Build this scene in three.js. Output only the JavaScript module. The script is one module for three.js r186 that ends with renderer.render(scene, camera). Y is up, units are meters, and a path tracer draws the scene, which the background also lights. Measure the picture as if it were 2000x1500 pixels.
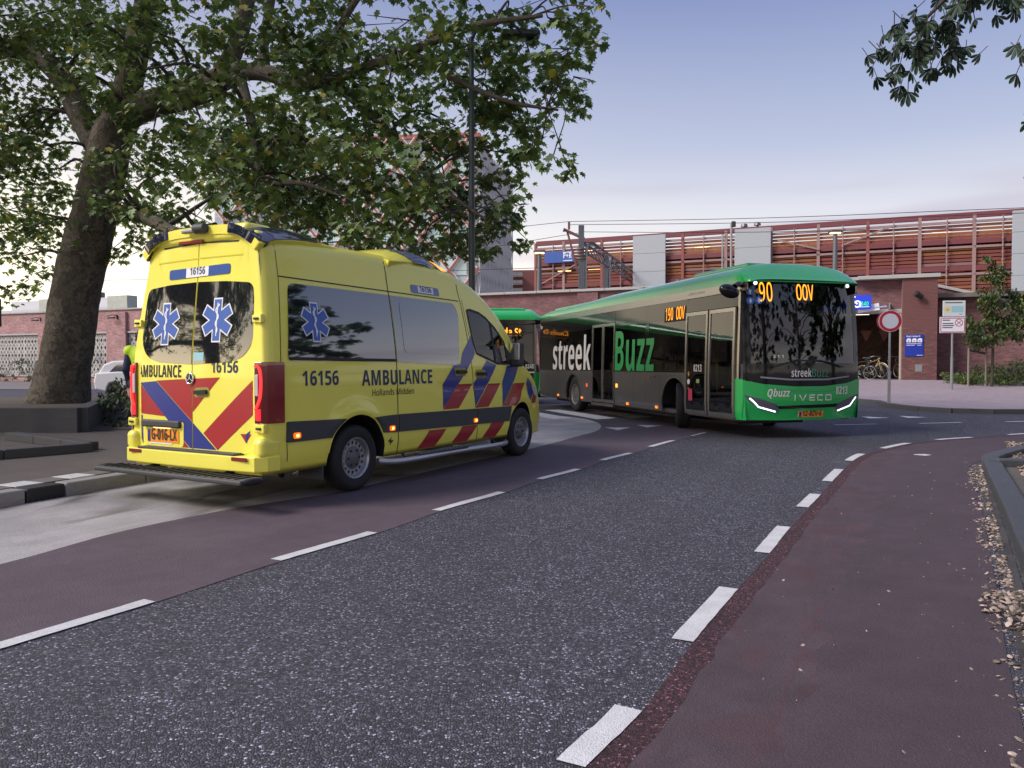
import * as THREE from 'three';
import { RoundedBoxGeometry } from 'three/addons/geometries/RoundedBoxGeometry.js';
import { TessellateModifier } from 'three/addons/modifiers/TessellateModifier.js';
import { mergeGeometries, mergeVertices } from 'three/addons/utils/BufferGeometryUtils.js';
import { MarchingCubes } from 'three/addons/objects/MarchingCubes.js';
import { FontLoader } from 'three/addons/loaders/FontLoader.js';
import { RectAreaLightUniformsLib } from 'three/addons/lights/RectAreaLightUniformsLib.js';
import { Brush, Evaluator, SUBTRACTION } from 'three-bvh-csg';

// ---------------------------------------------------------------- camera, sky, sun, exposure
const scene = new THREE.Scene();
const camera = new THREE.PerspectiveCamera(53.13, 4 / 3, 0.1, 4000);
camera.position.set(0, 1.36, 0);
camera.rotation.x = -Math.atan(39 / 1500);
const renderer = new THREE.WebGLRenderer({ antialias: true });
renderer.toneMapping = THREE.LinearToneMapping;
renderer.toneMappingExposure = 1.5;
renderer.shadowMap.enabled = true;
RectAreaLightUniformsLib.init();

const V3 = (x, y, z) => new THREE.Vector3(x, y, z);
const R = (d) => (d * Math.PI) / 180;
function mulberry(a) { return () => { a |= 0; a = (a + 0x6d2b79f5) | 0; let t = Math.imul(a ^ (a >>> 15), 1 | a); t = (t + Math.imul(t ^ (t >>> 7), 61 | t)) ^ t; return ((t ^ (t >>> 14)) >>> 0) / 4294967296; }; }
const lerp = (a, b, t) => a + (b - a) * t, clamp = (x, a = 0, b = 1) => Math.min(b, Math.max(a, x));
const smooth = (a, b, x) => { const t = clamp((x - a) / (b - a)); return t * t * (3 - 2 * t); };
// value noise that repeats every `per` cells
function lattice(seed, per) { const r = mulberry(seed), g = new Float32Array(per * per); for (let i = 0; i < g.length; i++) g[i] = r(); return (x, y) => { const xi = Math.floor(x), yi = Math.floor(y), fx = x - xi, fy = y - yi, u = fx * fx * (3 - 2 * fx), v = fy * fy * (3 - 2 * fy), m = (a) => ((a % per) + per) % per, a = m(xi), b = m(xi + 1), c = m(yi) * per, d = m(yi + 1) * per; return lerp(lerp(g[c + a], g[c + b], u), lerp(g[d + a], g[d + b], u), v); }; }
function fbm(seed, base, oct = 4) { const ls = []; for (let o = 0; o < oct; o++) ls.push(lattice(seed + o * 17, base << o)); return (u, v) => { let s = 0, a = 0.5, n = 0; for (let o = 0; o < oct; o++) { s += a * ls[o](u * (base << o), v * (base << o)); n += a; a *= 0.55; } return s / n; }; }
const wn = fbm(901, 64, 4);                                         // world noise, repeats far away
const worldNoise = (x, z, scale) => wn(x / (64 * scale) + 0.37, z / (64 * scale) + 0.71);

// evening sky: blue-violet overhead, pale at the horizon, a warm glow low on the side where the sun goes down
{
  const W = 1024, Hh = 512, data = new Float32Array(W * Hh * 4), cl = fbm(77, 8, 5);
  const mix3 = (a, b, t) => [lerp(a[0], b[0], t), lerp(a[1], b[1], t), lerp(a[2], b[2], t)];
  const stops = [[0, [0.68, 0.645, 0.62]], [5, [0.64, 0.625, 0.625]], [10, [0.49, 0.51, 0.575]], [15, [0.31, 0.36, 0.50]], [25, [0.145, 0.195, 0.375]], [45, [0.21, 0.25, 0.46]], [90, [0.24, 0.28, 0.47]]];
  for (let j = 0; j < Hh; j++) for (let i = 0; i < W; i++) {
    const el = ((j + 0.5) / Hh - 0.5) * 180, az = ((i + 0.5) / W - 0.5) * 2 * Math.PI, k = (j * W + i) * 4;
    const e = Math.max(0, el); let s = 0; while (s < stops.length - 2 && e > stops[s + 1][0]) s++;
    let c = mix3(stops[s][1], stops[s + 1][1], clamp((e - stops[s][0]) / (stops[s + 1][0] - stops[s][0])));
    const from = Math.atan2(Math.cos(az), -Math.sin(az)) * 180 / Math.PI;   // 0 ahead of the camera, + to the right
    let d = Math.abs(from + 100); if (d > 180) d = 360 - d;
    const g = Math.exp(-((d / 74) ** 2)) * Math.exp(-e / 14);
    c = [c[0] + 1.5 * g, c[1] + 1.1 * g, c[2] + 0.45 * g];
    // long low bands of cloud
    const band = cl(((i + 0.5) / W), el / 26 + 0.2), amount = smooth(0.42, 0.6, band) * smooth(0.5, 2.5, el) * (1 - smooth(9, 16, el)) * smooth(60, 110, d) * 0.62;
    c = mix3(c, [0.36, 0.33, 0.42], amount);
    data[k] = c[0]; data[k + 1] = c[1]; data[k + 2] = c[2]; data[k + 3] = 1;
  }
  const sky = new THREE.DataTexture(data, W, Hh, THREE.RGBAFormat, THREE.FloatType);
  sky.mapping = THREE.EquirectangularReflectionMapping; sky.magFilter = THREE.LinearFilter; sky.minFilter = THREE.LinearFilter; sky.needsUpdate = true;
  scene.background = sky; scene.environment = sky;
}
const sun = new THREE.DirectionalLight(new THREE.Color(1.0, 0.92, 0.86), 2.8);
sun.position.set(-58, 52, 6); sun.target.position.set(0, 0, -15); sun.castShadow = true; sun.shadow.radius = 45;
Object.assign(sun.shadow.camera, { left: -70, right: 70, top: 70, bottom: -70, near: 1, far: 200 }); sun.shadow.mapSize.set(2048, 2048);
scene.add(sun, sun.target);

// ---------------------------------------------------------------- helpers
const taken = new Map();
function numbered(n) { const k = taken.get(n) ?? 0; taken.set(n, k + 1); return k ? `${n}_${String(k).padStart(3, '0')}` : n; }
function mesh(name, geo, mat, parent) { const m = new THREE.Mesh(geo, mat); m.name = parent && parent !== scene ? name : numbered(name); m.castShadow = true; m.receiveShadow = true; (parent ?? scene).add(m); return m; }
function tag(o, label, category, group, kind) { if (label) o.userData.label = label; if (category) o.userData.category = category; if (group) o.userData.group = group; if (kind) o.userData.kind = kind; return o; }
function thing(name, label, category, pos = [0, 0, 0], turn = 0, group) { const o = new THREE.Group(); o.name = numbered(name); o.position.set(...pos); o.rotation.y = turn; scene.add(o); return tag(o, label, category, group); }
function part(name, parent) { const o = new THREE.Group(); o.name = name; parent.add(o); return o; }
function struct(name, geo, mat) { return tag(mesh(name, geo, mat), null, null, null, 'structure'); }
const std = (o) => new THREE.MeshStandardMaterial({ side: THREE.DoubleSide, ...o });
const phys = (o) => new THREE.MeshPhysicalMaterial({ side: THREE.DoubleSide, ...o });
const rgb = (r, g, b) => new THREE.Color().setRGB(r, g, b);
const box = (w, h, d, x = 0, y = 0, z = 0) => new THREE.BoxGeometry(w, h, d).translate(x, y, z);
const rbox = (w, h, d, r, x = 0, y = 0, z = 0, s = 2) => new RoundedBoxGeometry(w, h, d, s, r).translate(x, y, z);
const cyl = (r0, r1, h, x = 0, y = 0, z = 0, n = 16) => new THREE.CylinderGeometry(r1, r0, h, n).translate(x, y, z);
function flat(g) { const n = g.index ? g.toNonIndexed() : g; for (const k of Object.keys(n.attributes)) if (!['position', 'normal', 'uv'].includes(k)) n.deleteAttribute(k); return n; }
const merge = (list) => mergeGeometries(list.map(flat));
const curve = (pts) => new THREE.CatmullRomCurve3(pts.map((p) => (p.isVector3 ? p : V3(...p))));
const tube = (pts, r, seg = 24, n = 8) => new THREE.TubeGeometry(curve(pts), seg, r, n);
function rod(a, b, r, n = 8, r2 = r) { const A = V3(...a), B = V3(...b), d = B.clone().sub(A), g = new THREE.CylinderGeometry(r2, r, d.length(), n); g.applyQuaternion(new THREE.Quaternion().setFromUnitVectors(V3(0, 1, 0), d.clone().normalize())); return g.translate((A.x + B.x) / 2, (A.y + B.y) / 2, (A.z + B.z) / 2); }
function bar(a, b, w, t) { const A = V3(...a), B = V3(...b), d = B.clone().sub(A), g = new THREE.BoxGeometry(w, d.length(), t); g.applyQuaternion(new THREE.Quaternion().setFromUnitVectors(V3(0, 1, 0), d.clone().normalize())); return g.translate((A.x + B.x) / 2, (A.y + B.y) / 2, (A.z + B.z) / 2); }
// tapered limb through points [x,y,z,r]
function limb(pts, n = 10, seg = 5, rough = 0, seed = 1) {
  const c = new THREE.CatmullRomCurve3(pts.map((p) => V3(p[0], p[1], p[2])), false, 'centripetal'), N = (pts.length - 1) * seg, pos = [], idx = [], uv = [], nz = fbm(seed, 8, 3);
  let up = V3(0.3, 0.1, 1).normalize(), len = 0, last = null;
  for (let i = 0; i <= N; i++) {
    const t = i / N, p = c.getPoint(t), T = c.getTangent(t), k = Math.min(pts.length - 2, Math.floor(t * (pts.length - 1))), f = t * (pts.length - 1) - k, r = lerp(pts[k][3], pts[k + 1][3], f);
    const B = T.clone().cross(up).normalize(), Nn = B.clone().cross(T).normalize(); up = Nn; if (last) len += p.distanceTo(last); last = p;
    for (let j = 0; j <= n; j++) { const a = (j / n) * Math.PI * 2, rr = r * (1 + rough * (nz((j % n) / n, len / 5) - 0.5)); pos.push(p.x + (Math.cos(a) * B.x + Math.sin(a) * Nn.x) * rr, p.y + (Math.cos(a) * B.y + Math.sin(a) * Nn.y) * rr, p.z + (Math.cos(a) * B.z + Math.sin(a) * Nn.z) * rr); uv.push((j / n) * 3, len / 1.6); }
  }
  for (let i = 0; i < N; i++) for (let j = 0; j < n; j++) { const a = i * (n + 1) + j, b = a + n + 1; idx.push(a, b, a + 1, b, b + 1, a + 1); }
  const g = new THREE.BufferGeometry(); g.setAttribute('position', new THREE.Float32BufferAttribute(pos, 3)); g.setAttribute('uv', new THREE.Float32BufferAttribute(uv, 2)); g.setIndex(idx); g.computeVertexNormals(); return g;
}
const P2 = (l) => l.map((p) => new THREE.Vector2(p[0], p[1]));
// polygon with rounded corners: points [x, y, r]
function rounded(pts, r0 = 0) {
  const s = new THREE.Shape(), n = pts.length;
  pts.forEach((p, i) => {
    const a = pts[(i + n - 1) % n], b = pts[(i + 1) % n], r = p[2] ?? r0, P = new THREE.Vector2(p[0], p[1]), A = new THREE.Vector2(a[0], a[1]).sub(P), B = new THREE.Vector2(b[0], b[1]).sub(P);
    if (!r) { i ? s.lineTo(P.x, P.y) : s.moveTo(P.x, P.y); return; }
    const q = Math.min(r, A.length() * 0.48, B.length() * 0.48), s1 = P.clone().add(A.setLength(q)), s2 = P.clone().add(B.setLength(q));
    i ? s.lineTo(s1.x, s1.y) : s.moveTo(s1.x, s1.y); s.quadraticCurveTo(P.x, P.y, s2.x, s2.y);
  });
  s.closePath(); return s;
}
const rectShape = (x0, y0, x1, y1, r = 0) => rounded([[x0, y0], [x1, y0], [x1, y1], [x0, y1]], r);
// lay a flat shape (or list of shapes) in (a, b) onto a curved surface S(a, b) -> Vector3, `off` metres proud of it
const flatS = (a, b) => V3(a, b, 0);
function onSurf(geo, S, off, sign = 1) {
  const p = geo.attributes.position, n = new Float32Array(p.count * 3), uv = new Float32Array(p.count * 2), e = 0.004;
  for (let i = 0; i < p.count; i++) {
    const a = p.getX(i), b = p.getY(i), lift = p.getZ(i), c = S(a, b), N = S(a + e, b).sub(S(a - e, b)).cross(S(a, b + e).sub(S(a, b - e))).normalize().multiplyScalar(sign);
    c.addScaledVector(N, off + lift); p.setXYZ(i, c.x, c.y, c.z); n.set([N.x, N.y, N.z], i * 3); uv.set([a, b], i * 2);
  }
  geo.setAttribute('normal', new THREE.BufferAttribute(n, 3)); geo.setAttribute('uv', new THREE.BufferAttribute(uv, 2)); return geo;
}
function panel(shapes, S, off = 0.003, edge = 0.12, sign = 1, seg = 10) {
  let g = new THREE.ShapeGeometry(shapes, seg); g.deleteAttribute('normal'); g.deleteAttribute('uv'); g = g.toNonIndexed();
  if (edge) g = new TessellateModifier(edge, 7).modify(g);
  g = mergeVertices(g, 1e-5); return onSurf(g, S, off, sign);
}
// the same with real thickness: front face, back face and rim
function slab(shape, S, off, thick, edge = 0.12, sign = 1) {
  const front = panel(shape, S, off, edge, sign), pts = shape.getPoints(10), rim = [];
  for (let i = 0; i < pts.length; i++) { const a = pts[i], b = pts[(i + 1) % pts.length]; const n = Math.max(1, Math.ceil(a.distanceTo(b) / (edge || 1))); for (let k = 0; k < n; k++) { const p = a.clone().lerp(b, k / n), q = a.clone().lerp(b, (k + 1) / n); rim.push([p, q]); } }
  const pos = []; const N = (p) => { const e = 0.004; return S(p.x + e, p.y).sub(S(p.x - e, p.y)).cross(S(p.x, p.y + e).sub(S(p.x, p.y - e))).normalize().multiplyScalar(sign); };
  for (const [p, q] of rim) { const np = N(p), nq = N(q), a = S(p.x, p.y).addScaledVector(np, off), b = S(q.x, q.y).addScaledVector(nq, off), c = a.clone().addScaledVector(np, -thick), d = b.clone().addScaledVector(nq, -thick); for (const v of [a, b, c, b, d, c]) pos.push(v.x, v.y, v.z); }
  const g = new THREE.BufferGeometry(); g.setAttribute('position', new THREE.Float32BufferAttribute(pos, 3)); g.setAttribute('uv', new THREE.Float32BufferAttribute(new Float32Array(pos.length / 3 * 2), 2)); g.computeVertexNormals();
  return merge([front, g]);
}
// ribbon of width w along a polyline in (a, b)
function ribbon(pts, w, S, off = 0.004, closed = false, sign = 1, step = 0.08) {
  const P = []; const L = P2(pts); const n = L.length;
  for (let i = 0; i < (closed ? n : n - 1); i++) { const a = L[i], b = L[(i + 1) % n], k = Math.max(1, Math.ceil(a.distanceTo(b) / step)); for (let j = 0; j < k; j++) P.push(a.clone().lerp(b, j / k)); }
  if (!closed) P.push(L[n - 1]);
  const m = P.length, pos = [], idx = [];
  for (let i = 0; i < m; i++) { const a = P[closed ? (i + m - 1) % m : Math.max(0, i - 1)], b = P[closed ? (i + 1) % m : Math.min(m - 1, i + 1)], d = b.clone().sub(a).normalize(); pos.push(P[i].x - d.y * w / 2, P[i].y + d.x * w / 2, 0, P[i].x + d.y * w / 2, P[i].y - d.x * w / 2, 0); }
  for (let i = 0; i < (closed ? m : m - 1); i++) { const a = i * 2, b = ((i + 1) % m) * 2; idx.push(a, a + 1, b, a + 1, b + 1, b); }
  const g = new THREE.BufferGeometry(); g.setAttribute('position', new THREE.Float32BufferAttribute(pos, 3)); g.setIndex(idx); return onSurf(g, S, off, sign);
}
const loadFont = (n) => new FontLoader().loadAsync(`fonts/droid/droid_${n}.typeface.json`);
const fontBold = await loadFont('sans_bold'), fontRegular = await loadFont('sans_regular'), fontMono = await loadFont('sans_mono_regular');
// lettering as shapes, fitted into x0..x1 with cap height hgt on baseline y
function letters(text, x0, x1, y, hgt, font = fontBold, skew = 0, mirror = false) {
  const g = new THREE.ShapeGeometry(font.generateShapes(text, 1), 6); g.computeBoundingBox(); const b = g.boundingBox, cap = 0.714 * (1000 / 1000), sx = (x1 - x0) / (b.max.x - b.min.x), sy = hgt / cap, p = g.attributes.position;
  for (let i = 0; i < p.count; i++) { const yy = p.getY(i) * sy; let xx = (p.getX(i) - b.min.x) * sx + skew * yy; p.setXYZ(i, mirror ? x1 - xx : x0 + xx, y + yy, 0); }
  g.deleteAttribute('normal'); g.deleteAttribute('uv'); return g;
}
const lettering = (t, x0, x1, y, h, S, off, sign = 1, font, skew, mirror) => onSurf(letters(t, x0, x1, y, h, font, skew, mirror), S, off, sign);

// ---------------------------------------------------------------- textures
function tex(n, fn, srgb = false, w = n) {
  const d = new Uint8Array(n * w * 4); for (let j = 0; j < n; j++) for (let i = 0; i < w; i++) { const c = fn(i / w, j / n, i, j), k = (j * w + i) * 4; d[k] = clamp(c[0], 0, 1) * 255; d[k + 1] = clamp(c[1], 0, 1) * 255; d[k + 2] = clamp(c[2], 0, 1) * 255; d[k + 3] = 255; }
  const t = new THREE.DataTexture(d, w, n); t.wrapS = t.wrapT = THREE.RepeatWrapping; t.magFilter = THREE.LinearFilter; t.minFilter = THREE.LinearMipmapLinearFilter; t.generateMipmaps = true; if (srgb) t.colorSpace = THREE.SRGBColorSpace; t.needsUpdate = true; return t;
}
const rep = (t, x, y = x) => { const c = t.clone(); c.repeat.set(x, y); c.needsUpdate = true; return c; };
// stones set in binder: jittered cells, each with its own tone
function stones(seed, per) {
  const r = mulberry(seed), n = per * per, jx = new Float32Array(n), jy = new Float32Array(n), tone = new Float32Array(n); for (let i = 0; i < n; i++) { jx[i] = r(); jy[i] = r(); tone[i] = r(); }
  return (u, v) => { const x = u * per, y = v * per, xi = Math.floor(x), yi = Math.floor(y); let d1 = 9, d2 = 9, t = 0; for (let a = -1; a < 2; a++) for (let b = -1; b < 2; b++) { const k = ((yi + b + per) % per) * per + ((xi + a + per) % per), dx = xi + a + jx[k] - x, dy = yi + b + jy[k] - y, d = dx * dx + dy * dy; if (d < d1) { d2 = d1; d1 = d; t = tone[k]; } else if (d < d2) d2 = d; } return [Math.sqrt(d2) - Math.sqrt(d1), t]; };
}
const T = {};
{
  const st = stones(5, 130), f1 = fbm(11, 8, 5), f2 = fbm(12, 64, 3);
  const cell = (u, v) => { const [e, t] = st(u, v), s = smooth(0.05, 0.3, e); return [s, t]; };
  T.asphalt = tex(1024, (u, v) => { const [s, t] = cell(u, v); const q = t > 0.92 ? 0.27 + 0.3 * (t - 0.92) / 0.08 : 0.035 + 0.19 * t * t; const c = lerp(0.014, q, s) * (0.8 + 0.4 * f1(u, v)); const g = Math.pow(c, 1 / 2.2); return [g * 1.0, g * 0.99, g * 1.05]; }, true);
  T.asphaltBump = tex(1024, (u, v) => { const [s, t] = cell(u, v); const h = s * (0.4 + 0.6 * t); return [h, h, h]; });
  const st2 = stones(6, 220);
  T.fine = tex(1024, (u, v) => { const [e, t] = st2(u, v), s = smooth(0.02, 0.25, e), c = 0.62 + 0.30 * f1(u, v) + (t > 0.965 ? 0.22 : (t - 0.5) * 0.3) * s; return [c, c, c]; });
  T.fineBump = tex(512, (u, v) => { const [e, t] = st2(u, v), h = smooth(0, 0.3, e) * (0.5 + 0.5 * t); return [h, h, h]; });
  T.cloudy = tex(512, (u, v) => { const c = f1(u, v) * 0.6 + f2(u, v) * 0.4; return [c, c, c]; });
}
const colorGround = (g, fn) => { const p = g.attributes.position, c = new Float32Array(p.count * 3); for (let i = 0; i < p.count; i++) c.set(fn(p.getX(i), p.getZ(i)), i * 3); g.setAttribute('color', new THREE.BufferAttribute(c, 3)); return g; };
// polygon [x, z] laid on the ground at height y (number or function)
function groundPoly(pts, y, edge = 0.8, color, holes = []) {
  const sh = new THREE.Shape(P2(pts.map(([x, z]) => [x, -z]))); for (const h of holes) sh.holes.push(new THREE.Path(P2(h.map(([x, z]) => [x, -z]))));
  const g = panel(sh, (a, b) => V3(a, typeof y === 'number' ? y : y(a, -b), -b), 0, edge); if (color) colorGround(g, color); return g;
}
const spline2 = (pts, n) => new THREE.CatmullRomCurve3(pts.map(([x, z]) => V3(x, 0, z)), false, 'centripetal').getSpacedPoints(n).map((p) => [p.x, p.z]);
// ---------------------------------------------------------------- the ground
const M = {};
M.asphalt = std({ map: rep(T.asphalt, 1 / 1.5), bumpMap: rep(T.asphaltBump, 1 / 1.5), bumpScale: 0.011, roughness: 0.76, vertexColors: true });
M.redAsphalt = std({ color: rgb(0.118, 0.086, 0.105), map: rep(T.fine, 1 / 1.3), bumpMap: rep(T.fineBump, 1 / 1.3), bumpScale: 0.003, roughness: 0.8, vertexColors: true });
M.concrete = std({ color: rgb(0.46, 0.44, 0.43), map: rep(T.fine, 1 / 1.7), bumpMap: rep(T.fineBump, 1 / 1.7), bumpScale: 0.002, roughness: 0.85, vertexColors: true });
M.paint = std({ color: rgb(0.74, 0.74, 0.73), map: rep(T.fine, 1 / 0.9), bumpMap: rep(T.asphaltBump, 1 / 1.5), bumpScale: 0.002, roughness: 0.6 });
M.kerb = std({ color: rgb(0.34, 0.33, 0.31), map: rep(T.fine, 1.3), roughness: 0.85 });
M.kerbDark = std({ color: rgb(0.075, 0.075, 0.078), map: rep(T.fine, 1.3), bumpMap: rep(T.fineBump, 1.3), bumpScale: 0.002, roughness: 0.75 });
M.white = std({ color: rgb(0.7, 0.7, 0.68), map: rep(T.fine, 1.6), roughness: 0.7 });
M.iron = std({ color: rgb(0.03, 0.03, 0.032), roughness: 0.55, metalness: 0.3 });
const patch = (lo, hi, s1, s2) => (x, z) => { const a = worldNoise(x, z, s1), b = worldNoise(x + 31, z - 17, s2), v = lerp(lo, hi, clamp(0.65 * a + 0.35 * b) ); return [v, v, v]; };
// far land that reaches the horizon
struct('ground', new THREE.PlaneGeometry(3000, 3000).rotateX(-Math.PI / 2).translate(0, -0.06, -900), std({ color: rgb(0.13, 0.125, 0.12), map: rep(T.fine, 900), roughness: 0.9 }));
const leftEdge = spline2([[-4.6, 0.6], [-3.2, -2.2], [-2.43, -3.62], [-2.03, -4.34], [-1.59, -5.25], [-1.06, -6.17], [-0.63, -7.1], [-0.09, -8.03], [0.35, -8.96], [0.88, -9.83], [1.34, -10.82], [1.88, -11.7], [2.33, -12.57], [2.9, -13.57], [3.67, -14.87], [4.4, -16.0], [5.2, -17.1]], 120);
const rightEdge = spline2([[-1.3, 0.6], [-0.3, -1.4], [0.25, -2.55], [0.46, -2.88], [0.89, -3.72], [1.36, -4.59], [1.83, -5.44], [2.28, -6.28], [2.76, -7.15], [3.24, -8.0], [3.7, -8.84], [4.28, -9.87], [4.73, -10.65], [5.3, -11.5], [5.98, -12.26], [6.78, -13.05], [7.62, -13.67], [8.55, -14.14], [9.54, -14.65], [11.5, -15.5], [16, -16.6], [26, -17.6], [60, -18.6]], 420);
const alongEdge = (e, s) => { let d = 0; for (let i = 1; i < e.length; i++) { const l = Math.hypot(e[i][0] - e[i - 1][0], e[i][1] - e[i - 1][1]); if (d + l >= s) { const t = (s - d) / l; return [lerp(e[i - 1][0], e[i][0], t), lerp(e[i - 1][1], e[i][1], t), (e[i][0] - e[i - 1][0]) / l, (e[i][1] - e[i - 1][1]) / l]; } d += l; } return [...e[e.length - 1], 0, -1]; };
const sNear = (e, x, z) => { let d = 0, best = 9, s = 0; for (let i = 1; i < e.length; i++) { d += Math.hypot(e[i][0] - e[i - 1][0], e[i][1] - e[i - 1][1]); const q = Math.hypot(e[i][0] - x, e[i][1] - z); if (q < best) { best = q; s = d; } } return s; };
const shift = (e, w) => e.map((p, i) => { const a = e[Math.max(0, i - 1)], b = e[Math.min(e.length - 1, i + 1)], l = Math.hypot(b[0] - a[0], b[1] - a[1]); return [p[0] - (b[1] - a[1]) / l * w, p[1] + (b[0] - a[0]) / l * w]; });
// the carriageway: everything drivable, darker tar in patches
const roadGeo = groundPoly([[-60, -23.5], [-60, -46], [-20, -40], [-6, -33], [6, -30.2], [12.6, -26.6], [12.2, -22.4], [13.2, -21.0], [60, -21.6], [60, -10], [14, -4], [9, 3], [-9, 3], [-14, -4], [-8.5, -10], [-4, -19.5], [-12, -22.5]], 0, 0.5, (x, z) => { const n = 0.62 * worldNoise(x, z, 0.9) + 0.38 * worldNoise(x + 31, z - 17, 0.17), t = x * 0.87 + z * 0.49, w = Math.exp(-(((t + 2.0) / 0.3) ** 2)) + Math.exp(-(((t + 0.5) / 0.3) ** 2)), v = lerp(0.70, 1.5, n) * (1 - 0.14 * w * worldNoise(x, z, 0.5)); return [v, v, v * 1.08]; });
const road = struct('road', roadGeo, M.asphalt);
// red cycle lane on the left, and the pale concrete bay of the bus stop beside it
const bayEdge = spline2([[-5.6, -0.8], [-4.4, -3.4], [-3.47, -5.17], [-3.18, -6.17], [-2.54, -7.28], [-1.93, -8.0], [-0.7, -10.4], [0.36, -12.41], [1.25, -14.44], [1.71, -15.55], [1.94, -16.7], [1.97, -17.87], [1.78, -19.04], [1.33, -19.98], [0.67, -20.4], [-0.6, -20.7], [-3, -20.4]], 90);
const laneTop = [[5.2, -17.1], [4.3, -17.8], [3.4, -17.9], [2.4, -17.6]];
const bayCut = bayEdge.findIndex((p) => p[1] < -17.2);
struct('cycle_lane', groundPoly([...leftEdge, ...laneTop, ...bayEdge.slice(0, bayCut).reverse()], 0.004, 0.5, patch(0.75, 1.2, 0.7, 0.2)), M.redAsphalt);
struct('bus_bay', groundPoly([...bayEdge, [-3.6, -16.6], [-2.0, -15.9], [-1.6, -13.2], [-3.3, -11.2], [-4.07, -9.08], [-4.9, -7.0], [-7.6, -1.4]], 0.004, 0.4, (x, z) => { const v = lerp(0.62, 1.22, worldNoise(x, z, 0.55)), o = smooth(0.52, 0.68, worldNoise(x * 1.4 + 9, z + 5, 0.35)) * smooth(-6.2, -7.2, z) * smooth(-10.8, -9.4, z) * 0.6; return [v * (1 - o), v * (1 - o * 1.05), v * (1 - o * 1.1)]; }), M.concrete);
// red lane on the right with a fresher, redder seam beside the dashes
const seam = rightEdge.slice(0, 260).map((p, i) => p), seamIn = shift(seam, -0.075).map((p) => p);
const kerbFoot = spline2([[0.2, 0.4], [1.2, -1.5], [1.89, -2.8], [2.24, -3.43], [2.93, -4.61], [3.94, -6.36], [4.96, -8.16], [5.75, -9.6], [6.0, -10.05], [6.45, -10.6], [7.3, -11.3], [8.6, -11.95], [10.5, -12.5], [16, -13.4], [60, -15]], 200);
const edgeLine = shift(rightEdge, 0.0);
const raggedR = mulberry(41);
const seamOut = shift(rightEdge, 0.12).map((p, i) => { const j = (worldNoise(p[0], p[1], 0.06) - 0.5) * 0.05 + (raggedR() - 0.5) * 0.03; return [p[0] + j, p[1] - j * 0.5]; }), wearOut = shift(rightEdge, 0.55).map((p) => { const j = (worldNoise(p[0] + 5, p[1], 0.25) - 0.5) * 0.5; return [p[0] + j, p[1] - j * 0.5]; });
struct('cycle_lane', groundPoly([...wearOut, ...kerbFoot.slice().reverse()], 0.004, 0.45, patch(0.7, 1.15, 0.5, 0.13)), std({ color: rgb(0.086, 0.058, 0.068), map: rep(T.fine, 1 / 1.3), bumpMap: rep(T.fineBump, 1 / 1.3), bumpScale: 0.003, roughness: 0.8, vertexColors: true }));
struct('cycle_lane_seam', groundPoly([...edgeLine, ...seamOut.slice().reverse()], 0.004, 0.3, patch(0.6, 1.35, 0.2, 0.05)), std({ color: rgb(0.95, 0.4, 0.44), map: rep(T.asphalt, 1 / 1.3), bumpMap: rep(T.asphaltBump, 1 / 1.1), bumpScale: 0.006, roughness: 0.85, vertexColors: true, }));
struct('cycle_lane_wear', groundPoly([...seamOut.slice(0, 300), ...wearOut.slice(0, 300).reverse()], 0.004, 0.07, (x, z) => { const q = smooth(0.5, 0.66, worldNoise(x, z, 0.07) * 0.6 + worldNoise(x + 3, z, 0.22) * 0.4), v = 0.75 + 0.5 * worldNoise(x, z, 0.13); return [lerp(1, 1.1, q) * v, lerp(1, 0.8, q) * v, lerp(1, 0.76, q) * v]; }), scene.children[scene.children.length - 2].material);
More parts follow.
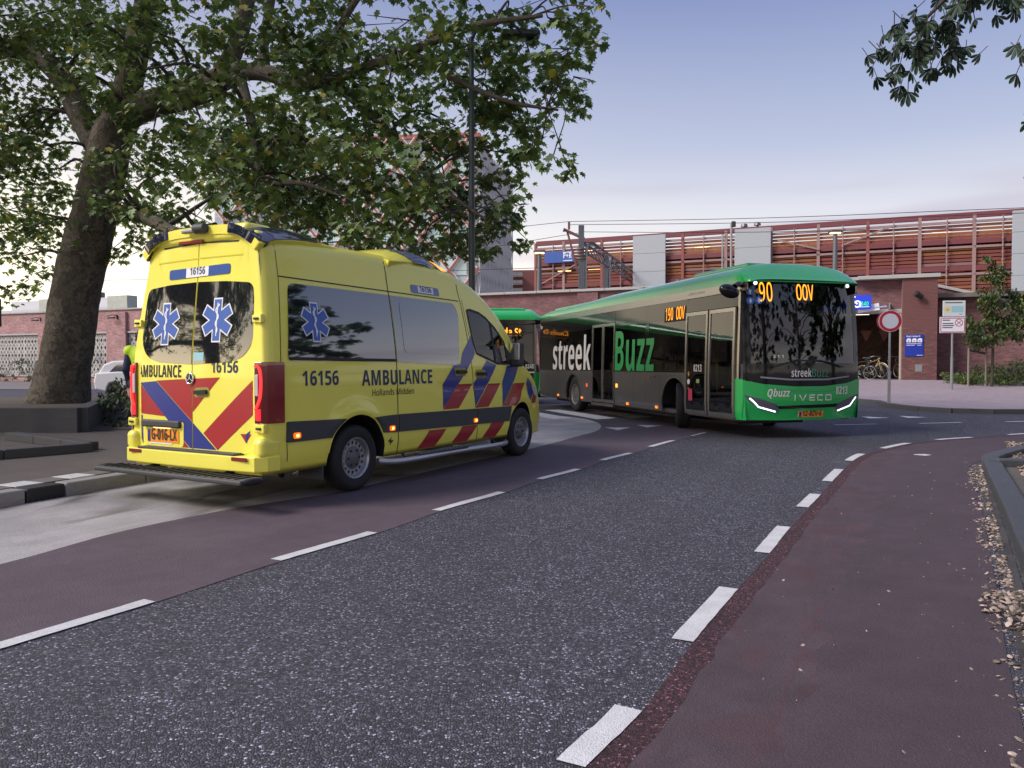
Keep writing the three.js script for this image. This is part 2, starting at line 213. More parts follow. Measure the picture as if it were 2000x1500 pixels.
// painted dashes: each one a part of the road
const wob = mulberry(77);
function dash(edge, s0, s1, w, side, name = 'dash_line') {
  const a = [], b = [], n = Math.max(3, Math.ceil((s1 - s0) / 0.08)); for (let i = 0; i <= n; i++) { const [x, z, tx, tz] = alongEdge(edge, lerp(s0, s1, i / n)), j = (wob() - 0.5) * 0.005, k = (wob() - 0.5) * 0.005, o0 = side < 0 ? -w : 0, o1 = side < 0 ? 0 : w; a.push([x - tz * (o0 + j), z + tx * (o0 + j)]); b.push([x - tz * (o1 + k), z + tx * (o1 + k)]); }
  return mesh(name, groundPoly([...a, ...b.reverse()], 0.008, 0), M.paint, road);
}
{
  const ends = [[-4.0, -0.6, -2.03, -4.34], [-1.59, -5.25, -1.06, -6.17], [-0.63, -7.1, -0.09, -8.03], [0.35, -8.96, 0.88, -9.83], [1.34, -10.82, 1.88, -11.7], [2.33, -12.57, 2.9, -13.57]];
  for (const [x0, z0, x1, z1] of ends) dash(leftEdge, sNear(leftEdge, x0, z0), sNear(leftEdge, x1, z1), 0.1, -1);
  dash(leftEdge, sNear(leftEdge, 3.4, -14.4), sNear(leftEdge, 3.9, -15.2), 0.05, -1, 'worn_dash_line');
  const er = [[-0.6, -0.8, -0.3, -1.4], [0.25, -2.55, 0.49, -2.93], [0.89, -3.72, 1.36, -4.59], [1.83, -5.44, 2.28, -6.28], [2.76, -7.15, 3.24, -8.0], [3.7, -8.84, 4.28, -9.87], [4.73, -10.65, 5.3, -11.5], [5.98, -12.26, 6.78, -13.05], [7.62, -13.67, 8.55, -14.14], [9.54, -14.65, 10.6, -15.15], [11.8, -15.6, 12.9, -15.9], [14.2, -16.2, 15.4, -16.5]];
  for (const [x0, z0, x1, z1] of er) dash(rightEdge, sNear(rightEdge, x0, z0), sNear(rightEdge, x1, z1), 0.11, -1);
  const quad = (name, pts) => mesh(name, groundPoly(pts, 0.008, 0), M.paint, road);
  // zebra crossing
  quad('zebra_stripe', [[0.95, -22.6], [1.42, -22.75], [2.62, -19.2], [2.08, -18.75]]); quad('zebra_stripe', [[2.0, -22.9], [2.5, -23.1], [3.62, -19.55], [3.02, -19.2]]);
  quad('zebra_stripe', [[0.0, -22.1], [0.45, -22.3], [1.5, -18.3], [1.0, -17.95]].map(([x, z]) => [x, z]).map(([x, z], i) => (i > 1 ? [x + 0.02, z - 0.9] : [x, z]))); quad('zebra_stripe', [[3.1, -23.3], [3.6, -23.5], [4.7, -20.1], [4.1, -19.8]]);
  // give-way triangles
  for (const t of [[[1.98, -16.35], [2.53, -16.35], [2.17, -15.68]], [[2.77, -17.02], [3.3, -16.88], [2.89, -16.4]], [[7.95, -19.62], [8.42, -19.1], [7.86, -18.9]], [[9.03, -19.82], [9.5, -19.3], [8.9, -19.08]], [[10.1, -20.02], [10.56, -19.5], [9.95, -19.28]], [[6.9, -19.4], [7.35, -18.9], [6.8, -18.7]]]) quad('give_way_triangle', t);
  quad('lane_line', [[7.18, -17.0], [8.26, -17.28], [8.24, -17.38], [7.15, -17.1]]); quad('lane_line', [[9.3, -17.43], [10.43, -17.74], [10.41, -17.84], [9.28, -17.53]]); quad('lane_line', [[11.6, -17.95], [12.8, -18.2], [12.78, -18.3], [11.58, -18.05]]);
  quad('paint_remnant', [[5.98, -11.42], [6.1, -11.3], [6.25, -11.4], [6.2, -11.52], [6.05, -11.5]]);
}
// bus platform behind the kerb, on the left
const kerbLine = spline2([[-7.4, -1.2], [-5.95, -4.6], [-4.98, -6.9], [-4.60, -7.8], [-4.2, -8.75], [-3.75, -9.75], [-3.15, -11.0], [-2.2, -12.1], [-1.1, -12.75], [-0.35, -13.3], [-0.3, -14.2], [-0.9, -15.3], [-2.3, -16.4], [-4.3, -17.4], [-7.6, -18.8]], 110);
const PLAT = 0.14;
struct('bus_platform', groundPoly([...shift(kerbLine, -0.22).map(([x, z]) => [x, z]), [-11, -21.5], [-60, -22.5], [-60, -1]], PLAT - 0.006, 0.6, patch(0.7, 1.25, 0.4, 0.12)), std({ color: rgb(0.17, 0.142, 0.125), map: rep(T.fine, 1 / 0.9), bumpMap: rep(T.fineBump, 1 / 0.5), bumpScale: 0.004, roughness: 0.88, vertexColors: true }));
{
  // kerb stones one by one along the line; one is an iron gully
  const kerbs = thing('kerb', 'pale stone kerb with iron gully along the bus stop platform', 'kerb'); kerbs.userData.kind = 'structure';
  let total = 0; for (let i = 1; i < kerbLine.length; i++) total += Math.hypot(kerbLine[i][0] - kerbLine[i - 1][0], kerbLine[i][1] - kerbLine[i - 1][1]);
  const sG = sNear(kerbLine, -4.72, -7.5); const lens = []; let s = sG - 4 * 1.0; while (s > 0.5) s -= 1.0; s = Math.max(s, 0.05);
  while (s < total - 1) { const gully = Math.abs(s - sG) < 0.12, L = gully ? 0.42 : (s < sG && s + 1.0 > sG - 0.05 ? sG - s : 1.0); lens.push([s, L, gully]); s += L; if (L < 0.02) break; }
  for (const [s0, L, gully] of lens) {
    const A = alongEdge(kerbLine, s0 + 0.006), B = alongEdge(kerbLine, s0 + L - 0.006), dx = B[0] - A[0], dz = B[1] - A[1], l = Math.hypot(dx, dz), g = rbox(l, 0.24, 0.2, 0.022, 0, 0, 0), ang = Math.atan2(-dz, dx);
    const m = mesh(gully ? 'gully' : 'kerb_stone', g, gully ? M.iron : M.kerb, kerbs); const nx = dz / l, nz = -dx / l; m.rotation.y = ang; m.position.set((A[0] + B[0]) / 2 + nx * 0.1, PLAT - 0.12 + (gully ? -0.002 : 0), (A[1] + B[1]) / 2 + nz * 0.1);
    if (gully) for (let k = 0; k < 6; k++) { const sl = mesh('grate_bar', box(0.028, 0.1, 0.03), M.iron, m); sl.position.set(-0.16 + k * 0.064, -0.045, 0.105); }
  }
  // white and grey marking tiles behind the kerb
  const strip = thing('tile_strip', 'row of white and grey paving tiles behind the bus stop kerb', 'paving'); strip.userData.kind = 'structure';
  const tileG = rbox(0.292, 0.05, 0.292, 0.006); const tr = mulberry(8);
  for (let k = 0; k < 44; k++) { const q = alongEdge(kerbLine, 1 + k * 0.3), nx = q[3], nz = -q[2], w = k % 2 === 0; const m = mesh('tile', tileG, w ? M.white : M.kerbDark, strip); m.position.set(q[0] + nx * 0.37, PLAT - 0.025 + 0.002 + tr() * 0.004, q[1] + nz * 0.37); m.rotation.y = Math.atan2(-q[3], q[2]); if (!w) m.material = M.paver ??= std({ color: rgb(0.2, 0.18, 0.165), map: rep(T.fine, 1.4), roughness: 0.85 }); }
}
// low dark edging blocks and the stone planter round the big tree
{
  const e = thing('edging', 'low dark concrete edging at the corner of an empty tree pit', 'edging', [0, PLAT - 0.01, 0]);
  const bl = (x0, z0, x1, z1, w, h) => { const l = Math.hypot(x1 - x0, z1 - z0), m = mesh('edging_block', rbox(l - 0.01, h, w, 0.015, 0, h / 2, 0), M.kerbDark, e); m.position.set((x0 + x1) / 2, 0, (z0 + z1) / 2); m.rotation.y = Math.atan2(-(z1 - z0), x1 - x0); };
  bl(-7.3, -9.0, -6.6, -9.9, 0.2, 0.13); bl(-6.6, -9.9, -5.92, -10.75, 0.2, 0.13); bl(-5.95, -10.85, -6.55, -11.3, 0.2, 0.13); bl(-6.55, -11.3, -7.3, -11.85, 0.2, 0.13); bl(-8.0, -8.1, -7.3, -9.0, 0.2, 0.13); bl(-7.3, -11.85, -8.1, -12.4, 0.2, 0.13);
  const p = thing('planter', 'dark stone planter wall around the foot of the large plane tree', 'planter', [0, PLAT - 0.02, 0]);
  const line = [[-15.6, -13.78], [-12.4, -13.78], [-9.9, -13.78], [-7.74, -13.78], [-8.6, -15.8], [-9.3, -17.6], [-10.2, -20.4]];
  for (let i = 0; i + 1 < line.length; i++) { const [x0, z0] = line[i], [x1, z1] = line[i + 1], l = Math.hypot(x1 - x0, z1 - z0), m = mesh('planter_block', rbox(l - 0.008, 0.46, 0.24, 0.012, 0, 0.23, 0), M.kerbDark, p); m.position.set((x0 + x1) / 2, 0, (z0 + z1) / 2); m.rotation.y = Math.atan2(-(z1 - z0), x1 - x0); }
  const soil = mesh('soil', groundPoly([[-15.6, -13.9], [-7.86, -13.9], [-8.72, -15.8], [-9.42, -17.6], [-10.3, -20.4], [-15.6, -20.4]], 0.36, 0.5, patch(0.6, 1.4, 0.3, 0.1)), std({ color: rgb(0.11, 0.085, 0.06), map: rep(T.fine, 1.1), roughness: 0.95, vertexColors: true }), p);
}
// right-hand verge: sunken gutter bricks, kerb beam and gravel bed
M.gutter = [0, 1, 2].map((k) => std({ color: rgb(0.085 + k * 0.02, 0.08 + k * 0.018, 0.082 + k * 0.018), map: rep(T.fine, 2.2), bumpMap: rep(T.fineBump, 2.2), bumpScale: 0.004, roughness: 0.8 }));
M.beam = std({ color: rgb(0.078, 0.085, 0.094), map: rep(T.fine, 1.2), bumpMap: rep(T.fineBump, 1.2), bumpScale: 0.002, roughness: 0.6 });
{
  const gut = thing('gutter', 'brick gutter between the red cycle lane and the gravel bed', 'gutter'); gut.userData.kind = 'structure';
  const foot = shift(kerbFoot, 0.035), r = mulberry(3); const bg = rbox(0.205, 0.07, 0.098, 0.008);
  const s0 = sNear(foot, 1.6, -2.2), s1 = sNear(foot, 6.4, -10.5); let k = 0;
  for (let s = s0; s < s1; s += 0.213) for (let row = 0; row < 2; row++) { const q = alongEdge(foot, s + (row ? 0.1 : 0)); const m = mesh('gutter_brick', bg, M.gutter[Math.floor(r() * 3)], gut); m.position.set(q[0] - q[3] * (0.06 + row * 0.105), -0.033 + r() * 0.006, q[1] + q[2] * (0.06 + row * 0.105)); m.rotation.y = Math.atan2(-q[3], q[2]) + (r() - 0.5) * 0.03; k++; }
  const kb = thing('gravel_bed_kerb', 'blue-grey concrete kerb beam bordering the gravel bed', 'kerb'); kb.userData.kind = 'structure';
  const beam = spline2([[1.55, -1.2], [2.35, -2.9], [3.55, -5.15], [4.13, -6.17], [4.82, -7.41], [5.98, -9.5], [6.22, -9.92]], 60), turn = spline2([[6.22, -9.95], [6.5, -10.4], [7.1, -11.0], [8.0, -11.75], [9.6, -12.3], [13, -13.0]], 40);
  const lay = (line, L, w, h, name) => { let tot = 0; for (let i = 1; i < line.length; i++) tot += Math.hypot(line[i][0] - line[i - 1][0], line[i][1] - line[i - 1][1]); for (let s = 0; s + 0.3 < tot; s += L) { const e = Math.min(L, tot - s), A = alongEdge(line, s + 0.004), B = alongEdge(line, s + e - 0.004), l = Math.hypot(B[0] - A[0], B[1] - A[1]), m = mesh(name, rbox(l, h, w, 0.018, 0, 0, 0), M.beam, kb); m.rotation.y = Math.atan2(-(B[1] - A[1]), B[0] - A[0]); m.position.set((A[0] + B[0]) / 2, 0.12 - h / 2, (A[1] + B[1]) / 2); } };
  lay(beam, 1.0, 0.2, 0.24, 'kerb_beam'); lay(turn, 0.5, 0.2, 0.24, 'kerb_beam');
  mesh('kerb_block', rbox(0.9, 0.26, 0.2, 0.02, 6.6, 0.02, -9.78), M.beam, kb);
  struct('verge', groundPoly([[1.62, -1.2], [2.42, -2.9], [3.62, -5.15], [4.2, -6.17], [4.9, -7.41], [6.06, -9.5], [6.6, -10.35], [7.2, -10.95], [8.1, -11.7], [9.7, -12.2], [13, -12.9], [60, -14.6], [60, 4], [1, 4]], 0.055, 0.5, patch(0.6, 1.4, 0.3, 0.1)), std({ color: rgb(0.12, 0.105, 0.09), map: rep(T.fine, 1.2), roughness: 0.95, vertexColors: true }));
  // pale chips: gravel in the bed, spilling into the gutter
  const chip = new THREE.DodecahedronGeometry(0.02, 0); chip.scale(1.2, 0.34, 0.85);
  const N = 19000, inst = new THREE.InstancedMesh(chip, std({ color: rgb(1, 1, 1), roughness: 0.9, vertexColors: false }), N), mt = new THREE.Matrix4(), q = new THREE.Quaternion(), eu = new THREE.Euler(), rr = mulberry(19), col = new THREE.Color(); let n = 0;
  const put = (x, y, z, s) => { if (n >= N) return; eu.set((rr() - 0.5) * 1.2, rr() * 6.3, (rr() - 0.5) * 1.2); q.setFromEuler(eu); mt.compose(V3(x, y, z), q, V3(s, s, s)); inst.setMatrixAt(n, mt); const t = rr(), a = rr(); a < 0.16 ? col.setRGB(0.05 + 0.05 * t, 0.04 + 0.035 * t, 0.03 + 0.02 * t) : col.setRGB(0.13 + 0.36 * t, 0.105 + 0.28 * t, 0.085 + 0.235 * t); inst.setColorAt(n, col); n++; };
  for (let i = 0; i < 9500; i++) { const z = -2.2 - rr() * 10.5, xl = 0.28 + (-z - 5.15) * 0.59 + 3.45, w = rr() ** 1.3 * 2.6; const dens = worldNoise(xl + w, z, 0.3); if (dens < 0.36) continue; put(xl + w, 0.058 + rr() * 0.02, z, 0.35 + rr() * 0.95); }
  for (let i = 0; i < 2300; i++) { const z = -2.0 - rr() * 8.3, x0 = 3.45 + (-z - 5.15) * 0.575 - 0.13; const c = worldNoise(x0 * 3, z * 3, 0.45); if (c < 0.42) continue; put(x0 + 0.02 - rr() ** 2.4 * 0.17, 0.0 + rr() * 0.012, z, 0.16 + rr() ** 2 * 0.8); }
  for (let i = 0; i < 800; i++) { const a = rr() * 6.28, d = Math.sqrt(rr()), x = 2.95 + Math.cos(a) * d * 0.42, z = -3.9 + Math.sin(a) * d * 0.62; put(x, 0.012 + (1 - d) * 0.06 + rr() * 0.015, z, 0.3 + rr() * 0.75); }
  for (let i = 0; i < 230; i++) { const z = -2.2 - rr() * 9, x0 = 2.9 + (-z - 4.61) * 0.575, off = rr() ** 3 * 1.6; put(x0 - 0.05 - off, 0.006, z, 0.1 + rr() ** 2 * 0.4); }
  inst.count = n; inst.name = 'gravel'; inst.castShadow = inst.receiveShadow = true; scene.add(inst); tag(inst, 'pale stone chips in the bed beside the cycle lane', 'gravel', null, 'stuff');
}
// paved square in front of the station, rising towards the wall, with its kerb
const wallT = Math.atan(0.4332), wallOrigin = V3(0, 0, -44.6), wallFront = (x, off = 0) => -44.6 + 0.4332 * x + off;
const squareY = (x, z) => { const d = clamp((z - wallFront(x)) / 14, 0, 1); return 0.12 + 0.5 * smooth(0.0, 1, 1 - d); };
{
  const edge = spline2([[6.2, -30.4], [12.4, -26.8], [11.9, -24.4], [11.75, -22.8], [11.95, -21.6], [12.7, -20.95], [14, -20.9], [18, -21.1], [60, -21.9]], 90);
  struct('square', groundPoly([...edge, [60, -17.6], [60, -18], [40, -26.5], [17.5, -36.6], [-4, -46], [-6, -34]].filter((p, i) => ![91, 92].includes(i)), (x, z) => squareY(x, z), 0.9, patch(0.82, 1.18, 0.35, 0.12)), std({ color: rgb(0.38, 0.31, 0.33), map: rep(T.fine, 1 / 1.1), bumpMap: rep(T.fineBump, 1 / 0.6), bumpScale: 0.005, roughness: 0.85, vertexColors: true }));
  const kb = thing('square_kerb', 'dark kerb around the corner of the station square', 'kerb'); kb.userData.kind = 'structure';
  const line = edge; let tot = 0; for (let i = 1; i < line.length; i++) tot += Math.hypot(line[i][0] - line[i - 1][0], line[i][1] - line[i - 1][1]);
  for (let s = 0; s + 1 < Math.min(tot, 34); s += 1) { const A = alongEdge(line, s + 0.004), B = alongEdge(line, s + 0.996), l = Math.hypot(B[0] - A[0], B[1] - A[1]), m = mesh('kerb_stone', M.farKerb ??= rbox(0.992, 0.26, 0.18, 0.02), M.kerbDark, kb); m.rotation.y = Math.atan2(-(B[1] - A[1]), B[0] - A[0]); m.position.set((A[0] + B[0]) / 2, 0.135 - 0.13, (A[1] + B[1]) / 2); }
}
// far side of the street on the left: pavement along the lattice wall
struct('far_pavement', groundPoly([[-60, -44.5], [-60, -80], [-30, -62], [-4, -50], [-4, -33.5], [-20, -40]], 0.02, 1.5, patch(0.8, 1.2, 0.5, 0.2)), std({ color: rgb(0.2, 0.18, 0.17), map: rep(T.fine, 1), roughness: 0.9, vertexColors: true }));
// ---------------------------------------------------------------- the station side: walls, bicycle store, railway, car park, offices
function metric(g) { g = g.index ? g.toNonIndexed() : g; const p = g.attributes.position, n = g.attributes.normal, uv = new Float32Array(p.count * 2); for (let i = 0; i < p.count; i++) { const ax = Math.abs(n.getX(i)), ay = Math.abs(n.getY(i)), az = Math.abs(n.getZ(i)); if (ay > ax && ay > az) uv.set([p.getX(i), p.getZ(i)], i * 2); else if (ax > az) uv.set([p.getZ(i), p.getY(i)], i * 2); else uv.set([p.getX(i), p.getY(i)], i * 2); } g.setAttribute('uv', new THREE.BufferAttribute(uv, 2)); return g; }
const mbox = (...a) => metric(box(...a));
{
  const r = mulberry(31), tone = Array.from({ length: 32 * 10 }, () => r()), f = fbm(52, 6, 4);
  const bricks = (u, v) => { const row = Math.floor(v * 32), x = u * 10 + (row % 2) * 0.5, col = Math.floor(x) % 10, fx = x - Math.floor(x), fy = v * 32 - row, joint = fx < 0.055 || fy < 0.2; return [joint, tone[row * 10 + col]]; };
  T.brick = tex(512, (u, v) => { const [j, t] = bricks(u, v), q = 0.75 + 0.5 * f(u, v), m = j ? 1.25 : (0.62 + 0.6 * t); return [m * q * 0.62, m * q * 0.62, m * q * 0.62]; });
  T.brickBump = tex(512, (u, v) => { const [j, t] = bricks(u, v), h = j ? 0 : 0.7 + 0.3 * t; return [h, h, h]; });
}
const brickMat = (c, o = {}) => std({ color: c, map: rep(T.brick, 1 / 2.2, 1 / 2.0), bumpMap: rep(T.brickBump, 1 / 2.2, 1 / 2.0), bumpScale: 0.006, roughness: 0.9, ...o });
M.brickPink = brickMat(rgb(0.58, 0.34, 0.34)); M.brickDark = brickMat(rgb(0.3, 0.15, 0.155));
M.stone = std({ color: rgb(0.5, 0.49, 0.47), map: rep(T.fine, 0.6), roughness: 0.85 });
M.lattice = std({ color: rgb(0.62, 0.61, 0.59), map: rep(T.fine, 0.8), roughness: 0.85 });
M.steel = std({ color: rgb(0.15, 0.16, 0.175), roughness: 0.45, metalness: 0.6 });
M.galv = std({ color: rgb(0.42, 0.44, 0.46), roughness: 0.4, metalness: 0.7, map: rep(T.fine, 2) });
const exW = V3(Math.cos(wallT), 0, Math.sin(wallT)), ezW = V3(-Math.sin(wallT), 0, Math.cos(wallT));
const atWall = (s, y, off = 0) => wallOrigin.clone().addScaledVector(exW, s).addScaledVector(ezW, off).setY(y);
const wallThing = (name, label, cat, s, off = 0, group) => { const p = atWall(s, 0, off); return thing(name, label, cat, [p.x, 0, p.z], -wallT, group); };
// --- lattice wall on the left
{
  const w = wallThing('station_wall', 'long pinkish brick wall with white lattice panels behind the street', 'wall', 0);
  const piers = [[-62, -57], [-48.6 - 8, -48.6 - 6.2], [-48.7, -46.8].map((x) => x - 0.0), [-40.8, -38.6], [-33.0, -31.0], [-25.0, -23.0], [-17.0, -15.0], [-9.2, -6]];
  mesh('upper_wall', mbox(56, 1.66, 0.5, -34, 4.55, -0.25), M.brickPink, w); mesh('base_wall', mbox(56, 0.4, 0.5, -34, 0.2, -0.25), M.brickPink, w); mesh('inner_wall', mbox(56, 4.4, 0.1, -34, 2.3, -1.9), M.brickPink, w); mesh('arcade_ceiling', mbox(56, 0.1, 1.4, -34, 4.0, -1.2), M.stone, w);
  piers.forEach(([a, b]) => mesh('pier', mbox(b - a, 3.32, 0.62, (a + b) / 2, 2.06, -0.25), M.brickPink, w));
  mesh('pier', mbox(2.0, 5.0, 0.3, -32.0, 2.7, 0.05), M.brickPink, w);
  for (let s = -62; s < -6.2; s += 2) mesh('coping_stone', rbox(1.985, 0.12, 0.74, 0.02, s + 1, 5.44, -0.25), M.stone, w);
  for (const c of [-48, -39.6, -32, -24]) mesh('pier_block', rbox(2.1, 0.95, 0.9, 0.03, c, 5.98, -0.4), std({ color: rgb(0.55, 0.58, 0.52), map: rep(T.fine, 0.5), roughness: 0.8 }), w);
  const H = 3.3, pitch = 0.4, rows = 6, strip = new THREE.Shape(), L = [], Rr = []; for (let k = 0; k <= rows * 4; k++) { const y = (k / (rows * 4)) * H, x = Math.cos((k / 4) * 2 * Math.PI) * 0.075 + (k % 2 ? 0 : 0); L.push([x - 0.055, y]); Rr.push([x + 0.055, y]); }
  const sg = [1, -1].map((d) => new THREE.ExtrudeGeometry(new THREE.Shape(P2([...L.map(([x, y]) => [x * d, y]), ...Rr.reverse().map(([x, y]) => [x * d, y])].map((p) => p))), { depth: 0.1, bevelEnabled: false })); Rr.reverse();
  for (let i = 2; i + 1 < piers.length - 1; i++) { const a = piers[i][1], b = piers[i + 1][0], n = Math.round((b - a) / (pitch / 2)), st = (b - a) / n; for (let k = 0; k <= n; k++) { const m = mesh('lattice_strip', sg[k % 2], M.lattice, w); m.position.set(a + k * st, 0.4, -0.2); } mesh('lattice_lintel', rbox(b - a + 0.1, 0.12, 0.3, 0.015, (a + b) / 2, 3.72, -0.08), M.stone, w); mesh('lattice_sill', rbox(b - a + 0.1, 0.1, 0.3, 0.015, (a + b) / 2, 0.42, -0.08), M.stone, w); }
  // small swan-neck wall lamps
  for (const [s, l] of [[-40.2, 'small dark wall lamp on the pinkish wall beside the tree trunk'], [-31.8, 'small dark wall lamp on the pinkish pier left of the ambulance']]) { const t = wallThing('wall_lamp', l, 'lamp', s, 0.2, 'wall lamps'); mesh('arm', tube([[0, 4.95, 0], [-0.1, 4.98, 0.3], [-0.35, 4.96, 0.4], [-0.6, 4.9, 0.4]], 0.03, 12, 6), M.iron, t); mesh('head', rbox(0.7, 0.12, 0.2, 0.05, -0.2, 4.78, 0.35), M.iron, t); mesh('bracket', rbox(0.12, 0.3, 0.08, 0.02, 0, 4.85, 0.04), M.iron, t); }
}
// --- plain brick wall in the middle and the bicycle store on the right
{
  const b = wallThing('bicycle_store', 'dark red brick building with a lit bicycle store entrance', 'building', 0);
  mesh('wall', mbox(22.3, 4.78, 0.5, 4.65, 2.99, -0.25), M.brickDark, b);           // s -6.5 .. 15.8
  mesh('pilaster', mbox(1.2, 4.78, 0.12, 4.6, 2.99, 0.06), M.brickDark, b);
  mesh('wall_above_door', mbox(4.4, 1.4, 0.5, 18.0, 4.68, -0.25), M.brickDark, b);
  mesh('lintel', rbox(4.5, 0.2, 0.6, 0.02, 17.95, 3.88, -0.2), M.stone, b);
  const mort = std({ color: rgb(0.36, 0.27, 0.26), map: rep(T.fine, 0.7), roughness: 0.95 });
  const pil = mesh('pillar', mbox(1.47, 4.84, 0.87, 20.91, 2.96, -0.04), mort, b);
  const r = mulberry(14), bg = [0.2, 0.095].map((l) => box(l, 0.049, 0.03)), bm = [0, 1, 2, 3].map((k) => std({ color: [rgb(0.235, 0.1, 0.098), rgb(0.2, 0.088, 0.09), rgb(0.265, 0.125, 0.115), rgb(0.19, 0.095, 0.1)][k], roughness: 0.9, map: rep(T.fine, 3) })); const rest = [];
  let count = 0; for (let row = 0; row < 77; row++) { const y = 0.59 + row * 0.0625, odd = row % 2; for (let k = 0; k < 8; k++) { let x0 = 20.175 + k * 0.21 - (odd ? 0.105 : 0), half = false; if (x0 < 20.17) { x0 = 20.175; half = true; } if (x0 + 0.2 > 21.645) { if (x0 + 0.095 > 21.645) continue; half = true; } const g = bg[half ? 1 : 0], l = half ? 0.095 : 0.2, z = 0.396 + 0.012 + r() * 0.004; if (count < 300) { const m = mesh('brick', g, bm[Math.floor(r() * 4)], pil); m.position.set(x0 + l / 2, y, z); count++; } else rest.push(g.clone().translate(x0 + l / 2, y, z)); } }
  tag(mesh('brickwork', merge(rest), bm[0], pil), null, null, null, 'stuff');
  for (let s = -6.4; s < 15.6; s += 2) mesh('coping_stone', rbox(1.985, 0.14, 0.8, 0.02, s + 1, 5.45, -0.2), M.stone, b);
  mesh('coping_stone', rbox(2.6, 0.16, 0.95, 0.02, 17.0, 5.46, -0.12), M.stone, b); mesh('coping_stone', rbox(3.5, 0.18, 1.0, 0.02, 20.0, 5.47, 0.05), M.stone, b);
  // set-back wall on the right with a falling coping
  const sh = new THREE.Shape(P2([[21.66, 0], [46, 0], [46, 2.6], [26.6, 3.75], [21.66, 5.1]])); const g = metric(new THREE.ExtrudeGeometry(sh, { depth: 0.4, bevelEnabled: false }).translate(0, 0, -1.6)); mesh('ramp_wall', g, M.brickDark, b);
  const cop = (x0, y0, x1, y1) => { const l = Math.hypot(x1 - x0, y1 - y0), m = mesh('ramp_coping', rbox(l, 0.14, 0.6, 0.02), M.stone, b); m.position.set((x0 + x1) / 2, (y0 + y1) / 2 + 0.05, -1.4); m.rotation.z = Math.atan2(y1 - y0, x1 - x0); };
  cop(21.68, 5.1, 24.1, 4.42); cop(24.13, 4.41, 26.6, 3.75); cop(26.6, 3.75, 32, 3.43);
  // inside of the store
  const inner = std({ color: rgb(0.26, 0.15, 0.13), map: rep(T.cloudy, 0.8), roughness: 0.85 }), floorM = std({ color: rgb(0.1, 0.085, 0.08), map: rep(T.fine, 1), roughness: 0.8 });
  mesh('store_floor', mbox(6.8, 0.1, 5.6, 17.4, 0.57, -3.3), floorM, b); mesh('store_back_wall', mbox(6.8, 3.6, 0.1, 17.4, 2.4, -6.05), inner, b); mesh('store_side_wall', mbox(0.1, 3.6, 5.5, 20.75, 2.4, -3.3), inner, b); mesh('store_side_wall', mbox(0.1, 3.6, 5.5, 14.05, 2.4, -3.3), inner, b); mesh('store_ceiling', mbox(6.8, 0.1, 5.6, 17.4, 4.05, -3.3), inner, b);
  const tri = new THREE.Shape(P2([[-0.28, 0.25], [0.28, 0.25], [0.05, -0.3], [-0.05, -0.3]])), tg = new THREE.ExtrudeGeometry(tri, { depth: 0.05, bevelEnabled: false }), tm = std({ color: rgb(0.5, 0.24, 0.2), roughness: 0.8 });
  for (let k = 0; k < 6; k++) { const m = mesh('wall_ornament', tg, tm, b); m.position.set(15.2 + k * 0.9, 2.95, -5.98); }
  mesh('door_trim', box(0.07, 3.2, 0.1, 20.13, 2.2, 0.02), std({ color: rgb(0.45, 0.4, 0.33), roughness: 0.6 }), b); mesh('vent_plate', rbox(0.3, 0.34, 0.03, 0.01, 20.9, 1.17, 0.425), M.galv, b);
  // tube light of the store
  const tl = wallThing('tube_light', 'lit white fluorescent tube under the bicycle store ceiling', 'light', 18.2, -0.9); mesh('fitting', rbox(1.3, 0.07, 0.16, 0.02, 0, 3.9, 0), M.white, tl); mesh('tube', new THREE.CylinderGeometry(0.03, 0.03, 1.2, 10).rotateZ(Math.PI / 2).translate(0, 3.82, 0.05), std({ color: rgb(0.9, 0.9, 0.85), emissive: rgb(1, 0.86, 0.68), emissiveIntensity: 4 }), tl);
  const ra = new THREE.RectAreaLight(new THREE.Color(1, 0.84, 0.66), 30, 1.2, 0.1); ra.position.set(0, 3.76, 0.05); ra.rotation.x = -Math.PI / 2; tl.add(ra);
  // spot on the pillar
  const sp = wallThing('wall_spotlight', 'black spotlight mounted on the brick pillar above the blue board', 'spotlight', 20.9, 0.42); mesh('bracket', rbox(0.1, 0.16, 0.12, 0.02, 0, 4.55, 0.05), M.iron, sp); const h = mesh('head', new THREE.CylinderGeometry(0.15, 0.12, 0.34, 14).rotateZ(1.0).rotateY(0.5), M.iron, sp); h.position.set(-0.05, 4.55, 0.24);
}
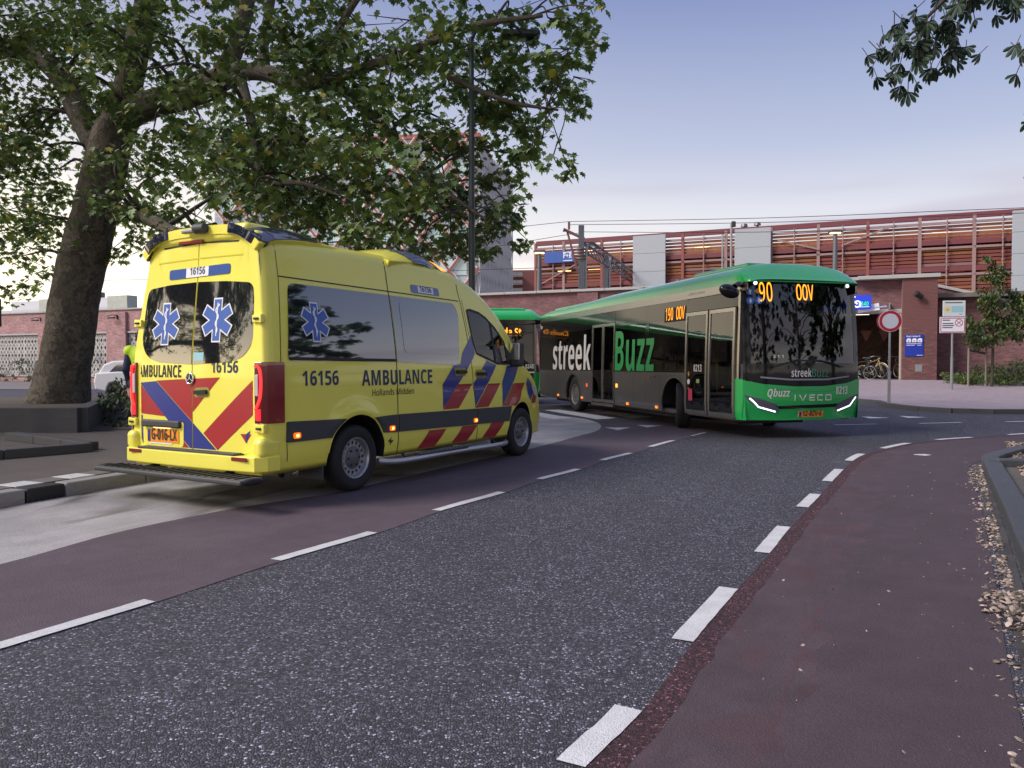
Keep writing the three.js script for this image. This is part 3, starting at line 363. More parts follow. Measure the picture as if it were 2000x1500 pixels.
// --- signs on the store
M.signBlue = std({ color: rgb(0.008, 0.03, 0.32), roughness: 0.35 }); M.signWhite = std({ color: rgb(0.75, 0.76, 0.78), roughness: 0.4 }); M.ink = std({ color: rgb(0.02, 0.022, 0.03), roughness: 0.5 });
{
  const lit = std({ color: rgb(0.01, 0.035, 0.4), emissive: rgb(0.004, 0.03, 0.5), emissiveIntensity: 0.5, roughness: 0.3 }), litW = std({ color: rgb(0.8, 0.8, 0.8), emissive: rgb(0.8, 0.85, 1), emissiveIntensity: 0.7 }), green = std({ color: rgb(0, 0.2, 0.02), emissive: rgb(0.02, 1, 0.08), emissiveIntensity: 1.1 });
  const s = wallThing('parking_count_sign', 'lit blue bicycle sign with green number above the store entrance', 'sign', 17.75, 0.6);
  mesh('housing', rbox(2.2, 0.66, 0.16, 0.02, 0, 4.31, 0), lit, s); mesh('arm', box(0.08, 0.1, 0.6, 0, 4.5, -0.35), M.iron, s);
  const S = (a, b) => V3(a, b, 0.082); const ring = new THREE.Shape(); ring.absarc(0.5, 4.22, 0.17, 0, Math.PI * 2); const hole = new THREE.Path(); hole.absarc(0.5, 4.22, 0.11, 0, Math.PI * 2); ring.holes.push(hole);
  mesh('pictogram', merge([panel(ring, S, 0.003, 0), ribbon([[0.2, 4.5], [0.5, 4.22]], 0.06, S, 0.003), ribbon([[0.28, 4.56], [0.42, 4.56]], 0.05, S, 0.003)]), litW, s);
  mesh('bracket_line', ribbon([[0.58, 4.36], [0.58, 4.08], [1.02, 4.08]], 0.018, S, 0.003), litW, s); mesh('count_number', lettering('340', 0.66, 0.98, 4.13, 0.14, S, 0.003, 1, fontMono), green, s);
  const w = wallThing('direction_sign', 'small white sign beside the blue sign above the entrance', 'sign', 19.22, 0.5); const pw = mesh('plate', rbox(0.95, 0.34, 0.04, 0.01, 0, 4.06, 0), M.signWhite, w); pw.rotation.z = 0.12; pw.position.y = 0; mesh('bracket', box(0.06, 0.3, 0.5, 0.42, 4.1, -0.26), M.galv, w);
  mesh('print', ribbon([[-0.3, 4.03], [0.3, 4.1]], 0.07, (a, b) => V3(a, b, 0.023), 0.002), std({ color: rgb(0.35, 0.4, 0.6) }), w);
  const bd = wallThing('info_board', 'dark blue information board with three white pictograms on the brick pillar', 'sign', 20.7, 0.44); mesh('plate', rbox(0.78, 1.02, 0.04, 0.012, 0, 2.22, 0), M.signBlue, bd); const S2 = (a, b) => V3(a, b, 0.022);
  mesh('heading', lettering('Start reizen', -0.33, 0.16, 2.62, 0.055, S2, 0.002), M.signWhite, bd); mesh('parking_letter', lettering('P', 0.2, 0.24, 2.62, 0.055, S2, 0.002), M.signWhite, bd);
  for (let k = 0; k < 3; k++) { const x = -0.33 + k * 0.23; const pg = mesh('pictogram', panel(rounded([[x, 2.38], [x + 0.19, 2.38], [x + 0.19, 2.56, 0.06], [x + 0.05, 2.56], [x, 2.5]], 0.01), S2, 0.002, 0), M.signWhite, bd); mesh('symbol', panel(rectShape(x + 0.05, 2.42, x + 0.13, 2.46), S2, 0.004, 0), M.signBlue, pg); }
  for (const [x0, x1, y] of [[-0.33, 0.3, 2.31], [-0.33, 0.02, 2.24], [0.12, 0.3, 2.24], [0.1, 0.36, 1.77]]) mesh('text_line', ribbon([[x0, y], [x1, y]], 0.022, S2, 0.002), M.signWhite, bd);
}
// --- railway on its embankment behind the wall
{
  const p = atWall(0, 0, 0), e = tag(mesh('railway_embankment', merge([mbox(120, 4.7, 15, -8, 2.3, -14), mbox(64, 0.2, 6, -36, 4.6, -3.5), mbox(68, 0.2, 6, 28, 4.6, -3.5)]), std({ color: rgb(0.2, 0.18, 0.17), map: rep(T.fine, 0.8), roughness: 0.95 })), null, null, null, 'structure'); e.position.copy(p); e.rotation.y = -wallT;
  const mk = (name, label, s, off) => wallThing(name, label, 'mast', s, off, 'catenary masts');
  const near = atWall(0, 0, 0); const g = thing('catenary_portal', 'grey steel catenary portal with lattice beam over the railway tracks', 'catenary mast', [4.4, 4.66, -49]);
  const L = (x, y, z) => [x - 4.4, y - 4.66, z + 49];
  mesh('mast', merge([bar(L(4.4, 4.66, -49), L(4.4, 10.15, -49), 0.34, 0.3)]), M.steel, g); mesh('mast', merge([bar(L(6.75, 4.66, -55.5), L(6.75, 9.2, -55.5), 0.34, 0.3)]), M.steel, g);
  mesh('bent_pipe', tube([L(4.72, 4.7, -49.2), L(4.72, 8.3, -49.2), L(4.85, 9.0, -49.3), L(5.15, 9.15, -49.8), L(5.7, 9.15, -51.5)], 0.09, 24, 8), M.galv, g); mesh('bent_pipe', tube([L(7.05, 4.7, -55.7), L(7.05, 8.3, -55.7), L(7.15, 9.0, -55.9), L(7.4, 9.15, -56.4)], 0.09, 24, 8), M.galv, g);
  const A = [4.85, 9.12, -49.2], B = [13.2, 9.12, -75], pt = (t, dx, dy) => L(lerp(A[0], B[0], t) + dx, lerp(A[1], B[1], t) + dy, lerp(A[2], B[2], t));
  for (const [dx, dy] of [[-0.3, 0], [0.3, 0], [0, -0.75]]) mesh('chord', rod(pt(0, dx, dy), pt(1, dx, dy), 0.07), M.steel, g);
  for (let k = 0; k < 22; k++) { const t0 = k / 22, t1 = (k + 1) / 22; mesh('brace', rod(pt(t0, -0.3, 0), pt((t0 + t1) / 2, 0, -0.75), 0.035, 6), M.steel, g); mesh('brace', rod(pt((t0 + t1) / 2, 0, -0.75), pt(t1, 0.3, 0), 0.035, 6), M.steel, g); mesh('rung', rod(pt(t0, -0.3, 0), pt(t0, 0.3, 0), 0.035, 6), M.steel, g); }
  mesh('mast', bar(L(13.2, 4.66, -75), L(13.2, 9.2, -75), 0.34, 0.3), M.steel, g);
  mesh('cantilever', merge([bar(L(3.3, 9.9, -49), L(4.6, 9.3, -49), 0.16, 0.16), bar(L(3.5, 9.8, -49), L(4.2, 7.2, -49), 0.12, 0.12), bar(L(3.3, 9.85, -49.3), L(3.3, 9.85, -48.5), 0.1, 0.1), bar(L(3.62, 9.9, -49), L(3.62, 10.4, -49), 0.14, 0.14)]), std({ color: rgb(0.2, 0.09, 0.085), roughness: 0.7 }), g);
  mesh('insulator', merge([0, 1, 2, 3].map((k) => cyl(0.3, 0.3, 0.09, 0, 3.4 + k * 0.2, 0, 12))), std({ color: rgb(0.16, 0.1, 0.1), roughness: 0.4 }), g);
  // overhead wires
  const wire = (pts, label, r = 0.018) => tag(mesh('overhead_wire', tube(pts, r, 40, 5), M.iron), label, 'wire', 'overhead wires');
  wire([[-22, 11.1, -58], [-6, 10.2, -53], [3.62, 10.4, -49]], 'overhead wire sloping up to the portal from behind the tree'); wire([[3.62, 10.4, -49], [14.3, 9.5, -43], [24.7, 8.85, -37], [36, 8.2, -31]], 'topmost overhead wire crossing above the car park'); wire([[3.62, 10.2, -49], [14.3, 9.25, -43], [24.7, 8.6, -37], [36, 7.9, -31]], 'second overhead wire just below the topmost one above the car park'); wire([[4.4, 9.75, -49], [12.2, 9.2, -46], [24, 8.4, -40]], 'lower overhead wire starting at the mast insulator');
  wire([[-22, 9.3, -58.5], [-6, 8.9, -53.5], [4.4, 9.7, -49]], 'lower overhead wire running left from the mast'); wire([[-40, 8.4, -66], [-16, 7.9, -57], [2, 7.6, -50]], 'low overhead wire in front of the pale lattice facade');
  // platform lamps with lit heads
  for (const [x, z, top, label] of [[1.85, -52, 8.95, 'lit platform lamp left of the blue P+R sign'], [20.95, -50, 9.95, 'lit platform lamp in front of the car park slats']]) {
    const t = thing('platform_lamp', label, 'lamp', [x, 4.66, z], 0, 'platform lamps'); mesh('pole', cyl(0.2, 0.13, top - 4.7, 0, (top - 4.7) / 2, 0, 12), M.steel, t); mesh('head', rbox(0.8, 0.16, 0.5, 0.06, 0, top - 4.66, 0), M.steel, t); mesh('lamp_lens', rbox(0.62, 0.06, 0.36, 0.02, 0, top - 4.77, 0), std({ color: rgb(1, 0.8, 0.5), emissive: rgb(1, 0.62, 0.25), emissiveIntensity: 3 }), t);
    const pl = new THREE.PointLight(new THREE.Color(1, 0.7, 0.36), 12); pl.position.set(0, top - 4.66 - 0.22, 0); pl.castShadow = true; t.add(pl);
  }
  const cm = wallThing('camera_post', 'thin grey camera post in front of the pale car park panel', 'post', 12.1, -1.5); mesh('pole', cyl(0.07, 0.06, 4.2, 0, 6.8, 0, 10), M.galv, cm); mesh('camera', rbox(0.22, 0.3, 0.22, 0.05, 0.12, 8.8, 0.05), M.iron, cm); mesh('pole', cyl(0.05, 0.05, 3.6, -0.45, 6.5, 0, 10), M.galv, cm);
}
// --- open car park clad in red-brown slats
{
  const c = wallThing('car_park', 'multi-storey car park clad in maroon horizontal slats', 'building', 0, -22);
  const maroon = std({ color: rgb(0.16, 0.04, 0.05), roughness: 0.6 }), maroon2 = std({ color: rgb(0.245, 0.075, 0.065), roughness: 0.65 }), brown = std({ color: rgb(0.31, 0.125, 0.06), roughness: 0.7 }), rose = std({ color: rgb(0.29, 0.19, 0.185), roughness: 0.6 }), pale = std({ color: rgb(0.36, 0.39, 0.43), roughness: 0.55 }), lampM = std({ color: rgb(1, 0.75, 0.4), emissive: rgb(1, 0.55, 0.16), emissiveIntensity: 3.2 });
  const posts = [-7.2]; for (let s = -4.6; s < 46; s += 3.4) posts.push(s);
  const inner = std({ color: rgb(0.55, 0.28, 0.17), roughness: 0.85, map: rep(T.cloudy, 0.3) });
  mesh('core_wall', mbox(54, 11.9, 0.3, 19.7, 5.95, -9), inner, c); mesh('end_wall', mbox(0.3, 11.2, 9, -7.2, 5.6, -4.6), brown, c);
  for (const y of [4.4, 6.3, 8.2, 10.1]) mesh('deck', mbox(54, 0.25, 8.7, 19.7, y, -4.6), inner, c);
  const r = mulberry(5), slatG = new Map(), slat = (l, h, d) => { const k = l.toFixed(2) + h + d; if (!slatG.has(k)) slatG.set(k, box(l - 0.03, h, d)); return slatG.get(k); };
  const skip = (s) => (s > 1.4 && s < 4.4) || (s > 9.6 && s < 12.5) || s > 28.1;
  for (let i = 0; i + 1 < posts.length; i++) {
    const a = posts[i], b = posts[i + 1], l = b - a, x = (a + b) / 2; if (a > 33) break;
    mesh('post', box(0.22, 11.9, 0.22, a, 5.95, 0.12), r() < 0.5 ? rose : maroon2, c); mesh('rod', merge([cyl(0.045, 0.045, 7.6, a + 1.7, 7.9, 0.34, 6), ...Array.from({ length: 14 }, (_, k) => cyl(0.09, 0.09, 0.08, a + 1.7, 4.6 + k * 0.5, 0.34, 6))]), rose, c);
    for (const y of [4.35, 6.25, 8.15, 10.05, 11.82]) { const m = mesh('deck_beam', slat(l, y > 11 ? 0.28 : 0.36, 0.3), maroon, c); m.position.set(x, y, 0.05); const p2 = mesh('rail_beam', slat(l, 0.16, 0.14), rose, c); p2.position.set(x, y - 0.42, 0.16); }
    for (const y0 of [4.35, 6.25, 8.15, 10.05]) for (let k = 0; k < 5; k++) { const m = mesh('slat', slat(l, 0.19, 0.06), [maroon2, brown, maroon2, brown, rose][Math.floor(r() * 4.4)], c); m.position.set(x, y0 + 0.32 + k * 0.262, 0.0 + r() * 0.06); m.rotation.x = 0.25; }
    if (!skip(x)) for (const y of [6.1, 8.0, 9.9, 11.55]) if (r() < 0.85) { const m = mesh('tube_light', box(1.2, 0.05, 0.1), lampM, c); m.position.set(x + (r() - 0.5) * 1.5, y - 0.22 - r() * 0.15, -1.0 - r() * 2.5); }
  }
  mesh('parapet', box(54, 0.3, 0.3, 19.7, 11.98, -0.35), maroon, c);
  for (const [a, b] of [[1.6, 4.29], [9.72, 12.41], [28.2, 33]]) for (let k = 0; k < 8; k++) mesh('pale_panel', rbox(b - a, 1.47, 0.16, 0.015, (a + b) / 2, 0.75 + k * 1.485, 0.55), pale, c);
  mesh('diagonal_brace', bar([17.4, 10.2, 0.3], [20.8, 11.4, 0.3], 0.12, 0.1), rose, c); mesh('diagonal_brace', bar([12.9, 10.9, 0.3], [15.9, 10.0, 0.3], 0.12, 0.1), rose, c); mesh('diagonal_brace', bar([-6.9, 8.2, 0.3], [-3.4, 9.9, 0.3], 0.1, 0.1), rose, c);
  for (const [s, y] of [[10.3, 12.2], [11.3, 12.25]]) { mesh('roof_vent', merge([cyl(0.1, 0.1, 0.35, s, y - 0.1, -0.6, 8), cyl(0.28, 0.22, 0.22, s, y + 0.15, -0.6, 10)]), M.steel, c); }
  const sg = wallThing('parking_sign', 'blue P+R sign on the corner of the car park', 'sign', -4.9, -21.55); mesh('plate', rbox(2.65, 0.98, 0.1, 0.02, 0, 10.56, 0), std({ color: rgb(0.03, 0.09, 0.36), roughness: 0.4 }), sg); const S = (a, b) => V3(a, b, 0.052);
  mesh('lettering', lettering('P+R', 0.38, 1.14, 10.42, 0.34, S, 0.004), M.signWhite, sg); mesh('line', ribbon([[0.36, 10.93], [1.2, 10.93]], 0.07, S, 0.004), M.signWhite, sg); mesh('line', ribbon([[0.36, 10.22], [1.2, 10.22]], 0.07, S, 0.004), M.signWhite, sg); mesh('bracket', box(0.3, 0.3, 0.5, 0, 10.5, -0.28), M.steel, sg);
}
// --- office with red diamond bracing, seen through the tree
{
  const x0 = -36, z0 = -93.2, x1 = -3.9, z1 = -90, L = Math.hypot(x1 - x0, z1 - z0), o = thing('office_building', 'tall glass office with red and white diamond bracing behind the tree', 'building', [x0, 0, z0], -Math.atan2(z1 - z0, x1 - x0)), Ht = 27.8;
  const glass = phys({ color: rgb(0.52, 0.68, 0.68), roughness: 0.25, clearcoat: 0.4 }), pane = phys({ color: rgb(0.36, 0.42, 0.48), roughness: 0.12, clearcoat: 0.6 }), grey = std({ color: rgb(0.4, 0.42, 0.46), roughness: 0.6 }), red = std({ color: rgb(0.36, 0.12, 0.10), roughness: 0.6 }), wh = std({ color: rgb(0.75, 0.73, 0.72), roughness: 0.6 });
  mesh('wall', mbox(L, Ht, 14, L / 2, Ht / 2, -7.2), std({ color: rgb(0.55, 0.57, 0.6), roughness: 0.6 }), o); mesh('roof_edge', mbox(L + 0.4, 0.5, 14.4, L / 2, Ht + 0.2, -7.1), red, o);
  const gp = box(1.55, 1.9, 0.08), wp = box(1.5, 1.35, 0.06), n = Math.floor(L / 1.62); for (let f = 0; f < 7; f++) for (let k = 0; k < n; k++) { if (f < 1) continue; const g = mesh('glass_panel', gp, glass, o); g.position.set(0.9 + k * 1.62, 1.2 + f * 3.85, -0.12); const w = mesh('window', wp, pane, o); w.position.set(0.9 + k * 1.62, 3.0 + f * 3.85, -0.1); }
  const pw = 3.2, ph = 4.1; for (let d = -1; d <= 1; d += 2) for (let k = -7; k < L / pw + 7; k++) { let a = [k * pw, 0], b = [k * pw + d * (Ht / ph) * pw, Ht]; const cut = (p, q, X) => { const t = (X - p[0]) / (q[0] - p[0]); return [X, lerp(p[1], q[1], t)]; }; if (Math.max(a[0], b[0]) < 0 || Math.min(a[0], b[0]) > L) continue; if (a[0] < 0) a = cut(a, b, 0); if (b[0] < 0) b = cut(a, b, 0); if (a[0] > L) a = cut(a, b, L); if (b[0] > L) b = cut(a, b, L); if (Math.hypot(b[0] - a[0], b[1] - a[1]) < 0.6) continue; const m = mesh('diagonal_brace', bar([a[0], a[1], 0.22], [b[0], b[1], 0.22], 0.22, 0.12 + (d > 0 ? 0.01 : 0)), red, o); mesh('white_edge', bar([a[0], a[1], 0.1], [b[0], b[1], 0.1], 0.52, 0.1 + (d > 0 ? 0.01 : 0)), wh, m); }
  const w = thing('screen_facade', 'pale facade of thin wavy vertical louvres beside the lamp post', 'building', [-3.7, 0, -90], -Math.atan2(-14, 3.9)); const Lw = 14.6;
  mesh('wall', mbox(Lw, 26.5, 0.4, Lw / 2, 13.25, -0.6), std({ color: rgb(0.3, 0.3, 0.31), roughness: 0.8 }), w); const r = mulberry(9), wm = std({ color: rgb(0.62, 0.6, 0.59), roughness: 0.6 });
  for (let k = 0; k < 46; k++) { const pts = []; for (let j = 0; j <= 14; j++) pts.push([k * 0.318 + 0.15 + (j % 2 ? 0.13 : -0.13) * (k % 2 ? 1 : -1) * (0.7 + r() * 0.6), j * 1.9, -0.1]); const m = mesh('louvre', merge(pts.slice(1).map((p, i) => bar(pts[i], p, 0.11, 0.08))), wm, w); }
  const f = thing('brick_flat', 'small far brick block with balconies left of the car park', 'building', [1.2, 0, -112], -0.1), bm = std({ color: rgb(0.3, 0.12, 0.1), roughness: 0.9 }); mesh('wall', mbox(4.6, 15, 6, 0.6, 7.5, -3), bm, f); for (let k = 0; k < 5; k++) mesh('balcony', merge([mbox(2.2, 0.12, 1, -0.7, 9.4 + k * 1.15, 0.4), mbox(2.2, 0.5, 0.06, -0.7, 9.75 + k * 1.15, 0.9)]), M.stone, f);
}
// --- low grey-roofed hall behind the lattice wall
{
  const h = thing('grey_hall', 'low pale grey roofed hall behind the pink wall at the left edge', 'building', [-47, 0, -78], -wallT); mesh('wall', mbox(18, 6.4, 8, 0, 3.2, -4), std({ color: rgb(0.4, 0.41, 0.44), roughness: 0.7 }), h); mesh('roof', merge([mbox(18.6, 0.5, 9, 0, 6.65, -4), mbox(17, 1.3, 0.2, 0, 7.4, -2)]), std({ color: rgb(0.5, 0.51, 0.54), roughness: 0.6 }), h); mesh('roof_unit', rbox(2.6, 1.0, 1.6, 0.1, 2.2, 8.3, -3), M.steel, h);
}
// ---------------------------------------------------------------- the ambulance (x forward from the rear axle, y up, z to its right)
M.rubber = std({ color: rgb(0.018, 0.018, 0.02), roughness: 0.75, map: rep(T.fine, 3) });
M.plastic = std({ color: rgb(0.045, 0.048, 0.052), roughness: 0.55 });
M.seal = std({ color: rgb(0.012, 0.012, 0.014), roughness: 0.6 });
M.glassBlack = phys({ color: rgb(0.012, 0.013, 0.016), roughness: 0.035, clearcoat: 1, clearcoatRoughness: 0.02, ior: 2.3 });
M.rimGrey = std({ color: rgb(0.36, 0.37, 0.39), roughness: 0.4, metalness: 0.75 });
M.amber = std({ color: rgb(1, 0.35, 0.05), emissive: rgb(1, 0.26, 0.02), emissiveIntensity: 1.8, roughness: 0.3 });
M.chrome = std({ color: rgb(0.7, 0.7, 0.72), roughness: 0.15, metalness: 1 });
function wheelParts(parent, R0, w, rimR, holes, rimMat = M.rimGrey) {
  const g = part('wheel', parent);
  const k = w / 2, prof = [[rimR - 0.012, -k * 0.75], [rimR + 0.01, -k * 0.9], [(rimR + R0) / 2, -k], [R0 - 0.03, -k * 0.93], [R0 - 0.004, -k * 0.7], [R0, -k * 0.35], [R0, -0.012], [R0 - 0.008, -0.008], [R0 - 0.008, 0.008], [R0, 0.012], [R0, k * 0.35], [R0 - 0.004, k * 0.7], [R0 - 0.03, k * 0.93], [(rimR + R0) / 2, k], [rimR + 0.01, k * 0.9], [rimR - 0.012, k * 0.75]];
  mesh('tyre', new THREE.LatheGeometry(P2(prof), 48).rotateX(Math.PI / 2), M.rubber, g);
  const rp = [[rimR + 0.004, k * 0.88], [rimR - 0.008, k * 0.9], [rimR - 0.018, k * 0.7], [rimR - 0.03, k * 0.2], [rimR - 0.035, -k * 0.8]]; const rim = mesh('rim', new THREE.LatheGeometry(P2(rp), 40).rotateX(Math.PI / 2), rimMat, g);
  const disc = new THREE.Shape(); disc.absarc(0, 0, rimR - 0.022, 0, Math.PI * 2); const hr = (rimR - 0.02) * Math.PI / holes * 0.52, hp = rimR - 0.03 - hr * 1.25; for (let i = 0; i < holes; i++) { const a = (i / holes) * Math.PI * 2, p = new THREE.Path(); p.absellipse(Math.cos(a) * hp, Math.sin(a) * hp, hr * 1.15, hr * 0.92, 0, Math.PI * 2, false, a); disc.holes.push(p); }
  const dg = new THREE.ExtrudeGeometry(disc, { depth: 0.012, bevelEnabled: true, bevelSize: 0.003, bevelThickness: 0.003, bevelSegments: 1, curveSegments: 10 }); dg.translate(0, 0, k * 0.35); mesh('disc', dg, rimMat, rim);
  mesh('back', new THREE.CircleGeometry(rimR - 0.03, 30).translate(0, 0, -k * 0.1), M.seal, rim);
  const cap = [[0.001, k * 0.72], [0.05, k * 0.71], [0.062, k * 0.62], [rimR * 0.48, k * 0.58], [rimR * 0.56, k * 0.5], [rimR * 0.58, k * 0.36]]; mesh('hub', new THREE.LatheGeometry(P2(cap), 32).rotateX(Math.PI / 2), M.hubGrey ??= std({ color: rgb(0.12, 0.125, 0.135), roughness: 0.5, metalness: 0.3 }), g);
  for (let i = 0; i < 6; i++) { const a = i / 6 * Math.PI * 2; mesh('wheel_nut', cyl(0.012, 0.012, 0.02, 0, 0, 0, 6).rotateX(Math.PI / 2).translate(Math.cos(a) * rimR * 0.4, Math.sin(a) * rimR * 0.4, k * 0.6), M.seal, g); }
  return g;
}
{
  const a = thing('ambulance', 'bright yellow ambulance van with red and blue stripes', 'ambulance', [-2.508, 0.002, -8.66], Math.PI / 2 - 0.51561);
  const yellow = phys({ color: rgb(0.85, 0.78, 0.10), roughness: 0.34, clearcoat: 0.8, clearcoatRoughness: 0.06 }), red = phys({ color: rgb(0.36, 0.012, 0.02), roughness: 0.38, clearcoat: 0.6, clearcoatRoughness: 0.1 }), blue = phys({ color: rgb(0.012, 0.028, 0.22), roughness: 0.38, clearcoat: 0.6, clearcoatRoughness: 0.1 }), lensDark = phys({ color: rgb(0.006, 0.009, 0.032), roughness: 0.06, clearcoat: 1 }), inkBlue = std({ color: rgb(0.018, 0.03, 0.10), roughness: 0.45 });
  const rearLean = (h) => 0.10 * smooth(1.2, 2.6, h), fade = (u) => 1 - smooth(-1.27, -0.6, u);
  const flare = (u, h) => { let s = 0; for (const c of [0, 3.665]) { const d = Math.hypot(u - c, h - 0.36); if (h > 0.6) s += 0.028 * Math.exp(-(((d - 0.5) / 0.07) ** 2)) * smooth(0.62, 0.8, h); } return s; };
  const Wd = (u, h) => { let p = 0.965 + 0.035 * smooth(0.3, 0.5, h); if (h > 1.2) p -= 0.19 * Math.min(1.2, (h - 1.2) / 1.3) ** 1.4; let f = 1 - 0.26 * (Math.max(0, u - 3.0) / 1.68) ** 2.2; if (u < -1.17) f -= 0.06 * ((-1.17 - u) / 0.1) ** 2; return p * f + flare(u, h) + 0.006 * (smooth(2.36, 2.38, h) - smooth(2.38, 2.5, h)) - 0.008 * Math.exp(-(((h - 1.06) / 0.05) ** 2)) * smooth(1.4, 1.6, u) * (1 - smooth(3.2, 3.6, u)); };
  const SR = (u, h) => V3(u + rearLean(h) * fade(u), h, Wd(u, h)), SL = (u, h) => V3(u + rearLean(h) * fade(u), h, -Wd(u, h)), SB = (v, h) => V3(-1.272 + rearLean(h) + 0.05 * Math.abs(v) ** 4, h, v);
  const rl = [[-1.27, 2.56], [-1.1, 2.6], [0, 2.63], [1.5, 2.63], [2.1, 2.57], [2.5, 2.46], [2.8, 2.30], [3.1, 2.08], [3.4, 1.77], [3.72, 1.42], [4.0, 1.3], [4.3, 1.14], [4.5, 0.97], [4.62, 0.77], [4.68, 0.52]];
  const roofAt = (u) => { let k = 0; while (k < rl.length - 2 && u > rl[k + 1][0]) k++; const t = clamp((u - rl[k][0]) / (rl[k + 1][0] - rl[k][0])); return lerp(rl[k][1], rl[k + 1][1], t); }, rad = (u) => lerp(lerp(0.17, 0.13, smooth(2, 3.3, u)), 0.06, smooth(3.5, 4.6, u));
  // the shell: rings along the length, then wheel wells and the cab's window opening cut out of it
  {
    const us = []; for (let u = -1.27; u < 4.68; u += u < -1.1 || u > 4.3 ? 0.025 : 0.07) us.push(u); us.push(4.68);
    const ring = (u) => { const Rt = roofAt(u), r = Math.min(rad(u), (Rt - 0.34) * 0.4), y0 = u > 4.2 ? 0.28 : 0.32, half = []; for (let i = 0; i <= 34; i++) { const h = lerp(y0, Rt - r, i / 34), p = SR(u, h); half.push([p.x, h, p.z]); } const w = Wd(u, Rt - r), x = u + rearLean(Rt) * fade(u), in_ = r * 1.15; for (let i = 1; i <= 6; i++) { const t = i / 6 * Math.PI / 2; half.push([x, Rt - r + Math.sin(t) * r, w - (1 - Math.cos(t)) * in_]); } for (let i = 1; i <= 4; i++) half.push([x, Rt + 0.035 * (1 - (1 - i / 4) ** 2), (w - in_) * (1 - i / 4)]); return [...half, ...half.slice(0, -1).reverse().map(([X, Y, Z]) => [X, Y, -Z])]; };
    const pos = [], idx = [], rings = us.map(ring), m = rings[0].length; rings.forEach((r) => r.forEach((p) => pos.push(...p)));
    for (let i = 0; i + 1 < us.length; i++) for (let j = 0; j < m; j++) { const A = i * m + j, B = i * m + (j + 1) % m, C = A + m, D = B + m; idx.push(A, C, B, B, C, D); }
    const cap = (i, flip) => { const c = rings[i].reduce((s, p) => [s[0] + p[0] / m, s[1] + p[1] / m, 0], [0, 0, 0]), k = pos.length / 3; pos.push(...c); for (let j = 0; j < m; j++) { const A = i * m + j, B = i * m + (j + 1) % m; flip ? idx.push(k, B, A) : idx.push(k, A, B); } }; cap(0, false); cap(us.length - 1, true);
    let g = new THREE.BufferGeometry(); g.setAttribute('position', new THREE.Float32BufferAttribute(pos, 3)); g.setIndex(idx); g.computeVertexNormals();
    const test = g.attributes.normal; let s = 0; for (let i = 0; i < test.count; i++) s += test.getY(i) * (g.attributes.position.getY(i) - 1.4); if (s < 0) { const ix = g.index.array; for (let i = 0; i < ix.length; i += 3) { const q = ix[i]; ix[i] = ix[i + 1]; ix[i + 1] = q; } g.computeVertexNormals(); }
    g.setAttribute('uv', new THREE.BufferAttribute(new Float32Array(pos.length / 3 * 2), 2));
    const ev = new Evaluator(); ev.useGroups = true; ev.attributes = ['position', 'normal', 'uv']; let body = new Brush(g, yellow); body.updateMatrixWorld();
    const cutters = []; for (const c of [0, 3.665]) for (const sd of [1, -1]) cutters.push(new THREE.CylinderGeometry(c ? 0.43 : 0.455, c ? 0.43 : 0.455, 0.62, 40).rotateX(Math.PI / 2).translate(c, 0.37, sd * 0.87));
    const cw = [[2.29, 2.06], [2.37, 2.07], [2.58, 2.04], [2.74, 1.98], [2.95, 1.85], [3.15, 1.66], [3.24, 1.45], [3.22, 1.36], [2.92, 1.38], [2.67, 1.44], [2.4, 1.51], [2.34, 1.66]];
    cutters.push(new THREE.ExtrudeGeometry(new THREE.Shape(P2(cw)), { depth: 2.4, bevelEnabled: false }).translate(0, 0, -1.2));
    for (const c of cutters) { const b = new Brush(c, M.seal); b.updateMatrixWorld(); body = ev.evaluate(body, b, SUBTRACTION); body.updateMatrixWorld(); }
    const bm = mesh('body', body.geometry, body.material, a);
  }
  const P = (name, shape, S, mat, off = 0.003, parent = a, sign = S === SL ? -1 : 1, edge = 0.1) => mesh(name, panel(shape, S, off, edge, sign), mat, parent);
  const both = [[SR, 1], [SL, -1]];
  const arc = (c, r, a0, a1, n = 16) => Array.from({ length: n + 1 }, (_, i) => { const t = lerp(a0, a1, i / n); return [c + Math.cos(t) * r, 0.37 + Math.sin(t) * r]; });
  for (const [S, sg] of both) {
    // side glass, black strips painted as shade in the door gaps, doors
    const w1 = mesh('side_window', panel(rounded([[-0.99, 1.39, 0.06], [0.655, 1.385], [0.655, 2.145], [-0.92, 2.145, 0.1]]), S, 0.006, 0.1, sg), M.glassBlack, a); mesh('window_rail', ribbon([[-0.98, 1.41], [0.65, 1.4]], 0.03, S, 0.012, false, sg), M.seal, w1);
    const w2 = mesh('side_window', panel(rounded([[0.685, 1.38], [1.95, 1.345, 0.12], [2.06, 2.0, 0.1], [2.0, 2.14, 0.12], [0.685, 2.145]]), S, 0.006, 0.1, sg), M.glassBlack, a); mesh('inner_pane', panel(rounded([[0.83, 1.49], [1.95, 1.47], [1.99, 2.07], [0.83, 2.08]], 0.07), S, 0.009, 0.12, sg), M.glassBlack, w2);
    mesh('door_gap_shade', ribbon([[0.67, 2.53], [0.67, 1.38], [0.68, 0.8], [0.69, 0.34]], 0.014, S, 0.002, false, sg), M.seal, a); mesh('door_gap_shade', ribbon([[2.11, 2.45], [2.16, 2.15], [2.24, 1.5], [2.28, 1.11], [2.36, 0.7], [2.4, 0.33]], 0.012, S, 0.002, false, sg), M.seal, a); mesh('door_gap_shade', ribbon([[2.2, 2.2], [2.24, 1.85], [2.29, 1.6]], 0.008, S, 0.002, false, sg), M.seal, a); mesh('door_gap_shade', ribbon([[3.34, 1.29], [3.35, 1.08], [3.29, 0.76], [3.29, 0.31]], 0.012, S, 0.002, false, sg), M.seal, a);
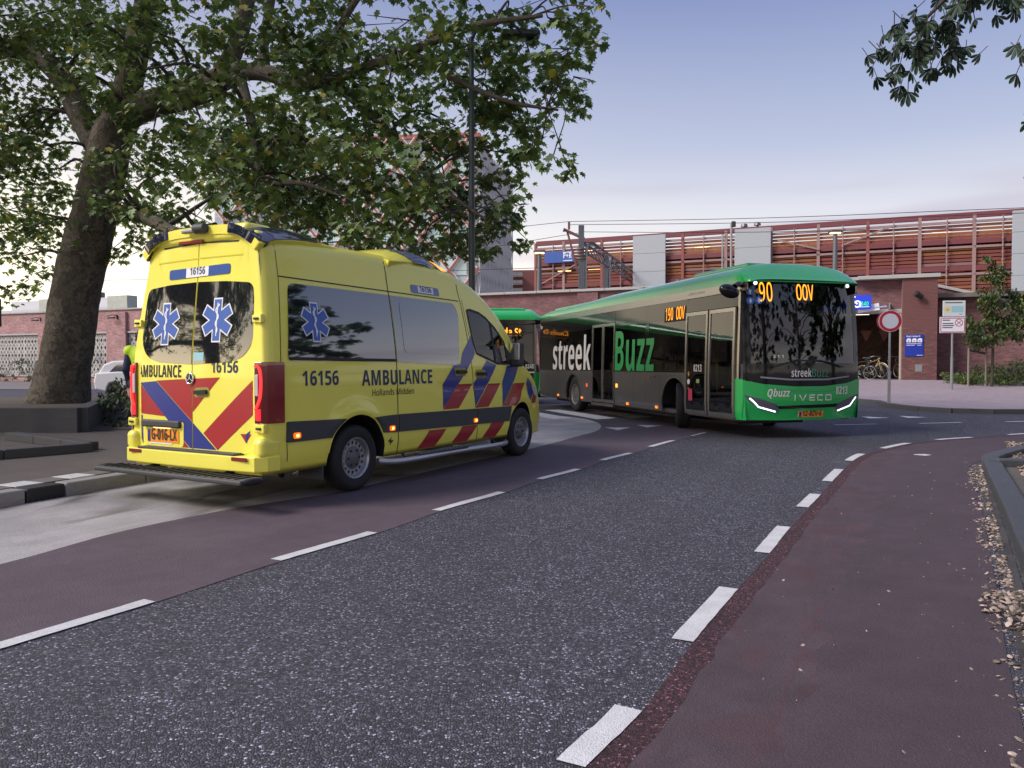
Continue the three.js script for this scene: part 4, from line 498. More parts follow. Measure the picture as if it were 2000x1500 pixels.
    mesh('rain_gutter', ribbon([[-1.05, 2.2], [2.12, 2.18]], 0.012, S, 0.003, false, sg), M.seal, a); mesh('pillar_seam', ribbon([[-1.06, 2.53], [-1.05, 2.2], [-1.08, 1.38]], 0.008, S, 0.003, false, sg), M.seal, a);
    const cab = part('cab_window', a); const tint = phys({ color: rgb(0.62, 0.66, 0.68), transmission: 1, thickness: 0, roughness: 0.02, ior: 1.5 });
    mesh('pane', panel(new THREE.Shape(P2([[2.28, 2.07], [2.37, 2.08], [2.58, 2.05], [2.74, 1.99], [2.82, 1.92], [2.85, 1.385], [2.67, 1.44], [2.4, 1.51], [2.34, 1.66]])), S, 0.002, 0.12, sg), tint, cab); mesh('quarter_pane', panel(new THREE.Shape(P2([[2.87, 1.91], [3.04, 1.78], [3.17, 1.63], [3.23, 1.36], [2.9, 1.38]])), S, 0.002, 0.12, sg), tint, cab);
    mesh('frame', merge([ribbon([[2.28, 2.07], [2.37, 2.08], [2.58, 2.05], [2.74, 1.99], [2.95, 1.86], [3.16, 1.67], [3.27, 1.36], [2.92, 1.365], [2.67, 1.43], [2.4, 1.5], [2.33, 1.66]], 0.03, S, 0.005, true, sg), ribbon([[2.835, 1.93], [2.87, 1.38]], 0.045, S, 0.006, false, sg)]), M.seal, cab);
    mesh('mirror_base', panel(rounded([[3.2, 1.36], [3.42, 1.32], [3.32, 1.5], [3.16, 1.64]], 0.03), S, 0.008, 0.1, sg), M.seal, a);
    const mir = part('mirror', a); mesh('housing', rbox(0.13, 0.36, 0.2, 0.05, 3.38, 1.5, sg * 1.05, 4), M.plastic, mir); mesh('mirror_glass', rbox(0.01, 0.24, 0.15, 0.004, 3.312, 1.54, sg * 1.05), M.chrome, mir); mesh('arm', rod([3.36, 1.38, sg * 0.93], [3.38, 1.38, sg * 1.0], 0.035), M.plastic, mir);
    // dark bumper band in pieces
    const band = (pts, nm = 'side_moulding') => mesh(nm, slab(rounded(pts), S, 0.014, 0.02, 0.1, sg), M.plastic, a);
    band([[-1.03, 0.61, 0.02], ...arc(0, 0.47, Math.PI - 0.53, Math.PI - 1.1, 8), [-1.02, 0.81, 0.02]]); band([...arc(0, 0.47, 1.05, 0.5, 8), [0.675, 0.585, 0.01], [0.675, 0.785, 0.01]]); band([[0.695, 0.585, 0.01], [2.365, 0.555, 0.01], [2.36, 0.765, 0.01], [0.695, 0.785, 0.01]]); band([[2.385, 0.555, 0.01], [3.24, 0.545, 0.01], [3.27, 0.755, 0.01], [2.38, 0.765, 0.01]]);
    mesh('arch_lip', ribbon(arc(0, 0.468, Math.PI * 0.94, 0.06 * Math.PI, 24), 0.03, S, 0.006, false, sg), yellow, a);
    for (const [u, h] of [[-0.9, 0.67], [0.56, 0.635], [2.32, 0.612]]) { const l = mesh('marker_lamp', slab(rounded([[u - 0.045, h - 0.028], [u + 0.045, h - 0.028], [u + 0.045, h + 0.028], [u - 0.045, h + 0.028]], 0.02), S, 0.024, 0.02, 0, sg), std({ color: rgb(0.5, 0.12, 0.01), roughness: 0.3, emissive: rgb(1, 0.16, 0.0), emissiveIntensity: 0.8 }), a); mesh('bulb', panel(rounded([[u - 0.016, h - 0.014], [u + 0.016, h - 0.014], [u + 0.016, h + 0.014], [u - 0.016, h + 0.014]], 0.01), S, 0.027, 0, sg), std({ emissive: rgb(1, 0.5, 0.12), emissiveIntensity: 4, color: rgb(1, 0.6, 0.2) }), l); }
    for (const [u, h] of [[1.975, 1.255], [2.465, 1.225]]) { const hd = part('door_handle', a); mesh('recess_shade', panel(rounded([[u - 0.13, h - 0.05], [u + 0.13, h - 0.05], [u + 0.13, h + 0.055], [u - 0.13, h + 0.055]], 0.045), S, 0.004, 0, sg), M.handleShade ??= std({ color: rgb(0.3, 0.27, 0.05), roughness: 0.5 }), hd); mesh('grip', slab(rounded([[u - 0.11, h - 0.018], [u + 0.11, h - 0.022], [u + 0.11, h + 0.02], [u - 0.11, h + 0.024]], 0.018), S, 0.04, 0.03, 0, sg), M.seal, hd); }  // handle hollow is a flat patch, its shade painted in dark yellow
    // red and blue livery
    const stripe = (pts, mat, nm) => mesh(nm, panel(new THREE.Shape(P2(pts)), S, 0.0035, 0.08, sg), mat, a);
    stripe([[2.3, 1.73], [2.05, 1.5], [1.99, 1.36], [1.82, 1.34], [1.58, 1.11], [1.58, 0.8], [1.88, 1.06], [1.97, 1.14], [2.3, 1.43], [2.36, 1.5]], blue, 'blue_stripe'); stripe([[1.91, 1.1], [2.27, 1.1], [1.93, 0.79], [1.58, 0.79]], red, 'red_stripe'); stripe([[2.64, 1.41], [2.89, 1.345], [2.66, 1.1], [2.33, 0.79], [2.3, 1.11]], blue, 'blue_stripe'); stripe([[2.67, 1.09], [3.0, 1.09], [2.67, 0.775], [2.33, 0.775]], red, 'red_stripe'); stripe([[3.18, 1.33], [3.59, 1.37], [3.39, 1.11], [3.05, 0.77], [3.05, 1.12]], blue, 'blue_stripe'); stripe([[3.38, 1.08], [3.79, 1.08], [3.46, 0.76], [3.05, 0.765]], red, 'red_stripe'); stripe([[3.92, 1.16], [4.26, 0.97], [4.05, 0.8], [3.95, 0.86], [3.85, 1.07]], blue, 'blue_stripe'); stripe([[4.27, 0.96], [4.44, 0.9], [4.34, 0.76], [4.08, 0.76]], red, 'red_stripe');
    for (const [u, w] of [[1.07, 0], [1.8, 0], [2.53, 0]]) stripe([[u + 0.22, 0.555], [u + 0.58, 0.548], [u + 0.36, 0.345], [u, 0.35]], red, 'red_stripe');
    const txt = (t, u0, u1, h, hg, mat, nm, f) => (S === SR ? mesh(nm, lettering(t, u0, u1, h, hg, S, 0.0045, 1, f), mat, a) : mesh(nm, lettering(t, u0, u1, h, hg, S, 0.0045, -1, f, 0, true), mat, a));
    txt('16156', -0.81, -0.3, 1.145, 0.105, inkBlue, 'fleet_number'); txt('AMBULANCE', 0.06, 1.35, 1.125, 0.12, inkBlue, 'lettering'); txt('Hollands Midden', 0.23, 0.98, 1.01, 0.05, M.ink, 'lettering', fontRegular);
    const sign = mesh('number_badge', panel(rounded([[1.11, 2.21], [1.7, 2.21], [1.69, 2.31], [1.11, 2.31]], 0.03), S, 0.004, 0.1, sg), std({ color: rgb(0.16, 0.2, 0.34), roughness: 0.3 }), a); mesh('number_field', panel(rectShape(1.25, 2.222, 1.57, 2.3), S, 0.006, 0.1, sg), M.signWhite, sign); (S === SR) && mesh('fleet_number', lettering('16156', 1.29, 1.53, 2.237, 0.05, S, 0.008), M.ink, sign);
    const em = mesh('emblem', panel(new THREE.Shape(P2([[0.49, 0.49], [0.57, 0.54], [0.545, 0.5], [0.6, 0.5], [0.53, 0.44], [0.535, 0.48]])), S, 0.004, 0, sg), M.ink, a);
    // lower skirt panel seams, side step, mud flaps
    mesh('panel_seam', ribbon([[-1.02, 0.6], [-1.01, 0.43]], 0.008, S, 0.003, false, sg), M.seal, a);
    const st = part('side_step', a); mesh('rail', tube([[0.36, 0.285, sg * 0.97], [0.5, 0.265, sg * 1.05], [1.8, 0.255, sg * 1.06], [3.05, 0.245, sg * 1.05], [3.17, 0.25, sg * 0.98]], 0.035, 40, 10), std({ color: rgb(0.5, 0.51, 0.53), roughness: 0.35, metalness: 0.8 }), st); mesh('tread', rbox(1.06, 0.025, 0.09, 0.008, 1.5, 0.295, sg * 1.05), M.plastic, st); for (let k = 0; k < 14; k++) mesh('tread_rib', box(0.02, 0.012, 0.08, 1.02 + k * 0.074, 0.312, sg * 1.05), M.galv, st); for (const u of [0.8, 1.8, 2.8]) mesh('bracket', rod([u, 0.38, sg * 0.9], [u, 0.26, sg * 1.04], 0.015), M.seal, st);
    const fl = mesh('mud_flap', rbox(0.02, 0.42, 0.34, 0.008, -0.5, 0.39, sg * 0.8), M.plastic, a); fl.geometry.rotateZ(0); mesh('mud_flap', rbox(0.02, 0.34, 0.26, 0.008, 3.22, 0.36, sg * 0.83), M.plastic, a);
    mesh('headlight', panel(rounded([[4.05, 1.05], [4.35, 0.98], [4.45, 0.84], [4.3, 0.86], [4.12, 0.95]], 0.03), S, 0.012, 0.08, sg), phys({ color: rgb(0.6, 0.62, 0.65), roughness: 0.1, clearcoat: 1 }), a);
    // tail lights wrap the rear corners
    const tl = part('tail_light', a), plan = new THREE.Shape(P2([[-1.28, 0.88], [-1.268, 0.945], [-1.235, 0.985], [-1.17, 1.012], [-1.06, 1.014], [-1.06, 0.985], [-1.15, 0.975], [-1.22, 0.88]])); const tg = new THREE.ExtrudeGeometry(plan, { depth: 0.56, bevelEnabled: true, bevelSize: 0.006, bevelThickness: 0.006, bevelSegments: 2 }); tg.rotateX(-Math.PI / 2).translate(0, 0.81, 0); tg.scale(1, 1, -1); if (sg < 0) tg.scale(1, 1, -1); { const p = tg.attributes.position; for (let i = 0; i < p.count; i++) { p.setX(i, p.getX(i) - 0.004); } tg.computeVertexNormals(); }
    mesh('lens', tg, phys({ color: rgb(0.055, 0.002, 0.005), roughness: 0.1, clearcoat: 1, emissive: rgb(0.5, 0.005, 0.01), emissiveIntensity: 0.05 }), tl);
    const led = std({ color: rgb(0.8, 0.02, 0.02), emissive: rgb(1, 0.03, 0.03), emissiveIntensity: 1.5 }), zz = (z) => sg * z; mesh('led_strip', tube([[-1.298, 1.335, zz(0.89)], [-1.296, 1.335, zz(0.925)], [-1.288, 1.29, zz(0.945)], [-1.288, 1.06, zz(0.945)], [-1.296, 0.99, zz(0.925)], [-1.3, 0.93, zz(0.89)]], 0.013, 40, 8), led, tl); mesh('brake_lamp', rbox(0.02, 0.11, 0.06, 0.012, -1.286, 0.885, zz(0.915)), std({ color: rgb(0.5, 0.01, 0.02), emissive: rgb(1, 0.02, 0.03), emissiveIntensity: 0.9 }), tl); mesh('reversing_lamp', rbox(0.015, 0.2, 0.04, 0.006, -1.29, 1.16, zz(0.902)), phys({ color: rgb(0.45, 0.46, 0.5), roughness: 0.15, clearcoat: 1 }), tl);
    for (const h of [1.78, 0.76]) { const hg = part('hinge', a); mesh('hinge_leaf', rbox(0.03, 0.075, 0.09, 0.01, -1.285 + rearLean(h), h, sg * (0.895 - (h > 1 ? 0.035 : -0.02))), yellow, hg); mesh('hinge_knuckle', rbox(0.05, 0.085, 0.05, 0.012, -1.275 + rearLean(h), h, sg * (0.955 - (h > 1 ? 0.045 : -0.02))), yellow, hg); mesh('hinge_gap', rbox(0.045, 0.02, 0.06, 0.004, -1.292 + rearLean(h), h, sg * (0.915 - (h > 1 ? 0.04 : -0.02))), M.seal, hg); }
  }
  // rear doors with window, livery, handle and plate
  const dR = [[0.006, 0.515, 0.01], [0.78, 0.515, 0.12], [0.885, 0.62, 0.1], [0.888, 1.3], [0.845, 1.95], [0.775, 2.44, 0.12], [0.68, 2.515, 0.08], [0.006, 2.545]];
  const mir = (l) => l.map(([x, ...r]) => [-x, ...r]).reverse();
  const doorR = mesh('rear_door', slab(rounded(dR), SB, 0.014, 0.02, 0.12), yellow, a), doorL = mesh('rear_door', slab(rounded(mir(dR)), SB, 0.014, 0.02, 0.12), yellow, a);
  mesh('door_gap_shade', ribbon(dR.map(([x, y]) => [x + (x > 0.5 ? 0.014 : -0.006), y + (y > 2.4 ? 0.014 : y < 0.6 ? -0.01 : 0)]), 0.02, SB, 0.004, true), M.seal, a); mesh('door_gap_shade', ribbon(mir(dR.map(([x, y]) => [x + (x > 0.5 ? 0.014 : -0.006), y + (y > 2.4 ? 0.014 : y < 0.6 ? -0.01 : 0)])), 0.02, SB, 0.004, true), M.seal, a);  // black outlines stand in for the shade in the rear door gaps
  const wn2 = [[0.012, 1.355], [0.5, 1.375, 0.05], [0.7, 1.42, 0.14], [0.815, 1.56, 0.12], [0.79, 1.98, 0.05], [0.76, 2.125, 0.12], [0.4, 2.155], [0.012, 2.165]];
  const winR = mesh('rear_window', panel(rounded(wn2), SB, 0.018, 0.12), M.glassBlack, doorR), winL = mesh('rear_window', panel(rounded(mir(wn2)), SB, 0.018, 0.12), M.glassBlack, doorL);
  mesh('sticker', panel(rectShape(0.02, 1.39, 0.17, 1.47), SB, 0.021, 0), std({ color: rgb(0.3, 0.55, 0.6), roughness: 0.4 }), winR);
  // six-armed medical stars with a staff
  const starShape = (cx, cy, r, w, k = 1) => { const pts = []; for (let i = 0; i < 6; i++) { const t = Math.PI / 2 + i * Math.PI / 3, c = Math.cos(t), s = Math.sin(t); pts.push([cx + (c * r - s * w) * k, cy + s * r + c * w].map((v, j) => v)); const u = t + Math.PI / 6; pts.splice(pts.length - 1, 0, [cx + (c * r + s * w) * k, cy + s * r - c * w]); const q = w / Math.sin(Math.PI / 6) ; pts.push([cx + Math.cos(u) * q * k, cy + Math.sin(u) * q]); } return new THREE.Shape(P2(pts)); };
  const starBlue = std({ color: rgb(0.05, 0.12, 0.40), roughness: 0.35 }), star = (cx, cy, r, S, off, parent, sg = 1, k = 1) => { const m = mesh('star_of_life', panel(starShape(cx, cy, r, r * 0.285, k), S, off, 0.15, sg), M.signWhite, parent); mesh('star_field', panel(starShape(cx, cy, r * 0.93, r * 0.225, k), S, off + 0.0015, 0.15, sg), starBlue, m); const sn = []; for (let i = 0; i <= 26; i++) { const t = i / 26; sn.push([cx + Math.sin(t * 14) * r * 0.11 * (0.5 + 0.5 * t) * k, cy + lerp(-0.6, 0.72, t) * r]); } mesh('snake_and_staff', merge([ribbon([[cx, cy - r * 0.72], [cx, cy + r * 0.78]], r * 0.055, S, off + 0.003, false, sg), ribbon(sn, r * 0.075, S, off + 0.004, false, sg, 0.02)]), M.signWhite, m); return m; };
  star(0.33, 1.78, 0.215, SB, 0.021, winR); star(-0.43, 1.76, 0.215, SB, 0.021, winL); star(-0.575, 1.775, 0.2, SR, 0.009, a, 1, 1.0); star(-0.575, 1.775, 0.2, SL, 0.009, a, -1, 1.0);
  const D = 0.0165, rs = (pts, mat, nm, par) => mesh(nm, panel(new THREE.Shape(P2(pts)), SB, D, 0.12), mat, par);
  rs([[-0.84, 1.165], [-0.55, 1.185], [-0.006, 0.79], [-0.006, 0.53], [-0.04, 0.53]], blue, 'blue_stripe', doorL); rs([[0.006, 0.782], [0.345, 0.53], [0.006, 0.53]], blue, 'blue_stripe', doorR); rs([[-0.55, 1.19], [-0.006, 1.215], [-0.006, 0.795]], red, 'red_stripe', doorL); rs([[0.006, 1.215], [0.40, 1.23], [0.006, 0.885]], red, 'red_stripe', doorR); rs([[0.87, 1.245], [0.872, 0.92], [0.36, 0.53], [0.16, 0.685]], red, 'red_stripe', doorR); rs([[-0.872, 1.16], [-0.845, 1.16], [-0.40, 0.83], [-0.87, 0.85]], red, 'red_stripe', doorL); rs([[-0.865, 0.845], [-0.80, 0.83], [-0.79, 0.53], [-0.83, 0.6]], blue, 'blue_stripe', doorL); rs([[-0.42, 0.53], [-0.05, 0.53], [-0.13, 0.595]], red, 'red_stripe', doorL);
  mesh('lettering', lettering('AMBULANCE', -0.865, -0.16, 1.225, 0.088, SB, D + 0.001), M.ink, doorL); mesh('fleet_number', lettering('16156', 0.28, 0.64, 1.275, 0.082, SB, D + 0.001), inkBlue, doorR);
  const bg = mesh('number_badge', panel(rounded([[-0.43, 2.205], [0.46, 2.225], [0.46, 2.325], [-0.43, 2.305]], 0.03), SB, 0.02, 0.12), std({ color: rgb(0.03, 0.085, 0.3), roughness: 0.3 }), a); mesh('number_field', panel(new THREE.Shape(P2([[-0.17, 2.213], [0.16, 2.22], [0.16, 2.316], [-0.17, 2.309]])), SB, 0.022, 0.12), M.signWhite, bg); mesh('fleet_number', lettering('16156', -0.11, 0.11, 2.24, 0.052, SB, 0.024), inkBlue, bg);
  mesh('door_crease_shade', ribbon([[-0.62, 2.385], [0, 2.40], [0.62, 2.40]], 0.012, SB, 0.0175), std({ color: rgb(0.6, 0.53, 0.03), roughness: 0.4 }), a);  // flat strip of darker yellow paints the shade along the crease
  { const s = mesh('maker_star', new THREE.TorusGeometry(0.052, 0.009, 8, 28).rotateY(Math.PI / 2).translate(-1.3, 1.215, -0.015), M.chrome, a); mesh('badge_disc', new THREE.CylinderGeometry(0.052, 0.052, 0.012, 24).rotateZ(Math.PI / 2).translate(-1.293, 1.215, -0.015), M.seal, s); for (let i = 0; i < 3; i++) { const t = Math.PI / 2 + i * 2.0944; mesh('star_arm', rod([-1.303, 1.215, -0.015], [-1.303, 1.215 + Math.sin(t) * 0.05, -0.015 + Math.cos(t) * 0.05], 0.008, 6, 0.003), M.chrome, s); } }
  { const h = part('rear_handle', doorR); mesh('recess_shade', panel(rounded([[0.03, 1.03], [0.25, 1.04], [0.25, 1.135], [0.03, 1.125]], 0.045), SB, 0.018, 0), M.handleShade, h); mesh('grip', slab(rounded([[0.055, 1.06], [0.23, 1.07], [0.23, 1.11], [0.055, 1.1]], 0.02), SB, 0.045, 0.025, 0), M.seal, h); }  // same dark yellow patch paints the shade behind the rear grip
  { const pl = part('plate_recess', doorL); mesh('surround', panel(rounded([[-0.77, 0.525, 0.06], [-0.13, 0.525, 0.06], [-0.13, 0.78, 0.02], [-0.79, 0.78, 0.02]]), SB, 0.0185, 0.12), yellow, pl); mesh('hood', rbox(0.05, 0.075, 0.6, 0.02, -1.3, 0.755, -0.46), M.plastic, pl);
    const np = part('number_plate', a); mesh('plate', panel(rounded([[-0.70, 0.565], [-0.195, 0.565], [-0.195, 0.695], [-0.70, 0.695]], 0.012), SB, 0.024, 0), std({ color: rgb(0.82, 0.28, 0.02), roughness: 0.4 }), np); mesh('country_band', panel(rectShape(-0.695, 0.57, -0.652, 0.69), SB, 0.026, 0), blue, np); mesh('plate_number', lettering('G-016-LX', -0.63, -0.225, 0.59, 0.082, SB, 0.026), M.ink, np); mesh('plate_frame', panel(rectShape(-0.66, 0.548, -0.3, 0.563), SB, 0.024, 0), M.signWhite, np); mesh('plate_lamp', rbox(0.012, 0.012, 0.26, 0.004, -1.305, 0.715, -0.44), std({ color: rgb(1, 0.8, 0.5), emissive: rgb(1, 0.55, 0.2), emissiveIntensity: 1.4 }), np); }
  { const e = mesh('emblem', panel(new THREE.Shape(P2([[0.665, 0.70], [0.735, 0.70], [0.79, 0.73], [0.77, 0.70], [0.80, 0.70], [0.735, 0.615]])), SB, D, 0), red, doorR); mesh('emblem_wing', panel(new THREE.Shape(P2([[0.735, 0.70], [0.79, 0.735], [0.745, 0.62], [0.735, 0.615]])), SB, D + 0.001, 0), blue, e); }
  // rear bumper, tread plate, step, reflectors
  { const bp = part('rear_bumper', a); const sh = new THREE.Shape(P2([[-1.14, 1.012], [-1.26, 1.0], [-1.345, 0.93], [-1.375, 0.6], [-1.385, 0], [-1.375, -0.6], [-1.345, -0.93], [-1.26, -1.0], [-1.14, -1.012], [-1.14, -0.9], [-1.14, 0.9]])); const g = new THREE.ExtrudeGeometry(sh, { depth: 0.12, bevelEnabled: true, bevelSize: 0.012, bevelThickness: 0.012, bevelSegments: 2, curveSegments: 4 }).rotateX(-Math.PI / 2).scale(1, 1, -1).translate(0, 0.37, 0); g.index || g.computeVertexNormals(); mesh('bumper_skin', g, yellow, bp); mesh('tread_plate', rbox(0.1, 0.02, 1.42, 0.006, -1.33, 0.512, -0.02), M.plastic, bp); for (const s of [-1, 1]) { mesh('bumper_corner', rbox(0.26, 0.2, 0.15, 0.06, -1.2, 0.575, s * 0.93, 4), yellow, bp); const rf = mesh('reflector', rbox(0.012, 0.035, 0.2, 0.004, -1.38, 0.475, s * 0.76), std({ color: rgb(0.2, 0.02, 0.02), roughness: 0.25 }), bp); rf.rotation.y = 0; } }
  { const st = part('rear_step', a); mesh('step_plate', rbox(0.27, 0.05, 2.14, 0.02, -1.5, 0.305, 0), M.plastic, st); for (let k = 0; k < 20; k++) mesh('tread_rib', box(0.2, 0.01, 0.03, -1.49, 0.334, -0.95 + k * 0.1), M.rubber, st); for (const z of [-0.55, 0.55]) mesh('support', bar([-1.45, 0.3, z], [-0.9, 0.36, z], 0.06, 0.05), M.seal, st); mesh('end_cap', new THREE.SphereGeometry(0.045, 14, 10).scale(2.6, 0.75, 0.9).translate(-1.5, 0.305, 1.06), M.rubber, st); mesh('end_cap', new THREE.SphereGeometry(0.045, 14, 10).scale(2.6, 0.75, 0.9).translate(-1.5, 0.305, -1.06), M.rubber, st); }
  // underbody
  mesh('chassis', merge([box(5.3, 0.16, 1.2, 1.55, 0.4, 0), box(0.16, 0.16, 1.5, 0, 0.36, 0), box(0.16, 0.12, 1.5, 3.66, 0.36, 0), box(0.7, 0.2, 0.5, -0.75, 0.36, 0.35)]), M.seal, a); for (let k = 0; k < 3; k++) mesh('air_bellows', new THREE.TorusGeometry(0.05, 0.02, 8, 14).rotateX(Math.PI / 2).translate(-0.68 + k * 0.002, 0.24 + k * 0.04, 0.62), M.galv, a);
  mesh('exhaust', tube([[0.2, 0.33, 0.5], [-0.4, 0.3, 0.6], [-0.85, 0.27, 0.75]], 0.035, 16, 8), M.galv, a);
  // wheels
  for (const [u, s] of [[0, 1], [0, -1], [3.665, 1], [3.665, -1]]) { const w = wheelParts(a, 0.356, 0.235, 0.215, 16); w.position.set(u, 0.356, s * 0.865); if (s < 0) w.rotation.y = Math.PI; w.children[0].rotation.z = u; }
  // cab seats behind the glass
  const seatM = std({ color: rgb(0.4, 0.41, 0.42), roughness: 0.8 }); for (const s of [0.45, -0.45]) { const q = part('cab_seat', a); mesh('backrest', rbox(0.14, 0.5, 0.46, 0.05, 2.52, 1.62, s), seatM, q); mesh('headrest', rbox(0.11, 0.2, 0.26, 0.045, 2.56, 1.93, s), seatM, q); }
  mesh('steering_wheel', new THREE.TorusGeometry(0.2, 0.018, 8, 28).rotateY(Math.PI / 2).rotateZ(-0.6).translate(3.05, 1.5, -0.42), M.seal, a);
  // windscreen and grille
  { const SW = (v, t) => { const u = lerp(2.42, 3.72, t), k = roofAt(u); return V3(u - 0.0 - Math.abs(v) ** 3 * 0.02, k + 0.03 - 0.06 * Math.abs(v) ** 2.5, v * 0.86); }; mesh('windscreen', panel(rectShape(-0.82, 0.06, 0.82, 0.97, 0.08), SW, 0.012, 0.12, 1), M.glassBlack, a); mesh('grille', rbox(0.06, 0.2, 0.9, 0.03, 4.66, 0.62, 0), M.seal, a); mesh('front_bumper', rbox(0.25, 0.26, 1.5, 0.08, 4.56, 0.42, 0), yellow, a); }
  // roof units: rear beacon fairing, front beacon fairing
  const cap = (u0, u1, lift, wMax, front) => (u, t) => { const k = clamp((u - u0) / (u1 - u0)), up = lift * (front ? Math.sin(Math.PI * clamp(0.015 + 0.88 * k)) ** 0.6 : 1 - smooth(0.3, 1, k) * 0.9), w = wMax * (front ? 1 - 0.12 * k : lerp(1, 0.94, k)); return V3(u + (front ? 0 : rearLean(2.6) * fade(u)), Math.min(roofAt(u), 2.63) - 0.012 + up - (0.075 + up * 0.95) * Math.abs(t) ** 4.2, t * w); };
  const unit = (nm, S, u0, u1) => { const p = part(nm, a); mesh('fairing', slab(rounded([[u0, -1], [u1, -0.86], [u1, 0.86], [u0, 1]], 0.03), (x, y) => S(x, y), 0.0, 0.09, 0.1, 1), yellow, p); return p; };
  const negS = (S) => (x, y) => S(x, -y);
  { const S = negS(cap(-1.31, 0.42, 0.16, 0.87, false)), p = unit('rear_beacon_unit', S, -1.31, 0.42); for (const s of [1, -1]) { const l = (pts) => s > 0 ? pts : pts.map(([x, y]) => [x, -y]).reverse(); const b = mesh('beacon_lens', slab(rounded(l([[-1.335, 0.5], [-0.6, 0.52], [-0.2, 0.72], [-0.3, 0.88], [-1.25, 1.0], [-1.335, 0.9]]), 0.06), S, 0.014, 0.09, 0.08, 1), lensDark, p); mesh('reflector_row', panel(rounded(l([[-1.2, 0.56], [-0.5, 0.6], [-0.5, 0.68], [-1.2, 0.7]]), 0.03), S, 0.017, 0.08), phys({ color: rgb(0.2, 0.22, 0.28), roughness: 0.15, clearcoat: 1 }), b); }
    mesh('fairing_foot', rbox(0.34, 0.16, 1.36, 0.05, -1.03, 2.63, 0, 3), yellow, p); for (const s of [1, -1]) mesh('fairing_foot', rbox(0.3, 0.14, 0.2, 0.05, -1.02, 2.56, s * 0.68, 3), yellow, p); const cb = mesh('high_brake_light', rbox(0.02, 0.035, 0.36, 0.01, -1.205, 2.565, -0.1), std({ color: rgb(0.22, 0.02, 0.02), roughness: 0.25 }), a); const cm = part('rear_camera', a); mesh('camera_body', new THREE.CylinderGeometry(0.045, 0.05, 0.14, 16).rotateX(Math.PI / 2).translate(-1.25, 2.68, 0.1), M.plastic, cm); mesh('camera_arm', rbox(0.06, 0.04, 0.2, 0.015, -1.26, 2.66, -0.04), M.galv, cm); }
  { const S = negS(cap(0.72, 2.28, 0.19, 0.86, true)), p = unit('front_beacon_unit', S, 0.72, 2.28); for (const s of [1, -1]) { const l = (pts) => s > 0 ? pts : pts.map(([x, y]) => [x, -y]).reverse(); mesh('beacon_lens', panel(rounded(l([[1.08, 0.62], [1.72, 0.6], [1.7, 0.97], [1.25, 0.97]]), 0.06), S, 0.006, 0.08), phys({ color: rgb(0.16, 0.19, 0.32), roughness: 0.1, clearcoat: 1 }), p); const am = mesh('amber_lens', panel(rounded(l([[1.8, 0.58], [2.22, 0.5], [2.22, 0.9], [1.84, 0.98]]), 0.05), S, 0.006, 0.08), phys({ color: rgb(0.34, 0.34, 0.42), roughness: 0.1, clearcoat: 1 }), p); mesh('amber_lamp', panel(rounded(l([[1.9, 0.7], [2.16, 0.66], [2.16, 0.86], [1.92, 0.95]]), 0.04), S, 0.009, 0.08), M.amber, am); } }
}
// ---------------------------------------------------------------- city buses (x forward from the rear axle, y up, z to the door side)
const BUS = {};
{
  BUS.green = phys({ color: rgb(0.012, 0.4, 0.085), roughness: 0.3, clearcoat: 0.9, clearcoatRoughness: 0.05 }); BUS.grey = phys({ color: rgb(0.12, 0.12, 0.124), roughness: 0.32, metalness: 0.35, clearcoat: 0.7, clearcoatRoughness: 0.08 }); BUS.alu = std({ color: rgb(0.3, 0.285, 0.27), roughness: 0.25, metalness: 0.8 }); BUS.black = phys({ color: rgb(0.01, 0.01, 0.012), roughness: 0.08, ior: 1.45 });
  BUS.tint = phys({ color: rgb(0.11, 0.13, 0.14), transmission: 1, thickness: 0, roughness: 0.015, ior: 1.5 }); BUS.screen = phys({ color: rgb(0.2, 0.22, 0.235), transmission: 1, thickness: 0, roughness: 0.012, ior: 1.75 }); BUS.clear = phys({ color: rgb(0.34, 0.37, 0.38), transmission: 1, thickness: 0, roughness: 0.015, ior: 1.6 }); BUS.inside = std({ color: rgb(0.10, 0.105, 0.115), roughness: 0.8 }); BUS.seat = std({ color: rgb(0.03, 0.05, 0.12), roughness: 0.9 }); BUS.panelGrey = std({ color: rgb(0.24, 0.25, 0.3), roughness: 0.6 });
  BUS.led = std({ color: rgb(0.3, 0.1, 0), emissive: rgb(1, 0.33, 0.02), emissiveIntensity: 1.6 }); BUS.whiteText = std({ color: rgb(0.68, 0.66, 0.64), roughness: 0.4 }); BUS.greenText = std({ color: rgb(0.02, 0.36, 0.09), roughness: 0.4 }); BUS.lamp = std({ color: rgb(0.9, 0.95, 1), emissive: rgb(0.85, 0.92, 1), emissiveIntensity: 1.4 }); BUS.marker = std({ color: rgb(1, 0.4, 0.08), emissive: rgb(1, 0.27, 0.03), emissiveIntensity: 2 });
}
